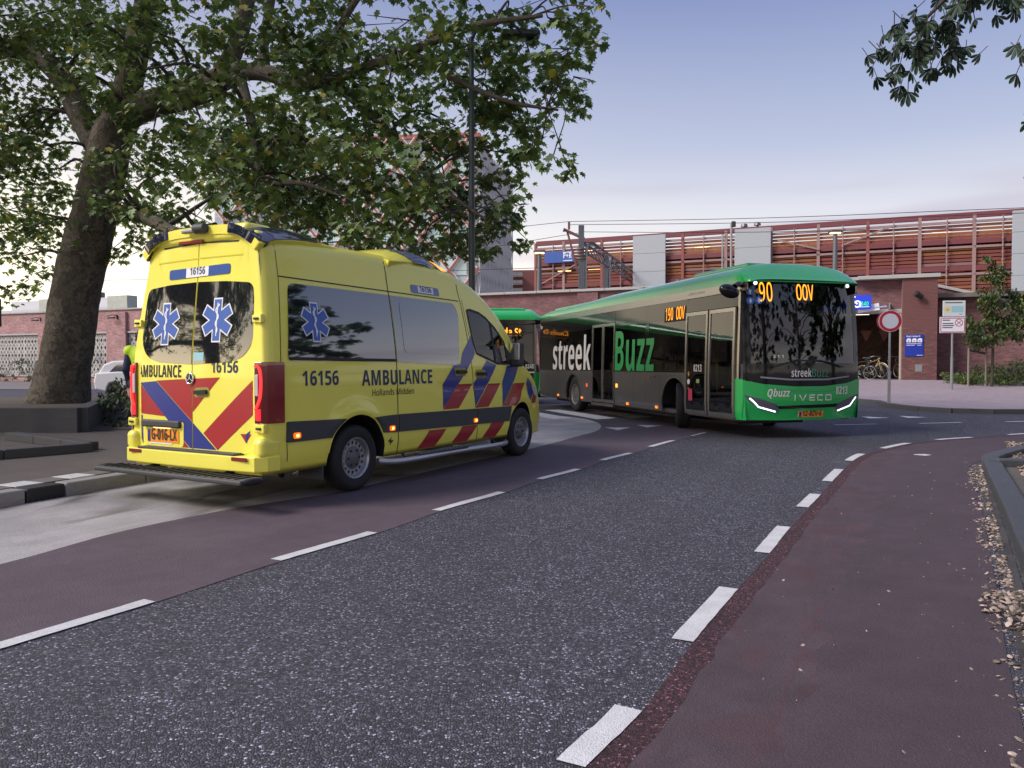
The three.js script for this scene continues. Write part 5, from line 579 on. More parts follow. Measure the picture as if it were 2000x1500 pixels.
function makeBus(o) {
  const b = thing('city_bus', o.label, 'bus', o.pos, Math.PI / 2 - o.yaw, 'green and black city buses');
  const Wb = (u, h) => { let w = 1.272 - 0.035 * smooth(1.1, 2.8, h) - 0.02 * (1 - smooth(0.3, 0.5, h)); if (u < -3.05) w -= 0.16 * ((-3.05 - u) / 0.3) ** 2; if (u > 8.4) w -= 0.10 * ((u - 8.4) / 0.3) ** 2; return w; };
  const SR = (u, h) => V3(u, h, Wb(u, h)), SL = (u, h) => V3(u, h, -Wb(u, h));
  const SF = (q, h) => V3(8.80 - 0.20 * Math.abs(q / 1.25) ** 2.4 - 0.13 * Math.max(0, (h - 1.2) / 1.6) ** 1.6 - 0.05 * smooth(0.75, 0.3, h), h, -q), SBk = (q, h) => V3(-3.35 + 0.12 * Math.abs(q / 1.25) ** 3 + 0.1 * smooth(1.2, 2.9, h), h, q);
  const arcPts = (c, r, a0, a1, n = 14) => Array.from({ length: n + 1 }, (_, i) => { const t = lerp(a0, a1, i / n); return [c + Math.cos(t) * r, 0.48 + Math.sin(t) * r]; });
  const FW = 6.06, AR = 0.585, lowA = Math.asin((0.33 - 0.48) / AR);
  // skirts with round wheel arches
  for (const [S, sg] of [[SR, 1], [SL, -1]]) {
    const segs = sg > 0 ? [[-3.28, 'r', -1], [0, 'r', 1.40], [2.93, 'f', -1], [FW, 'f', 6.6]] : null;
    const top = 1.165, y0 = (u) => (u < -1 ? 0.33 + 0.1 * smooth(-0.8, -3.2, u) : 0.33);
    const left = (x0, c) => [[x0, y0(x0), 0.02], [x0 * 0.4 + (c - AR) * 0.6, y0(x0 * 0.4 + (c - AR) * 0.6)], ...arcPts(c, AR, Math.PI - lowA, Math.PI / 2), [c, top], [x0, top]], right = (c, x1) => [...arcPts(c, AR, Math.PI / 2, lowA), [x1, 0.33, 0.01], [x1, top, 0], [c, top]];
    const put = (pts) => mesh('skirt_panel', slab(rounded(pts), S, 0.0, 0.03, 0.25, sg), BUS.grey, b);
    if (sg > 0) { put(left(-3.28, 0)); put(right(0, 1.40)); put(left(2.93, FW)); if (0.01) put([...arcPts(FW, AR, Math.PI / 2, 0.42, 8), [6.6, 0.72], [6.6, top], [FW, top]]); } else { put(left(-3.28, 0)); put(right(0, FW / 2)); put(left(FW / 2 + 0.01, FW)); put(right(FW, 8.45)); }
    for (const c of [0, FW]) { mesh('arch_trim', ribbon(arcPts(c, AR + 0.012, Math.PI - 0.05, c && sg > 0 ? 0.42 : 0.05, 20), 0.03, S, 0.006, false, sg), BUS.alu, b); mesh('wheel_well', new THREE.CylinderGeometry(AR + 0.02, AR + 0.02, 0.7, 30, 1, true, Math.PI * 0.5, Math.PI).rotateX(Math.PI / 2).translate(c, 0.48, sg * 0.9), M.seal, b); }
    // glass band, one pane after another
    const cuts = sg > 0 ? [[-3.22, -1.62], [-1.6, 1.395], [2.93, 4.72], [4.74, 6.58]] : [[-3.22, -1.62], [-1.6, 0.3], [0.32, 2.2], [2.22, 4.1], [4.12, 6.0], [6.02, 7.3], [7.32, 8.4]];
    for (const [x0, x1] of cuts) { const pn = mesh('side_window', panel(rounded([[x0, 1.17], [x1, 1.17], [x1, 2.68], [x0, 2.68]], 0.02), S, -0.004, 0.35, sg), x1 < -1 ? BUS.black : BUS.tint, b); mesh('window_frame', ribbon([[x0 + 0.03, 1.2], [x1 - 0.03, 1.2], [x1 - 0.03, 2.65], [x0 + 0.03, 2.65]], 0.09, S, -0.001, true, sg), BUS.black, pn); if (x1 > 0 && sg > 0) mesh('blind_band', panel(rectShape(x0 + 0.07, 2.3, x1 - 0.07, 2.62), S, 0, 0.35, sg), BUS.black, pn); }
    mesh('belt_strip', ribbon(sg > 0 ? [[-3.2, 1.168], [1.39, 1.168]] : [[-3.2, 1.168], [8.4, 1.168]], 0.018, S, 0.004, false, sg), BUS.alu, b); if (sg > 0) mesh('belt_strip', ribbon([[2.94, 1.168], [6.58, 1.168]], 0.018, S, 0.004, false, sg), BUS.alu, b);
    mesh('roof_gutter', slab(rounded([[-3.2, 2.69], [8.62, 2.69], [8.62, 2.85], [-3.2, 2.85]], 0.02), S, 0.012, 0.04, 0.3, sg), o.gutter ?? (BUS.gutter ??= std({ color: rgb(0.24, 0.235, 0.23), roughness: 0.22, metalness: 0.85 })), b);
    for (const [u, h] of [[-1.26, 0.42], [0.71, 0.42], [3.72, 0.4], [5.25, 0.4]]) { const l = mesh('marker_lamp', slab(rounded([[u - 0.06, h - 0.03], [u + 0.06, h - 0.03], [u + 0.06, h + 0.03], [u - 0.06, h + 0.03]], 0.012), S, 0.018, 0.02, 0, sg), std({ color: rgb(0.5, 0.15, 0.02), roughness: 0.3, emissive: rgb(1, 0.2, 0.01), emissiveIntensity: 0.7 }), b); mesh('bulb', panel(rectShape(u - 0.022, h - 0.016, u + 0.022, h + 0.016), S, 0.021, 0, sg), BUS.marker, l); }
    for (const u of sg > 0 ? [-2.3, -0.62, 0.66, 4.05, 4.72, 5.4] : [-1.8, 1.6, 3.2, 4.6]) mesh('panel_seam', ribbon([[u, 0.4], [u, 1.15]], 0.008, S, 0.002, false, sg), M.seal, b);
  }
  if (o.front !== false) { const s = SR; for (const [u, h, mt] of [[1.08, 0.78, std({ color: rgb(0.4, 0.05, 0.02), emissive: rgb(1, 0.1, 0.03), emissiveIntensity: 0.6 })], [3.08, 0.82, BUS.marker]]) mesh('door_button', slab(rectShape(u - 0.045, h - 0.045, u + 0.045, h + 0.045), s, 0.012, 0.012, 0), mt, b); }
  // roof: arched green shell
  {
    const us = []; for (let u = -3.25; u < 8.72; u += u > 7.9 || u < -2.8 ? 0.08 : 0.3) us.push(u); us.push(8.72);
    const ring = (u) => { const f = clamp((8.74 - u) / 0.42), rr = smooth(-3.4, -2.4, u), top = 2.85 + (0.40 - 0.13 * smooth(2.5, -1, u)) * (0.04 + 0.96 * f ** 0.8) * (0.55 + 0.45 * rr), w = Wb(u, 2.8) + 0.005, out = []; for (let i = 0; i <= 24; i++) { const t = i / 24 * Math.PI, c = Math.cos(t), s = Math.sin(t); out.push([u, 2.845 + (top - 2.845) * Math.pow(s, 0.62), w * Math.sign(c) * Math.pow(Math.abs(c), 0.72)]); } return out; };
    const pos = [], idx = [], n = 25; us.forEach((u) => ring(u).forEach((p) => pos.push(...p))); for (let i = 0; i + 1 < us.length; i++) for (let j = 0; j < n - 1; j++) { const A = i * n + j; idx.push(A, A + n, A + 1, A + 1, A + n, A + n + 1); } for (const i of [0, us.length - 1]) for (let j = 1; j < n - 2; j++) idx.push(i * n, i * n + j, i * n + j + 1);
    const g = new THREE.BufferGeometry(); g.setAttribute('position', new THREE.Float32BufferAttribute(pos, 3)); g.setIndex(idx); g.computeVertexNormals(); g.setAttribute('uv', new THREE.BufferAttribute(new Float32Array(pos.length / 3 * 2), 2)); const roof = mesh('roof', g, BUS.green, b);
    mesh('roof_pod', rbox(2.0, 0.1, 1.7, 0.045, 7.1, 3.22, 0, 3), BUS.green, roof); mesh('roof_pod', rbox(3.2, 0.12, 1.7, 0.05, -1.2, 3.09, 0, 3), BUS.green, roof); mesh('roof_rib', merge([-0.4, 1.6, 3.4, 5.2].map((u) => box(0.05, 0.03, 1.5, u, 3.21 + (u > 2 ? 0.03 : -0.04), 0))), BUS.green, roof);
    mesh('ceiling', box(11.6, 0.04, 2.3, 2.6, 2.72, 0), BUS.inside, b);
  }
  // floor and rear end
  mesh('floor', box(11.7, 0.08, 2.36, 2.6, 0.345, 0), BUS.inside, b); mesh('underframe', box(10.5, 0.16, 1.5, 2.4, 0.27, 0), M.seal, b); mesh('rear_deck', box(3.4, 0.7, 2.3, -1.45, 0.75, 0), BUS.inside, b);
  mesh('rear_panel', panel(rounded([[-1.2, 0.42], [1.2, 0.42], [1.22, 1.2], [1.19, 2.86], [-1.19, 2.86], [-1.22, 1.2]], 0.05), SBk, 0, 0.3, 1), BUS.grey, b);
  // front: windscreen, black band, green bumper
  mesh('windscreen', panel(rounded([[-1.13, 1.34], [1.13, 1.34], [1.12, 2.84], [-1.12, 2.84]], 0.08), SF, 0, 0.18), BUS.screen, b);
  mesh('windscreen_frame', ribbon([[-1.15, 1.34], [1.15, 1.34], [1.14, 2.85], [-1.14, 2.85]], 0.07, SF, 0.003, true), BUS.black, b);
  for (const s of [-1, 1]) mesh('corner_pillar', panel(rounded([[s * 1.14, 0.95], [s * 1.25, 0.95], [s * 1.235, 2.86], [s * 1.12, 2.86]]), SF, 0.001, 0.2), o.open ? BUS.black : BUS.green, b);
  const band = mesh('front_band', slab(rounded([[-1.24, 1.07], [-0.9, 1.0], [-0.3, 0.955], [0.3, 0.955], [0.9, 1.01], [1.24, 1.09], [1.2, 1.33], [-1.2, 1.33]]), SF, 0.008, 0.03, 0.15), BUS.black, b); mesh('band_crease', ribbon([[-0.95, 1.12], [-0.4, 1.075], [0.4, 1.075], [0.95, 1.13]], 0.03, SF, 0.012), BUS.panelGrey, band);
  const bump = mesh('front_bumper', slab(rounded([[-1.25, 0.345, 0.08], [-0.6, 0.335], [0.6, 0.335], [1.25, 0.345, 0.08], [1.25, 1.085], [0.9, 1.005], [0.3, 0.95], [-0.3, 0.95], [-0.9, 0.995], [-1.25, 1.065]]), SF, 0.02, 0.04, 0.12), BUS.green, b);
  for (const s of [-1, 1]) mesh('bumper_corner', panel(rounded([[8.4, 0.34], [8.64, 0.34], [8.62, 1.08], [8.4, 1.09]], 0.02), s > 0 ? SR : SL, 0.008, 0.1, s), BUS.green, b);
  mesh('air_slot', slab(rounded([[-0.6, 0.545], [0.62, 0.565], [0.68, 0.63], [-0.68, 0.6]], 0.02), SF, 0.026, 0.02, 0.15), BUS.black, bump); mesh('crease', ribbon([[-0.75, 0.92], [-0.3, 0.88], [0.35, 0.88], [0.8, 0.93]], 0.05, SF, 0.023), phys({ color: rgb(0.02, 0.34, 0.1), roughness: 0.25, clearcoat: 1 }), bump);
  for (const s of [-1, 1]) {
    const f = (l) => (s < 0 ? l : l.map(([x, ...r]) => [-x, ...r]).reverse()), hl = part('headlight', b); mesh('lens', slab(rounded(f([[-1.235, 0.80], [-1.0, 0.745], [-0.64, 0.63], [-0.6, 0.5], [-0.66, 0.465], [-0.95, 0.54], [-1.16, 0.69]]), 0.02), SF, 0.026, 0.02, 0.1), phys({ color: rgb(0.10, 0.10, 0.13), roughness: 0.08, clearcoat: 1 }), hl);
    mesh('light_strip', ribbon(f([[-1.14, 0.74], [-1.06, 0.67], [-0.98, 0.585], [-0.66, 0.495]]), 0.026, SF, 0.031, false), BUS.lamp, hl); for (const q of [-0.98, -0.84, -0.73]) mesh('projector', new THREE.CircleGeometry(0.035, 18).rotateY(Math.PI / 2).translate(SF(q, 0).x + 0.035, 0.62 + (q + 0.7) * -0.12, s < 0 ? -q : q), M.chrome, hl);
    mesh('wiper', tube([SF(s * 0.75, 1.3).add(V3(0.05, 0, 0)), SF(s * 0.35, 1.4).add(V3(0.05, 0, 0)), SF(-s * 0.25, 1.43).add(V3(0.03, 0, 0))], 0.012, 20, 6), M.seal, b);
  }
  mesh('lettering', lettering('streek', -0.37, 0.05, 1.125, 0.105, SF, 0.014), BUS.whiteText, band); mesh('lettering', lettering('Buzz', 0.06, 0.42, 1.125, 0.105, SF, 0.014, 1, fontRegular), std({ color: rgb(0.05, 0.26, 0.14), roughness: 0.4 }), band);
  mesh('lettering', lettering('Qbuzz', -0.84, -0.42, 0.765, 0.1, SF, 0.025, 1, fontBold, 0.18), BUS.whiteText, bump); mesh('fleet_number', lettering(o.number, 0.6, 0.9, 0.80, 0.105, SF, 0.025), BUS.whiteText, bump);
  { // maker's name in thin metal strokes
    const L = []; const seg = (p) => L.push(ribbon(p, 0.022, SF, 0.026)); const y0 = 0.69, y1 = 0.80, g = (i) => -0.33 + i * 0.16; seg([[g(0) + 0.03, y0], [g(0) + 0.03, y1]]); seg([[g(1) - 0.04, y1], [g(1) + 0.03, y0], [g(1) + 0.1, y1]]); seg([[g(2) + 0.13, y0 + 0.01], [g(2) + 0.02, y0 + 0.01], [g(2) + 0.02, y1 - 0.01], [g(2) + 0.13, y1 - 0.01]]); seg([[g(2) + 0.03, (y0 + y1) / 2], [g(2) + 0.12, (y0 + y1) / 2]]); seg([[g(3) + 0.14, y0 + 0.01], [g(3) + 0.03, y0 + 0.01], [g(3) + 0.03, y1 - 0.01], [g(3) + 0.14, y1 - 0.01]]); seg([[g(4) + 0.05, y0 + 0.01], [g(4) + 0.17, y0 + 0.01], [g(4) + 0.17, y1 - 0.01], [g(4) + 0.05, y1 - 0.01], [g(4) + 0.05, y0]]); mesh('maker_name', merge(L), BUS.whiteText, bump); }
  { const np = part('number_plate', b); mesh('plate', slab(rounded([[-0.2, 0.39], [0.33, 0.39], [0.33, 0.5], [-0.2, 0.5]], 0.012), SF, 0.032, 0.012, 0), std({ color: rgb(0.8, 0.27, 0.03), roughness: 0.4 }), np); mesh('country_band', panel(rectShape(-0.195, 0.395, -0.15, 0.495), SF, 0.034, 0), M.signBlue, np); mesh('plate_number', lettering(o.plate, -0.12, 0.29, 0.41, 0.07, SF, 0.034), M.ink, np); }
  // destination displays behind the glass
  { const d = part('front_display', b), SD = (q, h) => SF(q, h).add(V3(-0.06, 0, 0)); mesh('screen', panel(rectShape(-1.0, 2.43, 0.95, 2.8), SD, 0, 0.2), M.seal, d); const S2 = (q, h) => SF(q, h).add(V3(0.004, 0, 0)); mesh('route_number', lettering(o.route[0], -0.92, -0.68, 2.5, 0.25, S2, 0.0, 1, fontMono), BUS.led, d); mesh('destination', lettering(o.route[1], -0.2, 0.17, 2.53, 0.21, S2, 0.0, 1, fontMono), BUS.led, d);
    const disc = (q, h, mt) => { const s = new THREE.Shape(); s.absarc(q, h, 0.07, 0, Math.PI * 2); return mesh('pictogram', panel(s, SF, 0.004, 0), mt, b); }; const blueS = std({ color: rgb(0.03, 0.12, 0.42), roughness: 0.4 }); for (const [q, h] of [[-1.08, 2.68], [-1.08, 2.51], [-0.93, 2.52]]) { const m = disc(q, h, blueS); mesh('symbol', merge([ribbon([[q, h + 0.04], [q, h - 0.045]], 0.022, SF, 0.006), ribbon([[q - 0.03, h - 0.01], [q + 0.03, h + 0.01]], 0.014, SF, 0.007)]), M.signWhite, m); } mesh('pictogram', panel(new THREE.Shape(P2([[-1.01, 2.69], [-0.94, 2.64], [-0.87, 2.69], [-0.94, 2.74]])), SF, 0.004, 0), std({ color: rgb(0.6, 0.25, 0.04), roughness: 0.4 }), b);
    for (const q of [-0.98, 1.02]) mesh('marker_light', new THREE.SphereGeometry(0.035, 12, 8).translate(SF(q, 2.83).x + 0.01, 2.835, -q), BUS.lamp, b); mesh('windscreen_number', lettering('3 1 1', -0.72, -0.52, 1.47, 0.04, SF, 0.004), M.signWhite, b); }
  const sd = part('side_display', b); mesh('screen', panel(rectShape(o.side[1] - 0.06, 2.26, o.side[2] + 0.06, 2.56), SR, 0.003, 0.2), M.seal, sd); mesh('destination', lettering(o.side[0], o.side[1], o.side[2], 2.3, 0.19, SR, 0.006, 1, o.side[3] ? fontBold : fontMono), BUS.led, sd);
  // doors
  const leaf = (x0, x1, off, mt) => { const S = (u, h) => SR(u, h).add(V3(0, 0, off)), d = part('door', b); mesh('glass', panel(rectShape(x0 + 0.04, 0.42, x1 - 0.04, 2.34), S, 0, 0.3), mt, d); mesh('frame', merge([slab(rounded([[x0, 0.36], [x0 + 0.055, 0.36], [x0 + 0.055, 2.4], [x0, 2.4]], 0.01), S, 0.015, 0.04, 0.4), slab(rounded([[x1 - 0.055, 0.36], [x1, 0.36], [x1, 2.4], [x1 - 0.055, 2.4]], 0.01), S, 0.015, 0.04, 0.4), slab(rounded([[x0 + 0.055, 2.33], [x1 - 0.055, 2.33], [x1 - 0.055, 2.4], [x0 + 0.055, 2.4]]), S, 0.014, 0.04, 0.4), slab(rounded([[x0 + 0.055, 0.36], [x1 - 0.055, 0.36], [x1 - 0.055, 0.44], [x0 + 0.055, 0.44]]), S, 0.014, 0.04, 0.4)]), o.open ? BUS.alu : BUS.black, d); return d; };
  leaf(1.42, 2.155, -0.005, BUS.tint); leaf(2.165, 2.91, -0.005, BUS.tint); mesh('door_step', slab(rectShape(1.46, 0.27, 2.9, 0.34), SR, 0.05, 0.12, 0.4), BUS.alu, b);
  mesh('door_header', slab(rectShape(1.41, 2.41, 2.92, 2.68), SR, 0.002, 0.03, 0.3), BUS.black, b); mesh('door_header', slab(rectShape(6.6, 2.42, 8.44, 2.68), SR, 0.002, 0.03, 0.3), BUS.black, b);
  const fd = leaf(6.62, 7.47, 0.05, BUS.tint); leaf(7.49, 8.4, 0.03, o.open ? BUS.clear : BUS.tint);
  mesh('door_post', slab(rectShape(8.43, 0.36, 8.49, 2.68), SR, 0.004, 0.05, 0.3), BUS.alu, b); mesh('entrance_sill', slab(rectShape(6.62, 0.33, 8.42, 0.37), SR, 0.012, 0.05, 0.4), BUS.alu, b);
  { const S = (u, h) => SR(u, h).add(V3(0, 0, 0.054)); mesh('fleet_number', lettering(o.number, o.numberAt[0], o.numberAt[1], 1.21, 0.1, S, 0.002), BUS.whiteText, b); if (o.open) { mesh('sticker', panel(rectShape(6.76, 0.62, 6.92, 0.86), S, 0.002, 0), std({ color: rgb(0.6, 0.03, 0.1), roughness: 0.5 }), fd); mesh('sticker', panel(new THREE.Shape(P2([[6.72, 1.16], [6.77, 1.1], [6.82, 1.16], [6.77, 1.22]])), S, 0.002, 0), std({ color: rgb(0.6, 0.25, 0.05) }), fd); const c = new THREE.Shape(); c.absarc(6.77, 1.0, 0.055, 0, Math.PI * 2); mesh('sticker', panel(c, S, 0.002, 0), M.signWhite, fd); mesh('sticker', panel(rectShape(7.08, 0.98, 7.2, 1.06), S, 0.002, 0), std({ color: rgb(0.3, 0.4, 0.1) }), fd); mesh('grab_rail', tube([[7.15, 0.5, 1.2], [7.15, 1.4, 1.2], [7.12, 1.9, 1.18]], 0.016, 16, 6), BUS.alu, fd); } else mesh('sticker', panel(rectShape(8.2, 1.06, 8.42, 1.1), S, 0.002, 0), M.signWhite, fd); }
  // big side lettering and small print
  if (o.brand) { mesh('lettering', lettering('streek', -1.73, 1.36, 1.2, 0.66, SR, 0.012), BUS.whiteText, b); mesh('lettering', lettering('Buzz', 2.98, 5.12, 1.2, 0.70, SR, 0.012), BUS.greenText, b); mesh('model_name', lettering('CROSSWAY', 6.62, 7.25, 2.755, 0.035, SR, 0.016, 1, fontRegular), BUS.whiteText, b); mesh('lettering', lettering('Qo', -3.05, -2.85, 2.5, 0.07, SR, 0.006), BUS.whiteText, b); mesh('flap_handle', slab(rounded([[4.9, 1.06], [5.2, 1.07], [5.2, 1.1], [4.9, 1.09]], 0.01), SR, 0.03, 0.02, 0), BUS.alu, b); }
  // mirrors
  for (const s of o.open ? [1] : []) { const m = part('mirror', b); mesh('arm', tube([[8.45, 2.78, s * 1.15], [8.6, 2.8, s * 1.35], [8.7, 2.74, s * 1.5]], 0.05, 16, 8), BUS.black, m); mesh('housing', new THREE.SphereGeometry(1, 20, 14).scale(0.11, 0.12, 0.2).rotateX(-0.3).translate(8.66, 2.66, s * 1.58), BUS.black, m); }
  // wheels: the front pair is steered
  for (const [u, z, t] of [[0, 1.08, 0], [0, -1.08, 0], [FW, 1.06, o.steer], [FW, -1.06, o.steer]]) { const w = wheelParts(b, 0.485, 0.29, 0.29, 10, M.busRim ??= std({ color: rgb(0.3, 0.29, 0.26), roughness: 0.5, metalness: 0.5 })); w.position.set(u, 0.485, z); w.rotation.y = (z < 0 ? Math.PI : 0) - t; }
  mesh('axle', merge([rod([0, 0.485, -1], [0, 0.485, 1], 0.09), rod([FW, 0.44, -0.9], [FW, 0.44, 0.9], 0.08)]), M.seal, b);
  // inside: seats, poles, driver's place
  const seatG = [rbox(0.09, 0.62, 0.44, 0.03, -0.2, 0.72, 0), rbox(0.42, 0.1, 0.44, 0.03, 0, 0.42, 0), box(0.3, 0.35, 0.06, 0, 0.2, 0)]; for (const u of [-2.3, -1.5, -0.7, 0.3, 3.5, 4.4]) for (const z of [0.5, 0.96, -0.5, -0.96]) { const s = part('passenger_seat', b); s.position.set(u, u < 0.2 ? 1.09 : 0.385, z); mesh('backrest', seatG[0], BUS.seat, s); mesh('cushion', seatG[1], BUS.seat, s); mesh('pedestal', seatG[2], BUS.inside, s); }
  for (const [u, z] of [[1.3, 0.7], [3.0, 0.7], [3.0, -0.5], [5.4, 0.5], [6.5, 0.5], [7.4, 0.62]]) mesh('grab_pole', rod([u, 0.38, z], [u, 2.7, z], 0.018), M.pole ??= std({ color: rgb(0.55, 0.42, 0.06), roughness: 0.35 }), b);
  mesh('dashboard', merge([rbox(0.55, 0.5, 2.1, 0.12, 8.3, 1.12, 0), rbox(0.5, 0.16, 0.9, 0.06, 8.2, 1.4, -0.6)]), BUS.panelGrey, b); mesh('driver_partition', merge([rbox(0.06, 1.3, 1.0, 0.02, 7.0, 1.1, -0.65), rbox(1.0, 0.75, 0.06, 0.03, 7.55, 0.78, 0.1)]), BUS.panelGrey, b); mesh('driver_seat', merge([rbox(0.14, 0.8, 0.5, 0.06, 7.25, 1.45, -0.65), rbox(0.5, 0.14, 0.5, 0.05, 7.5, 1.0, -0.65), box(0.3, 0.55, 0.3, 7.5, 0.68, -0.65)]), BUS.seat, b); mesh('steering_wheel', new THREE.TorusGeometry(0.23, 0.02, 8, 30).rotateY(Math.PI / 2).rotateZ(-0.9).translate(7.95, 1.42, -0.65), M.seal, b); mesh('ticket_machine', rbox(0.3, 0.4, 0.26, 0.04, 7.95, 1.5, 0.05), M.seal, b); mesh('handrail', tube([[7.6, 0.9, 0.2], [7.6, 1.35, 0.2], [7.95, 1.38, 0.2], [8.0, 0.9, 0.2]], 0.018, 24, 6), BUS.alu, b);
  return b;
}
makeBus({ label: 'green and black city bus with lit 90 OOV display turning out of the junction', pos: [2.981, 0.002, -22.519], yaw: 2.85878, number: '8213', numberAt: [6.97, 7.28], plate: '12-BZV-6', route: ['90', 'OOV'], side: ['190 OOV', 5.62, 6.45], steer: R(27), brand: true, open: true });
makeBus({ label: 'second city bus half hidden behind the ambulance and the first bus', pos: [-7.62, 0.002, -27.4], yaw: Math.PI / 2 + R(2), number: '8248', numberAt: [8.12, 8.4], plate: '14-BZV-6', route: ['1', 'Gouda'], side: ['Gouda St', 6.9, 7.98, true], steer: 0, brand: false, open: false, gutter: BUS.black });
// ---------------------------------------------------------------- trees and plants
{
  const f1 = fbm(61, 7, 5), f2 = fbm(62, 17, 4), f3 = fbm(63, 48, 3);
  T.bark = tex(512, (u, v) => { const a = f1(u, v), b = f2(u, v), c = f3(u, v); const m3 = (p, r, t) => p.map((v, i) => lerp(v, r[i], t)); let k = [0.16, 0.135, 0.11]; k = m3(k, [0.235, 0.215, 0.165], smooth(0.53, 0.57, a)); k = m3(k, [0.10, 0.088, 0.075], smooth(0.56, 0.64, b) * 0.8); k = m3(k, [0.19, 0.175, 0.13], smooth(0.44, 0.38, a)); const q = 0.55 + 0.9 * c; return k.map((x) => Math.pow(x * q, 1 / 2.2)); }, true);
  T.barkBump = tex(512, (u, v) => { const h = smooth(0.36, 0.42, f1(u, v)) * 0.35 + smooth(0.52, 0.56, f1(u, v)) * 0.3 + f3(u, v) * 0.35; return [h, h, h]; });
}
M.bark = std({ color: rgb(0.5, 0.47, 0.44), map: rep(T.bark, 1 / 1.3, 1 / 1.1), bumpMap: rep(T.barkBump, 1 / 1.3, 1 / 1.1), bumpScale: 0.03, roughness: 0.92 });
M.twig = std({ color: rgb(0.05, 0.042, 0.034), roughness: 0.9 });
const leafMat = (c, t = 0.3) => phys({ color: c, roughness: 0.55, transmission: t, thickness: 0, ior: 1.35 });
function leafFan(outline, cup = 0.12, fold = 0.25) { const pos = [0, 0, 0], idx = [], uv = [0.5, 0]; outline.forEach(([x, y]) => { pos.push(x, y, -cup * (x * x * 1.4 + Math.max(0, y - 0.1) ** 2 * 0.8) + fold * Math.abs(x)); uv.push(x + 0.5, y); }); for (let i = 1; i < outline.length; i++) idx.push(0, i, i + 1); const g = new THREE.BufferGeometry(); g.setAttribute('position', new THREE.Float32BufferAttribute(pos, 3)); g.setAttribute('uv', new THREE.Float32BufferAttribute(uv, 2)); g.setIndex(idx); g.computeVertexNormals(); return g; }
const sym = (l) => [...l, ...l.slice(0, -1).reverse().map(([x, y]) => [-x, y])];
const planeLeaf = leafFan(sym([[0.06, -0.06], [0.30, -0.05], [0.27, 0.12], [0.52, 0.30], [0.30, 0.40], [0.34, 0.66], [0.15, 0.56], [0, 0.92]]).map(([x, y]) => [x, y]), 0.3);
const smallLeaf = leafFan(sym([[0.02, 0], [0.22, 0.3], [0.16, 0.7], [0, 1]]), 0.3);
// seven drooping leaflets on one stalk
const chestnutLeaf = (() => { const out = []; for (let k = 0; k < 6; k++) { const t = (k - 2.5) * 0.62, s = 1 - Math.abs(k - 2.5) * 0.09, g = leafFan(sym([[0.015, 0.02], [0.06, 0.3], [0.17, 0.66], [0.13, 0.88], [0, 1]]), 0.5); g.scale(s, s, s); g.rotateX(-0.35); g.rotateZ(-t); out.push(g); } return merge(out); })();
const tintLeaf = (r, lo, hi, warm) => { const t = r(), y = r() < warm ? 1 : 0; return new THREE.Color().setRGB(lerp(lo[0], hi[0], t) * (y ? 2.4 : 1), lerp(lo[1], hi[1], t) * (y ? 1.5 : 1), lerp(lo[2], hi[2], t)); };
function leafCloud(parent, name, blobs, per, geo, size, mat, lo, hi, warm, seed, droop = 0.6) {
  const r = mulberry(seed), total = blobs.reduce((s, b) => s + Math.max(6, Math.round(per * b[3] ** 2.2)), 0), im = new THREE.InstancedMesh(geo, mat, total), m = new THREE.Matrix4(), q = new THREE.Quaternion(), e = new THREE.Euler(); let n = 0;
  for (const [x, y, z, R0] of blobs) { const cnt = Math.max(6, Math.round(per * R0 ** 2.2)), sub = Array.from({ length: Math.max(2, Math.round(cnt / 26)) }, () => { const a = r() * 6.283, c = r() * 2 - 1, s = Math.sqrt(1 - c * c), d = R0 * Math.cbrt(0.1 + 0.9 * r()); return [Math.cos(a) * s * d, c * d * 0.8, Math.sin(a) * s * d]; });
    for (let k = 0; k < cnt; k++) { const c = sub[k % sub.length], w = R0 * 0.34 + 0.06, px = x + c[0] + (r() + r() - 1) * w, py = y + c[1] + (r() + r() - 1) * w * 0.7, pz = z + c[2] + (r() + r() - 1) * w; e.set(-Math.PI / 2 - droop * (0.4 + r() * 1.2), r() * 6.283, (r() - 0.5) * 0.9, 'YXZ'); q.setFromEuler(e); const s = size * (0.65 + r() * 0.6); m.compose(V3(px, py, pz), q, V3(s, s, s)); im.setMatrixAt(n, m); im.setColorAt(n, tintLeaf(r, lo, hi, warm)); n++; } }
  im.name = name; im.castShadow = im.receiveShadow = true; im.userData.kind = 'stuff'; parent.add(im); return im;
}
const planeMat = leafMat(rgb(1, 1, 1), 0.48);
const PL = { lo: [0.065, 0.11, 0.038], hi: [0.205, 0.3, 0.075] };
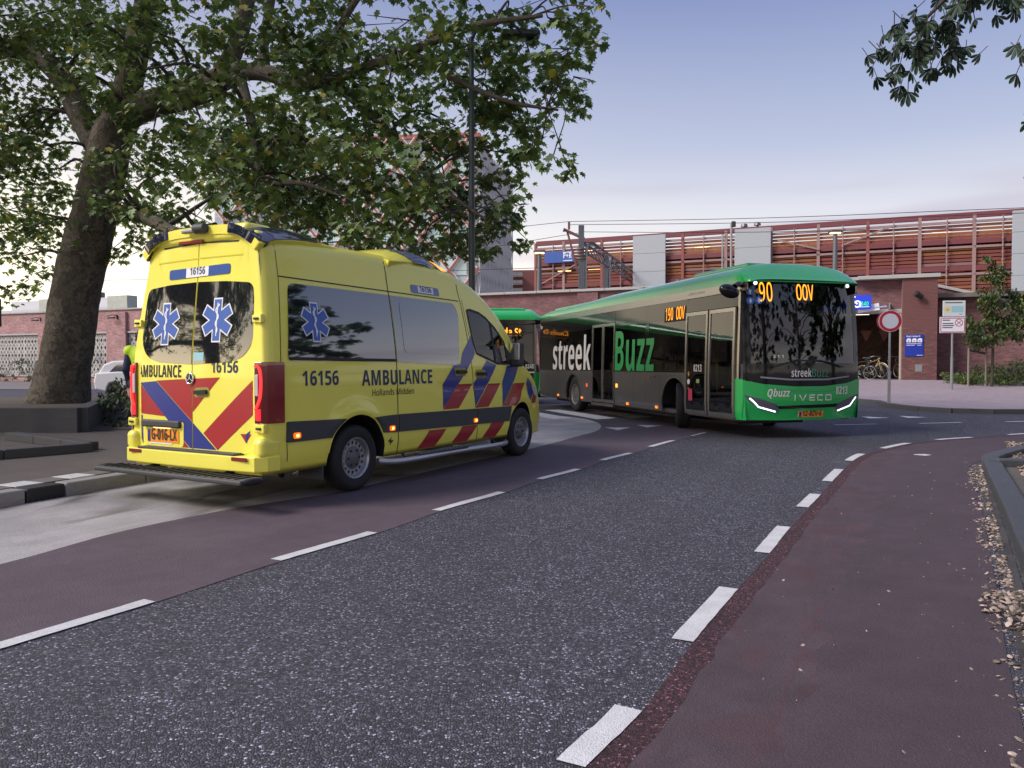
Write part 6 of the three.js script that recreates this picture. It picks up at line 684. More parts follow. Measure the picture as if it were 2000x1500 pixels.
// the big plane tree: limbs, then leaf clumps carried by branches
const LIMBS = {
  trunk: [[-10.37, 0.18, -17.50, 0.62], [-10.21, 1.02, -17.50, 0.54], [-10.04, 2.19, -17.50, 0.51], [-9.89, 3.12, -17.50, 0.5], [-9.64, 4.04, -17.50, 0.49], [-9.34, 4.95, -17.40, 0.46], [-9.07, 5.84, -17.30, 0.44], [-8.80, 6.60, -17.20, 0.41], [-8.52, 7.07, -17.10, 0.4]],
  up: [[-8.59, 6.96, -17.10, 0.32], [-8.23, 7.95, -16.90, 0.28], [-7.82, 8.91, -16.60, 0.25], [-7.45, 10.20, -16.20, 0.2], [-6.80, 11.62, -15.50, 0.12]],
  right: [[-8.68, 6.77, -17.10, 0.32], [-7.93, 7.01, -16.90, 0.3], [-7.13, 7.07, -16.60, 0.29], [-6.46, 7.16, -16.30, 0.27], [-5.95, 7.26, -16.00, 0.24]],
  rightup: [[-6.11, 7.21, -16.10, 0.2], [-5.72, 7.71, -15.90, 0.18], [-5.43, 8.30, -15.70, 0.17], [-5.14, 9.17, -15.40, 0.14], [-4.53, 10.32, -15.00, 0.09]],
  right2: [[-5.95, 7.26, -16.00, 0.2], [-5.42, 7.31, -15.80, 0.18], [-4.81, 7.15, -15.50, 0.16], [-4.21, 6.84, -15.20, 0.14], [-3.71, 6.74, -14.80, 0.12], [-2.90, 6.71, -14.20, 0.1], [-1.79, 6.84, -13.60, 0.08], [-0.60, 7.02, -13.00, 0.06], [0.50, 7.05, -12.70, 0.03]],
  r2a: [[-4.09, 6.80, -15.10, 0.1], [-3.84, 7.21, -15.00, 0.09], [-3.41, 7.61, -14.80, 0.08], [-2.98, 8.10, -14.60, 0.06], [-2.46, 8.66, -14.40, 0.04]],
  r2b: [[-4.91, 7.17, -15.50, 0.1], [-4.99, 7.75, -15.60, 0.1], [-4.85, 8.56, -15.60, 0.08], [-4.59, 9.42, -15.50, 0.05]],
  r2c: [[-3.49, 6.75, -14.70, 0.09], [-2.63, 5.97, -14.20, 0.08], [-1.83, 5.11, -13.80, 0.06], [-1.07, 4.30, -13.40, 0.04], [-0.43, 3.80, -13.10, 0.02]],
  r2d: [[-1.79, 6.84, -13.60, 0.06], [-0.86, 6.12, -13.10, 0.05], [0.00, 5.68, -12.80, 0.035], [0.75, 5.49, -12.60, 0.02]],
  low: [[-8.87, 4.68, -17.20, 0.2], [-8.02, 4.58, -16.40, 0.17], [-7.10, 4.19, -15.30, 0.14], [-6.12, 3.77, -14.20, 0.1], [-5.23, 3.80, -13.60, 0.06]],
  left: [[-9.16, 6.06, -17.30, 0.3], [-9.55, 6.66, -17.40, 0.27], [-10.22, 7.87, -17.60, 0.25], [-11.10, 8.55, -17.90, 0.22], [-12.00, 8.81, -18.20, 0.2], [-13.72, 9.58, -18.60, 0.14]],
  mid: [[-5.53, 7.21, -15.80, 0.1], [-5.06, 6.13, -15.00, 0.09], [-4.70, 5.22, -14.20, 0.07], [-4.39, 4.64, -13.80, 0.06], [-3.64, 4.49, -13.40, 0.04], [-2.93, 4.21, -13.00, 0.02]],
};
const CLUMPS = [[-6.9, 6.9, -14.6, 0.8], [-6.0, 6.3, -14.4, 0.8], [-7.6, 7.6, -15.2, 0.85], [-5.3, 6.9, -14.0, 0.75], [-7.8, 5.6, -15.4, 0.8], [-8.4, 6.6, -15.6, 0.8], [-9.2, 7.3, -16.2, 0.9], [-8.9, 8.3, -16.0, 0.9], [-9.9, 6.0, -16.4, 0.7], [-8.2, 4.9, -15.9, 0.6], [-11.26, 9.03, -17.10, 1.25], [-11.15, 9.08, -18.00, 1.25], [-10.95, 9.96, -18.90, 1.25], [-9.55, 8.49, -17.55, 1.25], [-11.45, 7.95, -18.45, 1.25], [-11.25, 6.57, -17.10, 1.25], [-10.47, 7.26, -18.00, 1.25], [-12.01, 6.25, -18.90, 1.25], [-10.28, 5.79, -17.55, 1.25], [-12.05, 5.04, -18.45, 1.25], [-10.38, 4.43, -17.10, 1.25], [-11.47, 3.88, -18.00, 1.25], [-10.58, 9.96, -18.90, 1.25], [-12.27, 8.43, -17.55, 1.25], [-12.94, 6.38, -18.45, 1.25], [-7.24, 8.09, -15.70, 1.0], [-6.89, 8.80, -16.60, 1.0], [-7.50, 8.24, -17.50, 1.0], [-7.48, 6.23, -16.15, 1.0], [-7.56, 5.66, -17.05, 1.0], [-7.54, 4.80, -15.70, 1.0], [-6.59, 6.36, -16.60, 1.0], [-8.88, 8.87, -17.50, 1.0], [-6.07, 8.29, -16.15, 1.0], [-8.37, 4.26, -17.05, 1.0], [-4.84, 4.71, -13.30, 0.95], [-4.88, 5.78, -14.20, 0.95], [-4.80, 5.27, -15.10, 0.95], [-4.00, 5.37, -13.75, 0.95], [-3.88, 4.67, -14.65, 0.95], [-3.17, 5.06, -13.30, 0.95], [-2.92, 4.75, -14.20, 0.95], [-3.61, 4.07, -15.10, 0.95], [-2.55, 4.01, -13.75, 0.95], [-4.27, 4.19, -14.65, 0.95], [-4.41, 4.10, -13.30, 0.95], [-2.92, 3.63, -14.20, 0.95], [-5.80, 4.67, -15.10, 0.95], [-5.65, 4.01, -13.75, 0.95], [-4.08, 3.61, -14.65, 0.95], [-2.29, 3.49, -13.30, 0.95], [-3.97, 7.32, -13.70, 1.0], [-3.66, 7.34, -14.60, 1.0], [-3.06, 8.11, -15.50, 1.0], [-3.36, 6.23, -14.15, 1.0], [-4.08, 6.14, -15.05, 1.0], [-4.16, 6.70, -13.70, 1.0], [-2.51, 6.86, -14.60, 1.0], [-1.62, 6.80, -12.30, 0.95], [-0.87, 7.15, -13.20, 0.95], [-0.09, 7.73, -14.10, 0.95], [0.59, 7.04, -12.75, 0.95], [-2.16, 6.32, -13.65, 0.95], [-1.43, 7.20, -15.50, 1.04], [-0.49, 6.90, -14.70, 1.04], [0.37, 6.81, -14.10, 0.95], [-2.36, 5.24, -12.75, 0.95], [-1.81, 5.43, -13.65, 0.95], [-1.10, 6.01, -15.10, 1.04], [-0.31, 6.24, -15.50, 1.04], [0.28, 5.98, -14.10, 0.95], [-1.69, 4.41, -12.75, 0.95], [-1.33, 5.06, -15.50, 1.04], [-0.58, 5.07, -14.70, 1.04], [-1.40, 4.17, -15.10, 1.04], [-0.72, 4.45, -15.50, 1.04], [-1.78, 3.65, -12.75, 0.95], [0.88, 6.27, -12.10, 0.55], [0.82, 5.87, -13.00, 0.55], [1.01, 7.68, -13.90, 0.55], [0.00, 5.36, -14.70, 0.60], [0.53, 5.28, -13.45, 0.55], [-0.15, 4.66, -15.50, 0.60], [-1.17, 3.52, -14.70, 0.60], [0.00, 4.07, -15.10, 0.60], [-2.00, 3.20, -12.55, 0.55], [-1.61, 3.24, -13.45, 0.55], [-2.57, 3.05, -12.10, 0.55], [1.19, 6.88, -12.00, 0.32], [1.09, 6.88, -12.90, 0.32], [1.09, 5.97, -13.80, 0.32], [0.66, 4.70, -12.45, 0.32], [0.95, 4.77, -13.35, 0.32], [0.28, 4.62, -12.00, 0.32], [0.13, 4.02, -12.90, 0.32], [-0.37, 3.57, -13.80, 0.32], [0.99, 5.97, -12.45, 0.32]];
let planeTree;
{
  const base = [-10.3, 0.48, -17.5], t = planeTree = thing('plane_tree', 'large plane tree with mottled bark spreading over the ambulance', 'tree', base), off = (p) => [p[0] - base[0], p[1] - base[1], p[2] - base[2], p[3]];
  const tr = limb(LIMBS.trunk.map(off), 28, 8, 0.22, 3); mesh('trunk', tr, M.bark, t); const nodes = [];
  for (const [k, l] of Object.entries(LIMBS)) { if (k !== 'trunk') mesh('limb', limb(l.map(off), 12, 6, 0.18, k.length * 7 + 5), M.bark, t); for (let i = 0; i + 1 < l.length; i++) for (let s = 0; s < 4; s++) nodes.push(l[i].map((v, j) => lerp(v, l[i + 1][j], s / 4))); }
  mesh('root_flare', limb([[-0.05, -0.3, 0, 0.74], [-0.02, 0.05, 0, 0.65], [0.06, 0.55, 0, 0.57], [0.1, 0.9, 0, 0.52]], 28, 6, 0.3, 9), M.bark, t);
  const r = mulberry(44), extra = []; for (let k = 0; k < 30; k++) { const a = r() * 6.283, d = Math.sqrt(r()); extra.push([-6.6 + Math.cos(a) * d * 6.6, 10.6 + r() * 4.2, -15.5 + Math.sin(a) * d * 5, 1.5]); }
  for (let k = 0; k < 10; k++) extra.push([-13.5 - r() * 2.5, 5.5 + r() * 6, -19 + r() * 4, 1.4]); for (let k = 0; k < 8; k++) extra.push([-9 + r() * 5, 6.5 + r() * 4, -20.5 - r() * 1.5, 1.3]);
  const clumps = [...CLUMPS, ...extra].map(off), nd = nodes.map(off);
  clumps.forEach((c, i) => { let best = null, bd = 99; for (const p of nd) { const d = Math.hypot(p[0] - c[0], p[1] - c[1], p[2] - c[2]) + Math.max(0, p[1] - c[1]) * 0.2; if (d < bd) { bd = d; best = p; } } if (bd < 6 && i < 100) { const rr = Math.min(best[3] * 0.5, 0.05), mid = [lerp(best[0], c[0], 0.5) + (r() - 0.5) * 0.5, lerp(best[1], c[1], 0.5) + 0.15 + r() * 0.2, lerp(best[2], c[2], 0.5) + (r() - 0.5) * 0.5]; mesh('branch', limb([[best[0], best[1], best[2], rr], [...mid, rr * 0.7], [c[0], c[1], c[2], 0.012]], 6, 5), M.twig, t); for (let k = 0; k < 2; k++) mesh('twig', limb([[c[0], c[1], c[2], 0.012], [c[0] + (r() - 0.5) * c[3] * 1.6, c[1] + (r() - 0.6) * c[3], c[2] + (r() - 0.5) * c[3] * 1.6, 0.005]], 5, 2), M.twig, t); } });
  leafCloud(t, 'crown', clumps.slice(0, CLUMPS.length), 265, planeLeaf, 0.155, planeMat, PL.lo, PL.hi, 0.05, 21);
  leafCloud(t, 'upper_crown', clumps.slice(CLUMPS.length), 150, planeLeaf, 0.21, planeMat, PL.lo, PL.hi, 0.04, 22);
  // the largest leaves in view, one by one, on the outer side of the hanging sprays
  const mats = [0, 1, 2, 3, 4].map((k) => leafMat(rgb(lerp(0.06, 0.17, k / 4), lerp(0.11, 0.26, k / 4), lerp(0.03, 0.06, k / 4)), 0.28)), near = clumps.slice(25, CLUMPS.length);
  for (let k = 0; k < 300; k++) { const c = near[k % near.length], a = (r() - 0.5) * 2.4, b = (r() - 0.5) * 2, R0 = c[3] * (0.85 + r() * 0.35), m = mesh('leaf', planeLeaf, mats[Math.floor(r() * 5)], t); m.position.set(c[0] + Math.sin(a) * Math.cos(b) * R0, c[1] + Math.sin(b) * R0 * 0.8, c[2] + Math.cos(a) * Math.cos(b) * R0); m.rotation.set(-Math.PI / 2 - 0.3 - r() * 0.9, r() * 6.28, (r() - 0.5) * 0.8, 'YXZ'); m.scale.setScalar(0.14 + r() * 0.07); }
}
// a second plane tree stands on the platform beside the camera, out of view; the ambulance's rear glass mirrors it
{
  const t = planeTree.clone(); t.name = numbered('plane_tree'); t.userData = { label: 'plane tree further along the platform, mirrored in the ambulance rear window', category: 'tree' }; t.position.set(-23, 0.1, -3.5); t.rotation.y = 2.7; scene.add(t); for (const c of [...t.children]) if (c.name === 'leaf') t.remove(c);
}
// chestnuts along the right-hand verge; a spray of one hangs into the picture
const chestMat = leafMat(rgb(1, 1, 1), 0.3), CH = { lo: [0.02, 0.045, 0.02], hi: [0.05, 0.10, 0.035] };
function chestnut(label, x, z, h0, h1, rad, seed, lean = [0, 0]) {
  const t = thing('chestnut_tree', label, 'tree', [x, 0.03, z]), r = mulberry(seed), blobs = []; mesh('trunk', limb([[0, -0.05, 0, 0.34], [0.05, 0.8, 0, 0.27], [0.02, h0 + 0.6, 0.05, 0.23], [0, (h0 + h1) / 2, 0, 0.16], [0, h1 - 0.8, 0, 0.05]], 14, 6, 0.2, seed), M.bark, t);
  for (let k = 0; k < 30; k++) { const a = k * 2.4, y = lerp(h0 + 0.3, h1 - 0.6, (k + 0.5) / 30), w = rad * Math.sin(Math.PI * clamp((y - h0) / (h1 - h0) * 0.8 + 0.14)) * (0.55 + 0.35 * r()); const c = [Math.cos(a) * w + lean[0], y, Math.sin(a) * w + lean[1], 0.95]; blobs.push(c); mesh('limb', limb([[0, y - w * 0.45, 0, 0.07], [c[0] * 0.5, y - w * 0.12, c[2] * 0.5, 0.045], [c[0], y, c[2], 0.015]], 6, 4), M.twig, t); }
  leafCloud(t, 'crown', blobs, 120, chestnutLeaf, 0.22, chestMat, CH.lo, CH.hi, 0.02, seed + 1, 0.35); return t;
}
{
  const big = chestnut('tall chestnut tree on the gravel verge whose leafy spray hangs into the top corner', 8.8, -4.6, 6.6, 12.6, 4.6, 301); chestnut('chestnut tree on the verge beside the junction, mirrored in the ambulance side window', 13.6, -11.3, 1.9, 8.6, 2.5, 302); chestnut('chestnut tree behind the camera, mirrored in the bus windscreen', 13.0, 3.5, 1.6, 11, 4.6, 303); chestnut('chestnut tree far back along the verge, mirrored in the bus windscreen', 8.5, 11, 2.0, 12, 5.0, 304); chestnut('chestnut tree furthest along the verge, mirrored in the bus windscreen', 20, -1.5, 1.6, 11, 4.6, 305);
  const o = [8.8, 0.03, -4.6], L = (p) => [p[0] - o[0], p[1] - o[1], p[2] - o[2]], r = mulberry(9); const mats = [0, 1, 2, 3].map((k) => leafMat(rgb(0.016 + k * 0.006, 0.032 + k * 0.011, 0.018 + k * 0.005), 0.25));
  mesh('hanging_limb', limb([[...L([8.8, 6.4, -4.7]), 0.09], [...L([7.6, 7.0, -6.5]), 0.07], [...L([6.2, 6.4, -8.2]), 0.045], [...L([5.2, 5.75, -8.9]), 0.03], [...L([4.6, 5.15, -9.1]), 0.012]], 8, 6), M.twig, big); mesh('hanging_limb', limb([[...L([7.2, 6.9, -6.9]), 0.05], [...L([6.2, 6.2, -8.1]), 0.03], [...L([5.5, 5.3, -8.2]), 0.012]], 7, 6), M.twig, big); mesh('hanging_limb', limb([[...L([8.6, 6.6, -5.6]), 0.05], [...L([6.6, 5.4, -8.0]), 0.03], [...L([5.55, 3.7, -8.1]), 0.01]], 7, 8), M.twig, big);
  const spot = (px, py, d, n, sx, sy) => { for (let k = 0; k < n; k++) { const x = px + (r() + r() - 1) * sx, y = py + (r() + r() - 1) * sy, z = -d + (r() - 0.5) * 0.9, m = mesh('leaf', chestnutLeaf, mats[Math.floor(r() * 4)], big); m.position.set(...L([x, y, z])); m.rotation.set(-Math.PI / 2 - 0.55 - r() * 0.7, r() * 6.28, (r() - 0.5) * 0.6, 'YXZ'); m.scale.setScalar(0.13 + r() * 0.05); mesh('leaf_stalk', rod([0, 0, 0], [(r() - 0.5) * 0.3, -0.35, 0.75], 0.03, 4), M.twig, m); } };
  // centre x, y, distance, count, spread
  spot(4.85, 5.18, 9, 46, 0.62, 0.34); spot(4.45, 4.85, 9, 12, 0.34, 0.28); spot(4.22, 4.98, 8.9, 6, 0.12, 0.22); spot(5.05, 4.98, 9, 9, 0.4, 0.16); spot(4.55, 4.55, 8.9, 5, 0.22, 0.14); spot(5.35, 5.6, 8.8, 34, 0.8, 0.2); spot(5.5, 4.72, 8.1, 14, 0.22, 0.26); spot(5.62, 3.98, 8.1, 4, 0.08, 0.16); spot(5.6, 3.5, 8.1, 3, 0.07, 0.1);
}
// young tree with stakes in front of the ramp wall
{
  const t = thing('young_tree', 'young staked tree with light green top in front of the brick ramp wall', 'tree', [19.3, squareY(19.3, -30.9) - 0.02, -30.9]); mesh('trunk', limb([[0, 0, 0, 0.06], [0.03, 1.2, 0, 0.05], [0, 2.4, 0.02, 0.045], [-0.1, 4.2, 0, 0.02]], 8, 5, 0.1, 5), M.bark, t);
  const bl = [[-0.15, 2.15, 0, 0.75], [0.5, 2.3, 0.1, 0.75], [-0.7, 2.1, 0.1, 0.6], [1.1, 2.5, 0, 0.8], [0.4, 3.0, 0.1, 0.7], [-0.2, 3.3, 0, 0.6], [0.7, 3.6, 0, 0.55], [-0.25, 4.1, 0.05, 0.5], [0.25, 4.6, 0, 0.45], [-0.05, 5.05, 0, 0.35], [1.5, 3.2, 0.1, 0.7], [-0.9, 2.6, 0, 0.45]]; bl.forEach((c, i) => mesh('branch', limb([[0, Math.max(1.7, c[1] - 0.9), 0, 0.025], [c[0], c[1], c[2], 0.008]], 5, 3), M.twig, t));
  leafCloud(t, 'crown', bl, 1000, smallLeaf, 0.18, planeMat, [0.045, 0.085, 0.025], [0.13, 0.2, 0.05], 0.12, 71);
  const st = thing('tree_stake', 'pair of pale wooden stakes with a dark crossbar beside the young tree', 'stake', [18.6, squareY(18.6, -31.3) - 0.05, -31.3]); const wd = std({ color: rgb(0.28, 0.24, 0.2), map: rep(T.fine, 2), roughness: 0.9 }); mesh('stake', cyl(0.045, 0.04, 1.6, 0, 0.8, 0, 8), wd, st); mesh('stake', cyl(0.045, 0.04, 1.75, 0.62, 0.85, 0.15, 8), wd, st); mesh('crossbar', bar([-0.03, 1.52, 0], [0.66, 1.36, 0.15], 0.09, 0.03), M.iron, st);
}
// hedge and ground cover under the ramp wall, shrubs by the platform, planting along the lattice wall
function bushes(label, cat, blobs, per, size, lo, hi, seed, name = 'shrub', warm = 0.03, group, geo = smallLeaf) {
  const [x, y, z] = blobs[0], t = thing(name, label, cat, [x, y - blobs[0][3] * 0.6, z], 0, group), o = t.position, b = blobs.map((c) => [c[0] - o.x, c[1] - o.y, c[2] - o.z, c[3]]), r = mulberry(seed + 7); for (let k = 0; k < Math.min(b.length * 2, 12); k++) { const c = b[k % b.length]; mesh('stem', limb([[c[0] * 0.8, -0.05, c[2] * 0.8, 0.016], [c[0] + (r() - 0.5) * 0.3, c[1] + 0.1, c[2] + (r() - 0.5) * 0.3, 0.006]], 5, 3), M.twig, t); }
  leafCloud(t, 'foliage', b, per, geo, size, planeMat, lo, hi, warm, seed); return t;
}
{
  const r = mulberry(88), G = { lo: [0.035, 0.065, 0.022], hi: [0.09, 0.15, 0.04] }; const row = []; for (let s = 22.5; s < 32; s += 0.2) { const p = atWall(s, 0, -0.4 + r() * 2.4), g = squareY(p.x, p.z), h = 0.25 + 0.85 * smooth(22.6, 25.6, s) * (0.7 + 0.5 * r()); row.push([p.x, g + h * 0.55, p.z, 0.38 + h * 0.28]); }
  bushes('dark green shrub mass on the bank under the ramp wall', 'shrub', row, 700, 0.11, G.lo, G.hi, 501, 'hedge');
  const low = []; for (let k = 0; k < 110; k++) { const s = 21.9 + r() ** 1.2 * 9, p = atWall(s, 0, 1.6 + r() * 2.6 + (s - 22) * 0.35); low.push([p.x, squareY(p.x, p.z) + 0.14, p.z, 0.38]); } const gc = bushes('low bright green ground cover in front of the dark shrubs', 'ground cover', low, 900, 0.1, [0.07, 0.12, 0.03], [0.15, 0.22, 0.05], 502, 'ground_cover', 0.08); gc.userData.kind = 'stuff'; const low2 = []; for (let k = 0; k < 34; k++) { const s = 21.9 + r() * 4, p = atWall(s, 0, 0.2 + r() * 2.2); low2.push([p.x, squareY(p.x, p.z) + 0.12, p.z, 0.32]); } const g2 = bushes('yellowish herbs at the foot of the ramp wall beside the brick pillar', 'ground cover', low2, 700, 0.12, [0.13, 0.16, 0.03], [0.26, 0.28, 0.07], 503, 'herbs', 0.1); g2.userData.kind = 'stuff';
  const gr = { lo: [0.03, 0.06, 0.02], hi: [0.10, 0.16, 0.05] };
  const bed = []; for (let k = 0; k < 40; k++) { const u = r(), v = r(); bed.push([lerp(-8.0, -5.9, u) - v * 1.25, 0.3 + r() * (0.15 + 0.45 * v), -14.6 - v * 2.8 - u * 0.5, 0.34]); } bushes('low green shrub bed right of the planter', 'shrub', bed, 760, 0.1, gr.lo, gr.hi, 504, 'shrub'); mesh('bed_soil', groundPoly([[-7.75, -14.1], [-5.2, -15.0], [-6.6, -19], [-9.5, -19]], PLAT + 0.004, 0.6), std({ color: rgb(0.08, 0.065, 0.05), roughness: 1 })).userData.kind = 'structure';
  const tall = []; for (let k = 0; k < 12; k++) tall.push([-8.9 + r() * 1.2, 0.55 + r() * 0.8, -17.3 - r() * 1.2, 0.36]); bushes('loose brownish shrub beside the plane tree trunk', 'shrub', tall, 330, 0.11, [0.05, 0.055, 0.03], [0.12, 0.12, 0.06], 505, 'shrub', 0.2);
  const hedge = []; for (let s = -62; s < -12; s += 0.7) { const p = atWall(s, 0, 1.6 + r() * 1.2); hedge.push([p.x, 0.32 + r() * 0.15, p.z, 0.45]); } bushes('long low hedge at the foot of the lattice wall', 'hedge', hedge, 330, 0.15, gr.lo, gr.hi, 506, 'hedge');
  const climb = []; for (let k = 0; k < 16; k++) { const p = atWall(-46 + r() * 4.4, 0, 0.5); climb.push([p.x, 0.8 + r() * r() * 2.2, p.z, 0.42]); } bushes('grey-green climber growing over the lattice wall', 'climber', climb, 230, 0.14, [0.08, 0.10, 0.06], [0.17, 0.2, 0.11], 507, 'climber'); const climb2 = []; for (let k = 0; k < 8; k++) { const p = atWall(-35.2 + r() * 1.2, 0, 0.6); climb2.push([p.x, 1.6 + r() * 1.2, p.z, 0.34]); } bushes('green climber on the lattice panel right of the trunk', 'climber', climb2, 200, 0.14, [0.05, 0.09, 0.05], [0.11, 0.16, 0.08], 508, 'climber');
  // trees on the railway side behind the lattice wall
  for (const [s, off, h, seed, label] of [[-33.5, -10, 8.2, 601, 'pale green tree behind the lattice wall beside the trunk'], [-28, -13, 9.2, 602, 'bushy green tree behind the wall left of the ambulance roof'], [-22.5, -9, 8.8, 603, 'green tree behind the wall hidden by the ambulance'], [-38, -12, 7.4, 604, 'small tree behind the wall left of the big trunk'], [-17, -10, 7.6, 605, 'low green tree behind the wall below the office']]) { const p = atWall(s, 4.6, off), t = thing('railway_tree', label, 'tree', [p.x, 4.6, p.z], 0, 'trees behind the wall'), rr = mulberry(seed), bl = []; mesh('trunk', limb([[0, -0.1, 0, 0.2], [0, h * 0.35, 0, 0.14], [0, h * 0.7, 0, 0.05]], 8, 4), M.bark, t); for (let k = 0; k < 16; k++) { const a = rr() * 6.28, w = rr() * 2.1, y = 0.6 + rr() * (h - 4.4); bl.push([Math.cos(a) * w, y, Math.sin(a) * w, 0.9]); } leafCloud(t, 'crown', bl, 260, smallLeaf, 0.3, planeMat, [0.06, 0.09, 0.025], [0.15, 0.19, 0.05], 0.1, seed); }
}
// ---------------------------------------------------------------- street furniture, signs, people, car, bicycles
{
  const pm = std({ color: rgb(0.045, 0.06, 0.062), roughness: 0.4, metalness: 0.3 });
  const l = thing('street_lamp', 'tall dark green lamp post rising behind the ambulance into the leaves', 'lamp post', [-0.7, PLAT, -13.4]); mesh('base_sleeve', cyl(0.085, 0.08, 1.0, 0, 0.5, 0, 16), pm, l); mesh('pole', cyl(0.066, 0.042, 5.9, 0, 3.9, 0, 18), pm, l); mesh('collar', cyl(0.09, 0.09, 0.05, 0, 1.0, 0, 16), pm, l); mesh('arm', tube([[0, 6.8, 0], [0.1, 7.0, -0.05], [0.6, 7.08, -0.3]], 0.03, 14, 8), pm, l); mesh('lamp_head', rbox(0.7, 0.12, 0.26, 0.05, 0.85, 7.08, -0.42), pm, l);
  // round no-entry sign
  const s = thing('traffic_sign', 'round red-rimmed white traffic sign on a grey pole at the square corner', 'traffic sign', [11.8, 0.1, -24], R(-14)); mesh('pole', cyl(0.032, 0.032, 2.75, 0, 1.38, -0.05, 12), M.galv, s); mesh('pole_sleeve', cyl(0.045, 0.045, 1.05, 0, 0.52, -0.05, 12), M.galv, s);
  mesh('disc', new THREE.CylinderGeometry(0.335, 0.335, 0.02, 40).rotateX(Math.PI / 2).translate(0, 2.6, 0), std({ color: rgb(0.62, 0.58, 0.6), roughness: 0.45 }), s); const ring = new THREE.Shape(); ring.absarc(0, 2.6, 0.322, 0, Math.PI * 2); const ho = new THREE.Path(); ho.absarc(0, 2.6, 0.235, 0, Math.PI * 2); ring.holes.push(ho); mesh('red_rim', panel(ring, (a, b) => V3(a, b, 0.011), 0.002, 0, 1, 40), std({ color: rgb(0.34, 0.012, 0.035), roughness: 0.4 }), s); const c = new THREE.Shape(); c.absarc(0, 2.6, 0.234, 0, Math.PI * 2); mesh('white_field', panel(c, (a, b) => V3(a, b, 0.011), 0.002, 0, 1, 40), std({ color: rgb(0.5, 0.52, 0.58), roughness: 0.45 }), s); const bk = mesh('rear_disc', new THREE.CylinderGeometry(0.31, 0.31, 0.02, 36).rotateX(Math.PI / 2).translate(-0.06, 2.6, -0.11), std({ color: rgb(0.3, 0.03, 0.05), roughness: 0.5 }), s); mesh('clamp', rbox(0.1, 0.05, 0.06, 0.01, 0, 2.6, -0.05), M.galv, s);
  // two notice panels on one pole
  const gy = squareY(17.2, -30), n = thing('notice_sign', 'pole with a sun notice above a red-bordered notice panel', 'sign', [17.2, gy - 0.02, -30], R(-6)); mesh('pole', cyl(0.04, 0.04, 3.4, 0, 1.7, -0.06, 12), M.galv, n); mesh('pole_sleeve', cyl(0.052, 0.052, 1.3, 0, 0.65, -0.06, 12), M.galv, n);
  const y1 = 3.22 - gy + 0.02, up = mesh('upper_panel', rbox(0.84, 0.62, 0.03, 0.02, 0.03, y1 + 0.3, 0), std({ color: rgb(0.58, 0.64, 0.62), roughness: 0.5 }), n), S1 = (a, b) => V3(a + 0.03, b + y1 + 0.3, 0.016), sunM = std({ color: rgb(0.75, 0.52, 0.06), roughness: 0.5 }), sunS = new THREE.Shape(); sunS.absarc(-0.25, -0.03, 0.07, 0, Math.PI * 2); mesh('sun_emblem', merge([panel(sunS, S1, 0.002, 0), ...Array.from({ length: 10 }, (_, k) => { const t = k / 10 * 6.283; return ribbon([[-0.25 + Math.cos(t) * 0.085, -0.03 + Math.sin(t) * 0.085], [-0.25 + Math.cos(t) * 0.13, -0.03 + Math.sin(t) * 0.13]], 0.025, S1, 0.002); })]), sunM, up); mesh('smile', ribbon([[-0.29, -0.03], [-0.27, -0.06], [-0.23, -0.06], [-0.21, -0.03]], 0.015, S1, 0.004), M.ink, up); mesh('heading_line', ribbon([[-0.34, 0.23], [0.3, 0.23]], 0.035, S1, 0.002), M.ink, up); mesh('blue_field', panel(rectShape(-0.1, -0.14, 0.33, 0.1), S1, 0.002, 0), std({ color: rgb(0.3, 0.52, 0.58), roughness: 0.5 }), up); mesh('small_print', ribbon([[0.18, -0.22], [0.3, -0.22]], 0.03, S1, 0.002), std({ color: rgb(0.2, 0.35, 0.5) }), up);
  const y2 = 2.88 - gy + 0.02, lo = mesh('lower_panel', rbox(0.95, 0.62, 0.03, 0.02, -0.02, y2, 0), M.signWhite, n), S2 = (a, b) => V3(a - 0.02, b + y2, 0.016), redM = std({ color: rgb(0.45, 0.05, 0.12), roughness: 0.5 }); mesh('red_border', ribbon([[-0.44, -0.27], [0.44, -0.27], [0.44, 0.27], [-0.44, 0.27]], 0.035, S2, 0.002, true), redM, lo); [[-0.38, -0.1, 0.19], [-0.38, 0.02, 0.06], [-0.38, 0.05, -0.02], [-0.38, 0.0, -0.1]].forEach(([a, b, y]) => mesh('text_line', ribbon([[a, y], [b, y]], 0.035, S2, 0.002), M.ink, lo)); const rc = new THREE.Shape(); rc.absarc(0.23, 0.09, 0.15, 0, Math.PI * 2); const rh = new THREE.Path(); rh.absarc(0.23, 0.09, 0.125, 0, Math.PI * 2); rc.holes.push(rh); mesh('prohibition_ring', merge([panel(rc, S2, 0.002, 0, 1, 24), ribbon([[0.13, 0.18], [0.33, 0.0]], 0.022, S2, 0.003), ribbon([[0.13, 0.0], [0.33, 0.18]], 0.022, S2, 0.004)]), redM, lo);
}
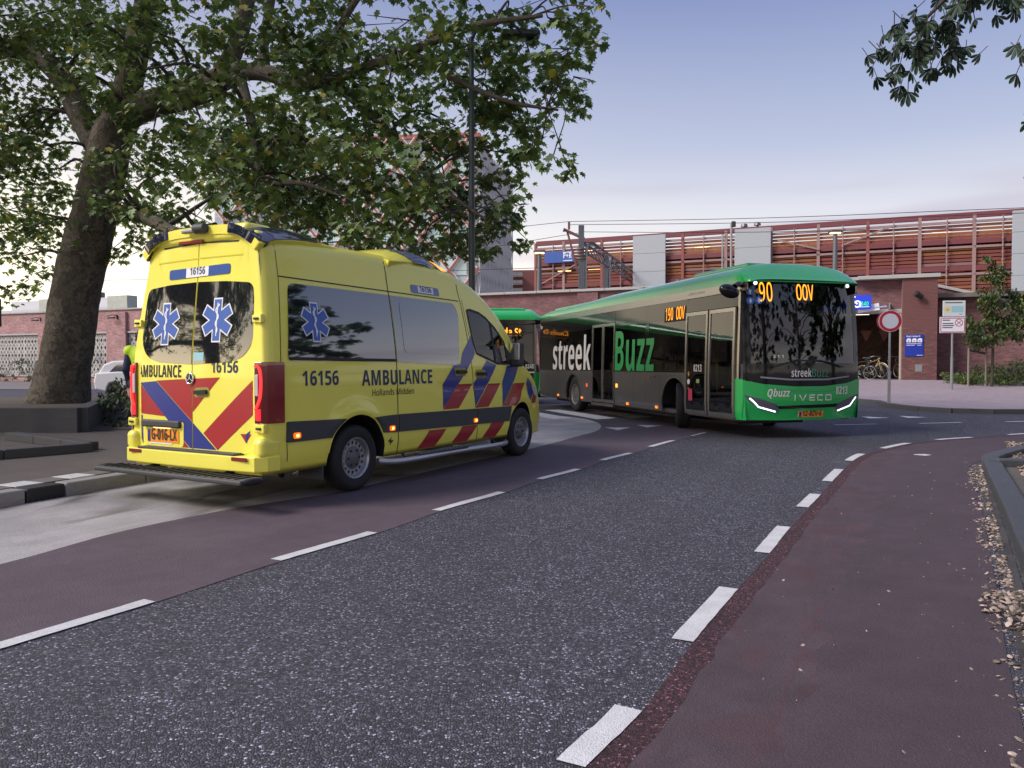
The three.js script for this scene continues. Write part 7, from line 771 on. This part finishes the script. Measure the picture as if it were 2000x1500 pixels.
// departure display at the bus stop, cut by the left edge of the picture
{
  const d = thing('departure_display', 'black bus stop display with orange lines at the left edge', 'display', [-9.05, PLAT, -13.15], R(4)); mesh('pole', cyl(0.05, 0.05, 2.2, -0.1, 1.1, -0.08, 12), M.iron, d); mesh('housing', rbox(0.58, 0.48, 0.1, 0.015, 0, 2.1, 0), M.iron, d); const S = (a, b) => V3(a, b, 0.051), lm = std({ color: rgb(0.4, 0.12, 0.03), emissive: rgb(1, 0.3, 0.06), emissiveIntensity: 0.9 }), wm = std({ color: rgb(0.6, 0.6, 0.6), emissive: rgb(0.9, 0.75, 0.65), emissiveIntensity: 0.5 }); mesh('header_bar', panel(rectShape(-0.25, 2.16, 0.25, 2.27), S, 0.002, 0), wm, d); for (let k = 0; k < 4; k++) mesh('display_line', panel(rectShape(-0.25, 1.9 + k * 0.062, 0.25, 1.945 + k * 0.062), S, 0.002, 0), lm, d);
}
// bicycles in the store
function bicycle(label, s, off, turn, color, lean) {
  const p = atWall(s, 0.625, off), b = thing('bicycle', label, 'bicycle', [p.x, p.y, p.z], turn, 'parked bicycles'), fm = std({ color, roughness: 0.4, metalness: 0.4 }), tm = M.rubber; b.rotation.z = lean;
  for (const x of [-0.53, 0.53]) { const w = part('wheel', b); mesh('tyre', new THREE.TorusGeometry(0.335, 0.02, 8, 36).translate(x, 0.355, 0), tm, w); mesh('rim', new THREE.TorusGeometry(0.312, 0.012, 6, 36).translate(x, 0.355, 0), M.galv, w); mesh('spokes', merge(Array.from({ length: 10 }, (_, k) => rod([x, 0.355, 0], [x + Math.cos(k * 0.628) * 0.31, 0.355 + Math.sin(k * 0.628) * 0.31, 0], 0.003, 4))), M.galv, w); mesh('mudguard', new THREE.TorusGeometry(0.37, 0.022, 5, 20, 2.2).rotateZ(x < 0 ? 0.9 : 0.3).translate(x, 0.355, 0), fm, b); }
  mesh('frame', merge([rod([0.42, 0.86, 0], [0.0, 0.3, 0], 0.018), rod([0.40, 0.92, 0], [-0.14, 0.8, 0], 0.016), rod([-0.17, 0.88, 0], [0, 0.3, 0], 0.016), rod([0, 0.3, 0], [-0.53, 0.355, 0], 0.012), rod([-0.16, 0.8, 0], [-0.53, 0.355, 0], 0.01)]), fm, b); mesh('fork', merge([rod([0.39, 0.98, 0], [0.46, 0.72, 0], 0.018), rod([0.46, 0.72, 0.05], [0.53, 0.355, 0.05], 0.011), rod([0.46, 0.72, -0.05], [0.53, 0.355, -0.05], 0.011)]), fm, b); mesh('handlebar', tube([[0.22, 1.06, 0.3], [0.36, 1.08, 0.24], [0.41, 1.05, 0], [0.36, 1.08, -0.24], [0.22, 1.06, -0.3]], 0.014, 24, 8), M.galv, b); mesh('saddle', new THREE.SphereGeometry(0.13, 14, 8).scale(1, 0.35, 0.62).translate(-0.22, 1.0, 0), M.rubber, b); mesh('seat_post', rod([-0.17, 0.86, 0], [-0.2, 0.98, 0], 0.013), M.galv, b); mesh('lamp', cyl(0.04, 0.03, 0.06, 0, 0, 0, 12).rotateZ(-1.57).translate(0.5, 0.95, 0), M.chrome, b); mesh('crank', merge([new THREE.TorusGeometry(0.09, 0.008, 6, 20).translate(0, 0.3, 0.05), rod([0, 0.3, 0.06], [0.14, 0.22, 0.08], 0.01), rod([0, 0.3, -0.06], [-0.14, 0.38, -0.08], 0.01)]), M.galv, b);
  return b;
}
bicycle('bicycle with cream front fork in the store entrance', 19.0, -0.75, R(-62), rgb(0.5, 0.4, 0.22), 0.12); bicycle('dark bicycle in the store entrance half hidden by the bus', 18.35, -0.9, R(-48), rgb(0.03, 0.03, 0.035), -0.1); bicycle('dark bicycle in the shade beside the brick pillar', 19.85, -1.6, R(-80), rgb(0.08, 0.02, 0.03), 0.1); bicycle('grey bicycle deeper inside the bicycle store', 18.9, -3.2, R(-70), rgb(0.15, 0.14, 0.13), 0.08); bicycle('blue bicycle against the back of the bicycle store', 17.9, -3.6, R(-70), rgb(0.03, 0.05, 0.12), 0.05);
// white car on the street behind the shrubs
{
  const c = thing('parked_car', 'white hatchback car behind the shrubs left of the ambulance', 'car', [-15.4, 0.002, -33], R(4)), paint = phys({ color: rgb(0.72, 0.73, 0.75), roughness: 0.3, clearcoat: 0.8, clearcoatRoughness: 0.06 });
  const low = new THREE.Shape(P2([[-2.0, 0.35], [-2.05, 0.6], [-1.98, 0.92], [-1.2, 0.98], [0.8, 0.95], [1.7, 0.82], [2.0, 0.62], [2.02, 0.35], [1.62, 0.28], [1.6, 0.4], [1.5, 0.6], [1.25, 0.68], [1.0, 0.6], [0.9, 0.4], [0.88, 0.25], [-0.9, 0.25], [-0.92, 0.4], [-1.02, 0.6], [-1.27, 0.68], [-1.52, 0.6], [-1.62, 0.4], [-1.64, 0.28]])), ext = (s, w, b) => new THREE.ExtrudeGeometry(s, { depth: w - 2 * b, bevelEnabled: true, bevelSize: b, bevelThickness: b, bevelSegments: 3 }).translate(0, 0, -(w - 2 * b) / 2); mesh('body', ext(low, 1.74, 0.06), paint, c); const top = new THREE.Shape(P2([[-1.95, 0.9], [-1.7, 1.28], [-1.35, 1.42], [-0.2, 1.46], [0.45, 1.36], [1.15, 0.93]])); mesh('cabin', ext(top, 1.5, 0.07), paint, c);
  for (const s of [1, -1]) { const S = (a, b) => V3(a, b, s * (0.752)); mesh('side_window', panel(rounded([[-1.55, 0.98], [-0.36, 0.98], [-0.36, 1.36], [-1.2, 1.34]], 0.06), S, 0.003, 0, s), M.glassBlack, c); mesh('side_window', panel(rounded([[-0.3, 0.98], [0.85, 0.98], [0.4, 1.3], [-0.3, 1.37]], 0.06), S, 0.003, 0, s), M.glassBlack, c); mesh('tail_light', rbox(0.2, 0.2, 0.3, 0.04, -1.98, 0.86, s * 0.66), std({ color: rgb(0.35, 0.01, 0.02), roughness: 0.2 }), c); mesh('headlight', rbox(0.3, 0.12, 0.3, 0.04, 1.85, 0.72, s * 0.66), M.chrome, c); mesh('door_handle', rbox(0.16, 0.03, 0.03, 0.01, -0.15, 0.88, s * 0.87), paint, c); mesh('mirror', rbox(0.14, 0.12, 0.18, 0.04, 0.75, 1.0, s * 0.93), paint, c); for (const x of [-1.27, 1.25]) { const w = wheelParts(c, 0.31, 0.2, 0.2, 10); w.position.set(x, 0.31, s * 0.76); if (s < 0) w.rotation.y = Math.PI; } }
  const rw = mesh('rear_window', rbox(0.03, 0.4, 1.2, 0.01), M.glassBlack, c); rw.position.set(-1.88, 1.15, 0); rw.rotation.z = -0.55; const ws = mesh('windscreen', rbox(0.03, 0.75, 1.25, 0.01), M.glassBlack, c); ws.position.set(0.85, 1.17, 0); ws.rotation.z = 1.0;
}
// person in a yellow-green vest, mostly behind the ambulance
{
  const p = thing('person', 'person in a yellow-green safety vest and dark trousers partly hidden behind the ambulance', 'person', [-5.78, PLAT, -12.05], R(200));
  const J = { pelvis: [0, 0.95, 0], belly: [0, 1.1, 0.01], chest: [0, 1.32, 0], neck: [0, 1.48, -0.01], headB: [0, 1.6, 0.01], headT: [0, 1.69, 0.0], shL: [0.19, 1.42, 0], elL: [0.25, 1.14, -0.03], wrL: [0.22, 0.9, 0.06], haL: [0.21, 0.8, 0.09], hipL: [0.1, 0.92, 0], knL: [0.12, 0.5, 0.02], anL: [0.13, 0.08, -0.02], toL: [0.15, 0.045, 0.15] };
  const mir = (a) => [-a[0], a[1], a[2]], bones = [['pelvis', 'belly', 0.15, 0.145], ['belly', 'chest', 0.145, 0.165], ['chest', 'neck', 0.15, 0.062], ['neck', 'headB', 0.06, 0.075], ['headB', 'headT', 0.086, 0.094], ['chest', 'shL', 0.12, 0.075], ['shL', 'elL', 0.062, 0.048], ['elL', 'wrL', 0.046, 0.032], ['wrL', 'haL', 0.034, 0.036], ['pelvis', 'hipL', 0.13, 0.1], ['hipL', 'knL', 0.098, 0.066], ['knL', 'anL', 0.062, 0.043], ['anL', 'toL', 0.046, 0.036]];
  const list = []; for (const [a, b, ra, rb] of bones) { list.push([J[a], J[b], ra, rb]); if (/[LR]$/.test(b) && b !== 'pelvis') list.push([mir(J[a]), mir(J[b]), ra, rb]); }
  // fingers, thumb, nose and ears
  for (const s of [1, -1]) { for (let k = 0; k < 4; k++) { const z = 0.06 + k * 0.021, l = [0.075, 0.085, 0.08, 0.065][k]; list.push([[s * 0.21, 0.775, z], [s * 0.205, 0.775 - l * 0.55, z + 0.008], 0.0095, 0.009], [[s * 0.205, 0.775 - l * 0.55, z + 0.008], [s * 0.19, 0.775 - l, z + 0.012], 0.009, 0.008]); } list.push([[s * 0.205, 0.82, 0.12], [s * 0.19, 0.77, 0.145], 0.012, 0.01]); list.push([[s * 0.092, 1.63, 0], [s * 0.096, 1.655, -0.01], 0.016, 0.018]); } list.push([[0, 1.645, 0.088], [0, 1.615, 0.108], 0.012, 0.017]);
  function skin(list, N, cx, cy, cz, half, k, color) { const mc = new MarchingCubes(N, M.ink, false, false, 120000); mc.isolation = 0; const f = mc.field; for (let z = 0; z < N; z++) for (let y = 0; y < N; y++) for (let x = 0; x < N; x++) { const h = N / 2, px = cx + (x - h) / h * half, py = cy + (y - h) / h * half, pz = cz + (z - h) / h * half; let d = 9; for (const [A, B, ra, rb] of list) { const bx = B[0] - A[0], by = B[1] - A[1], bz = B[2] - A[2], ax = px - A[0], ay = py - A[1], az = pz - A[2], t = clamp((ax * bx + ay * by + az * bz) / (bx * bx + by * by + bz * bz + 1e-9)), q = Math.hypot(ax - bx * t, ay - by * t, az - bz * t) - lerp(ra, rb, t); const hh = Math.max(k - Math.abs(d - q), 0) / k; d = Math.min(d, q) - hh * hh * k * 0.25; } f[z * N * N + y * N + x] = -d; } mc.update(); const n = mc.count, pos = new Float32Array(n * 3), col = new Float32Array(n * 3); for (let i = 0; i < n; i++) { pos[i * 3] = cx + mc.positionArray[i * 3] * half; pos[i * 3 + 1] = cy + mc.positionArray[i * 3 + 1] * half; pos[i * 3 + 2] = cz + mc.positionArray[i * 3 + 2] * half; col.set(color(pos[i * 3], pos[i * 3 + 1], pos[i * 3 + 2]), i * 3); } let g = new THREE.BufferGeometry(); g.setAttribute('position', new THREE.BufferAttribute(pos, 3)); g.setAttribute('color', new THREE.BufferAttribute(col, 3)); g = mergeVertices(g, 1e-4); g.computeVertexNormals(); return g; }
  const cloth = std({ vertexColors: true, roughness: 0.85 }); mesh('body', skin(list, 120, 0, 0.9, 0.03, 0.94, 0.045, (x, y, z) => (y > 1.5 ? (y > 1.665 || (z < -0.015 && y > 1.56) ? [0.03, 0.022, 0.016] : [0.42, 0.26, 0.19]) : y < 0.84 && Math.abs(x) > 0.165 ? [0.42, 0.26, 0.19] : y < 0.09 ? [0.01, 0.01, 0.01] : y < 0.97 ? [0.018, 0.022, 0.04] : [0.02, 0.03, 0.07])), cloth, p);
  const vest = list.filter(([A, B]) => A[1] > 1.0 && A[1] < 1.5 && Math.abs(B[0]) < 0.2 && B[1] > 1.05 && B[1] < 1.46).map(([A, B, a, b]) => [A, B, a + 0.018, b + 0.018]); mesh('safety_vest', skin(vest, 64, 0, 1.25, 0, 0.34, 0.05, (x, y) => (Math.abs(y - 1.12) < 0.03 ? [0.6, 0.62, 0.6] : [0.5, 0.72, 0.03])), std({ vertexColors: true, roughness: 0.7 }), p);
  for (const s of [1, -1]) mesh('eye', new THREE.SphereGeometry(0.011, 10, 8).translate(s * 0.034, 1.652, 0.088), M.ink, p); mesh('mouth', rbox(0.045, 0.008, 0.01, 0.003, 0, 1.583, 0.092), std({ color: rgb(0.3, 0.13, 0.11) }), p);
}
renderer.render(scene, camera);
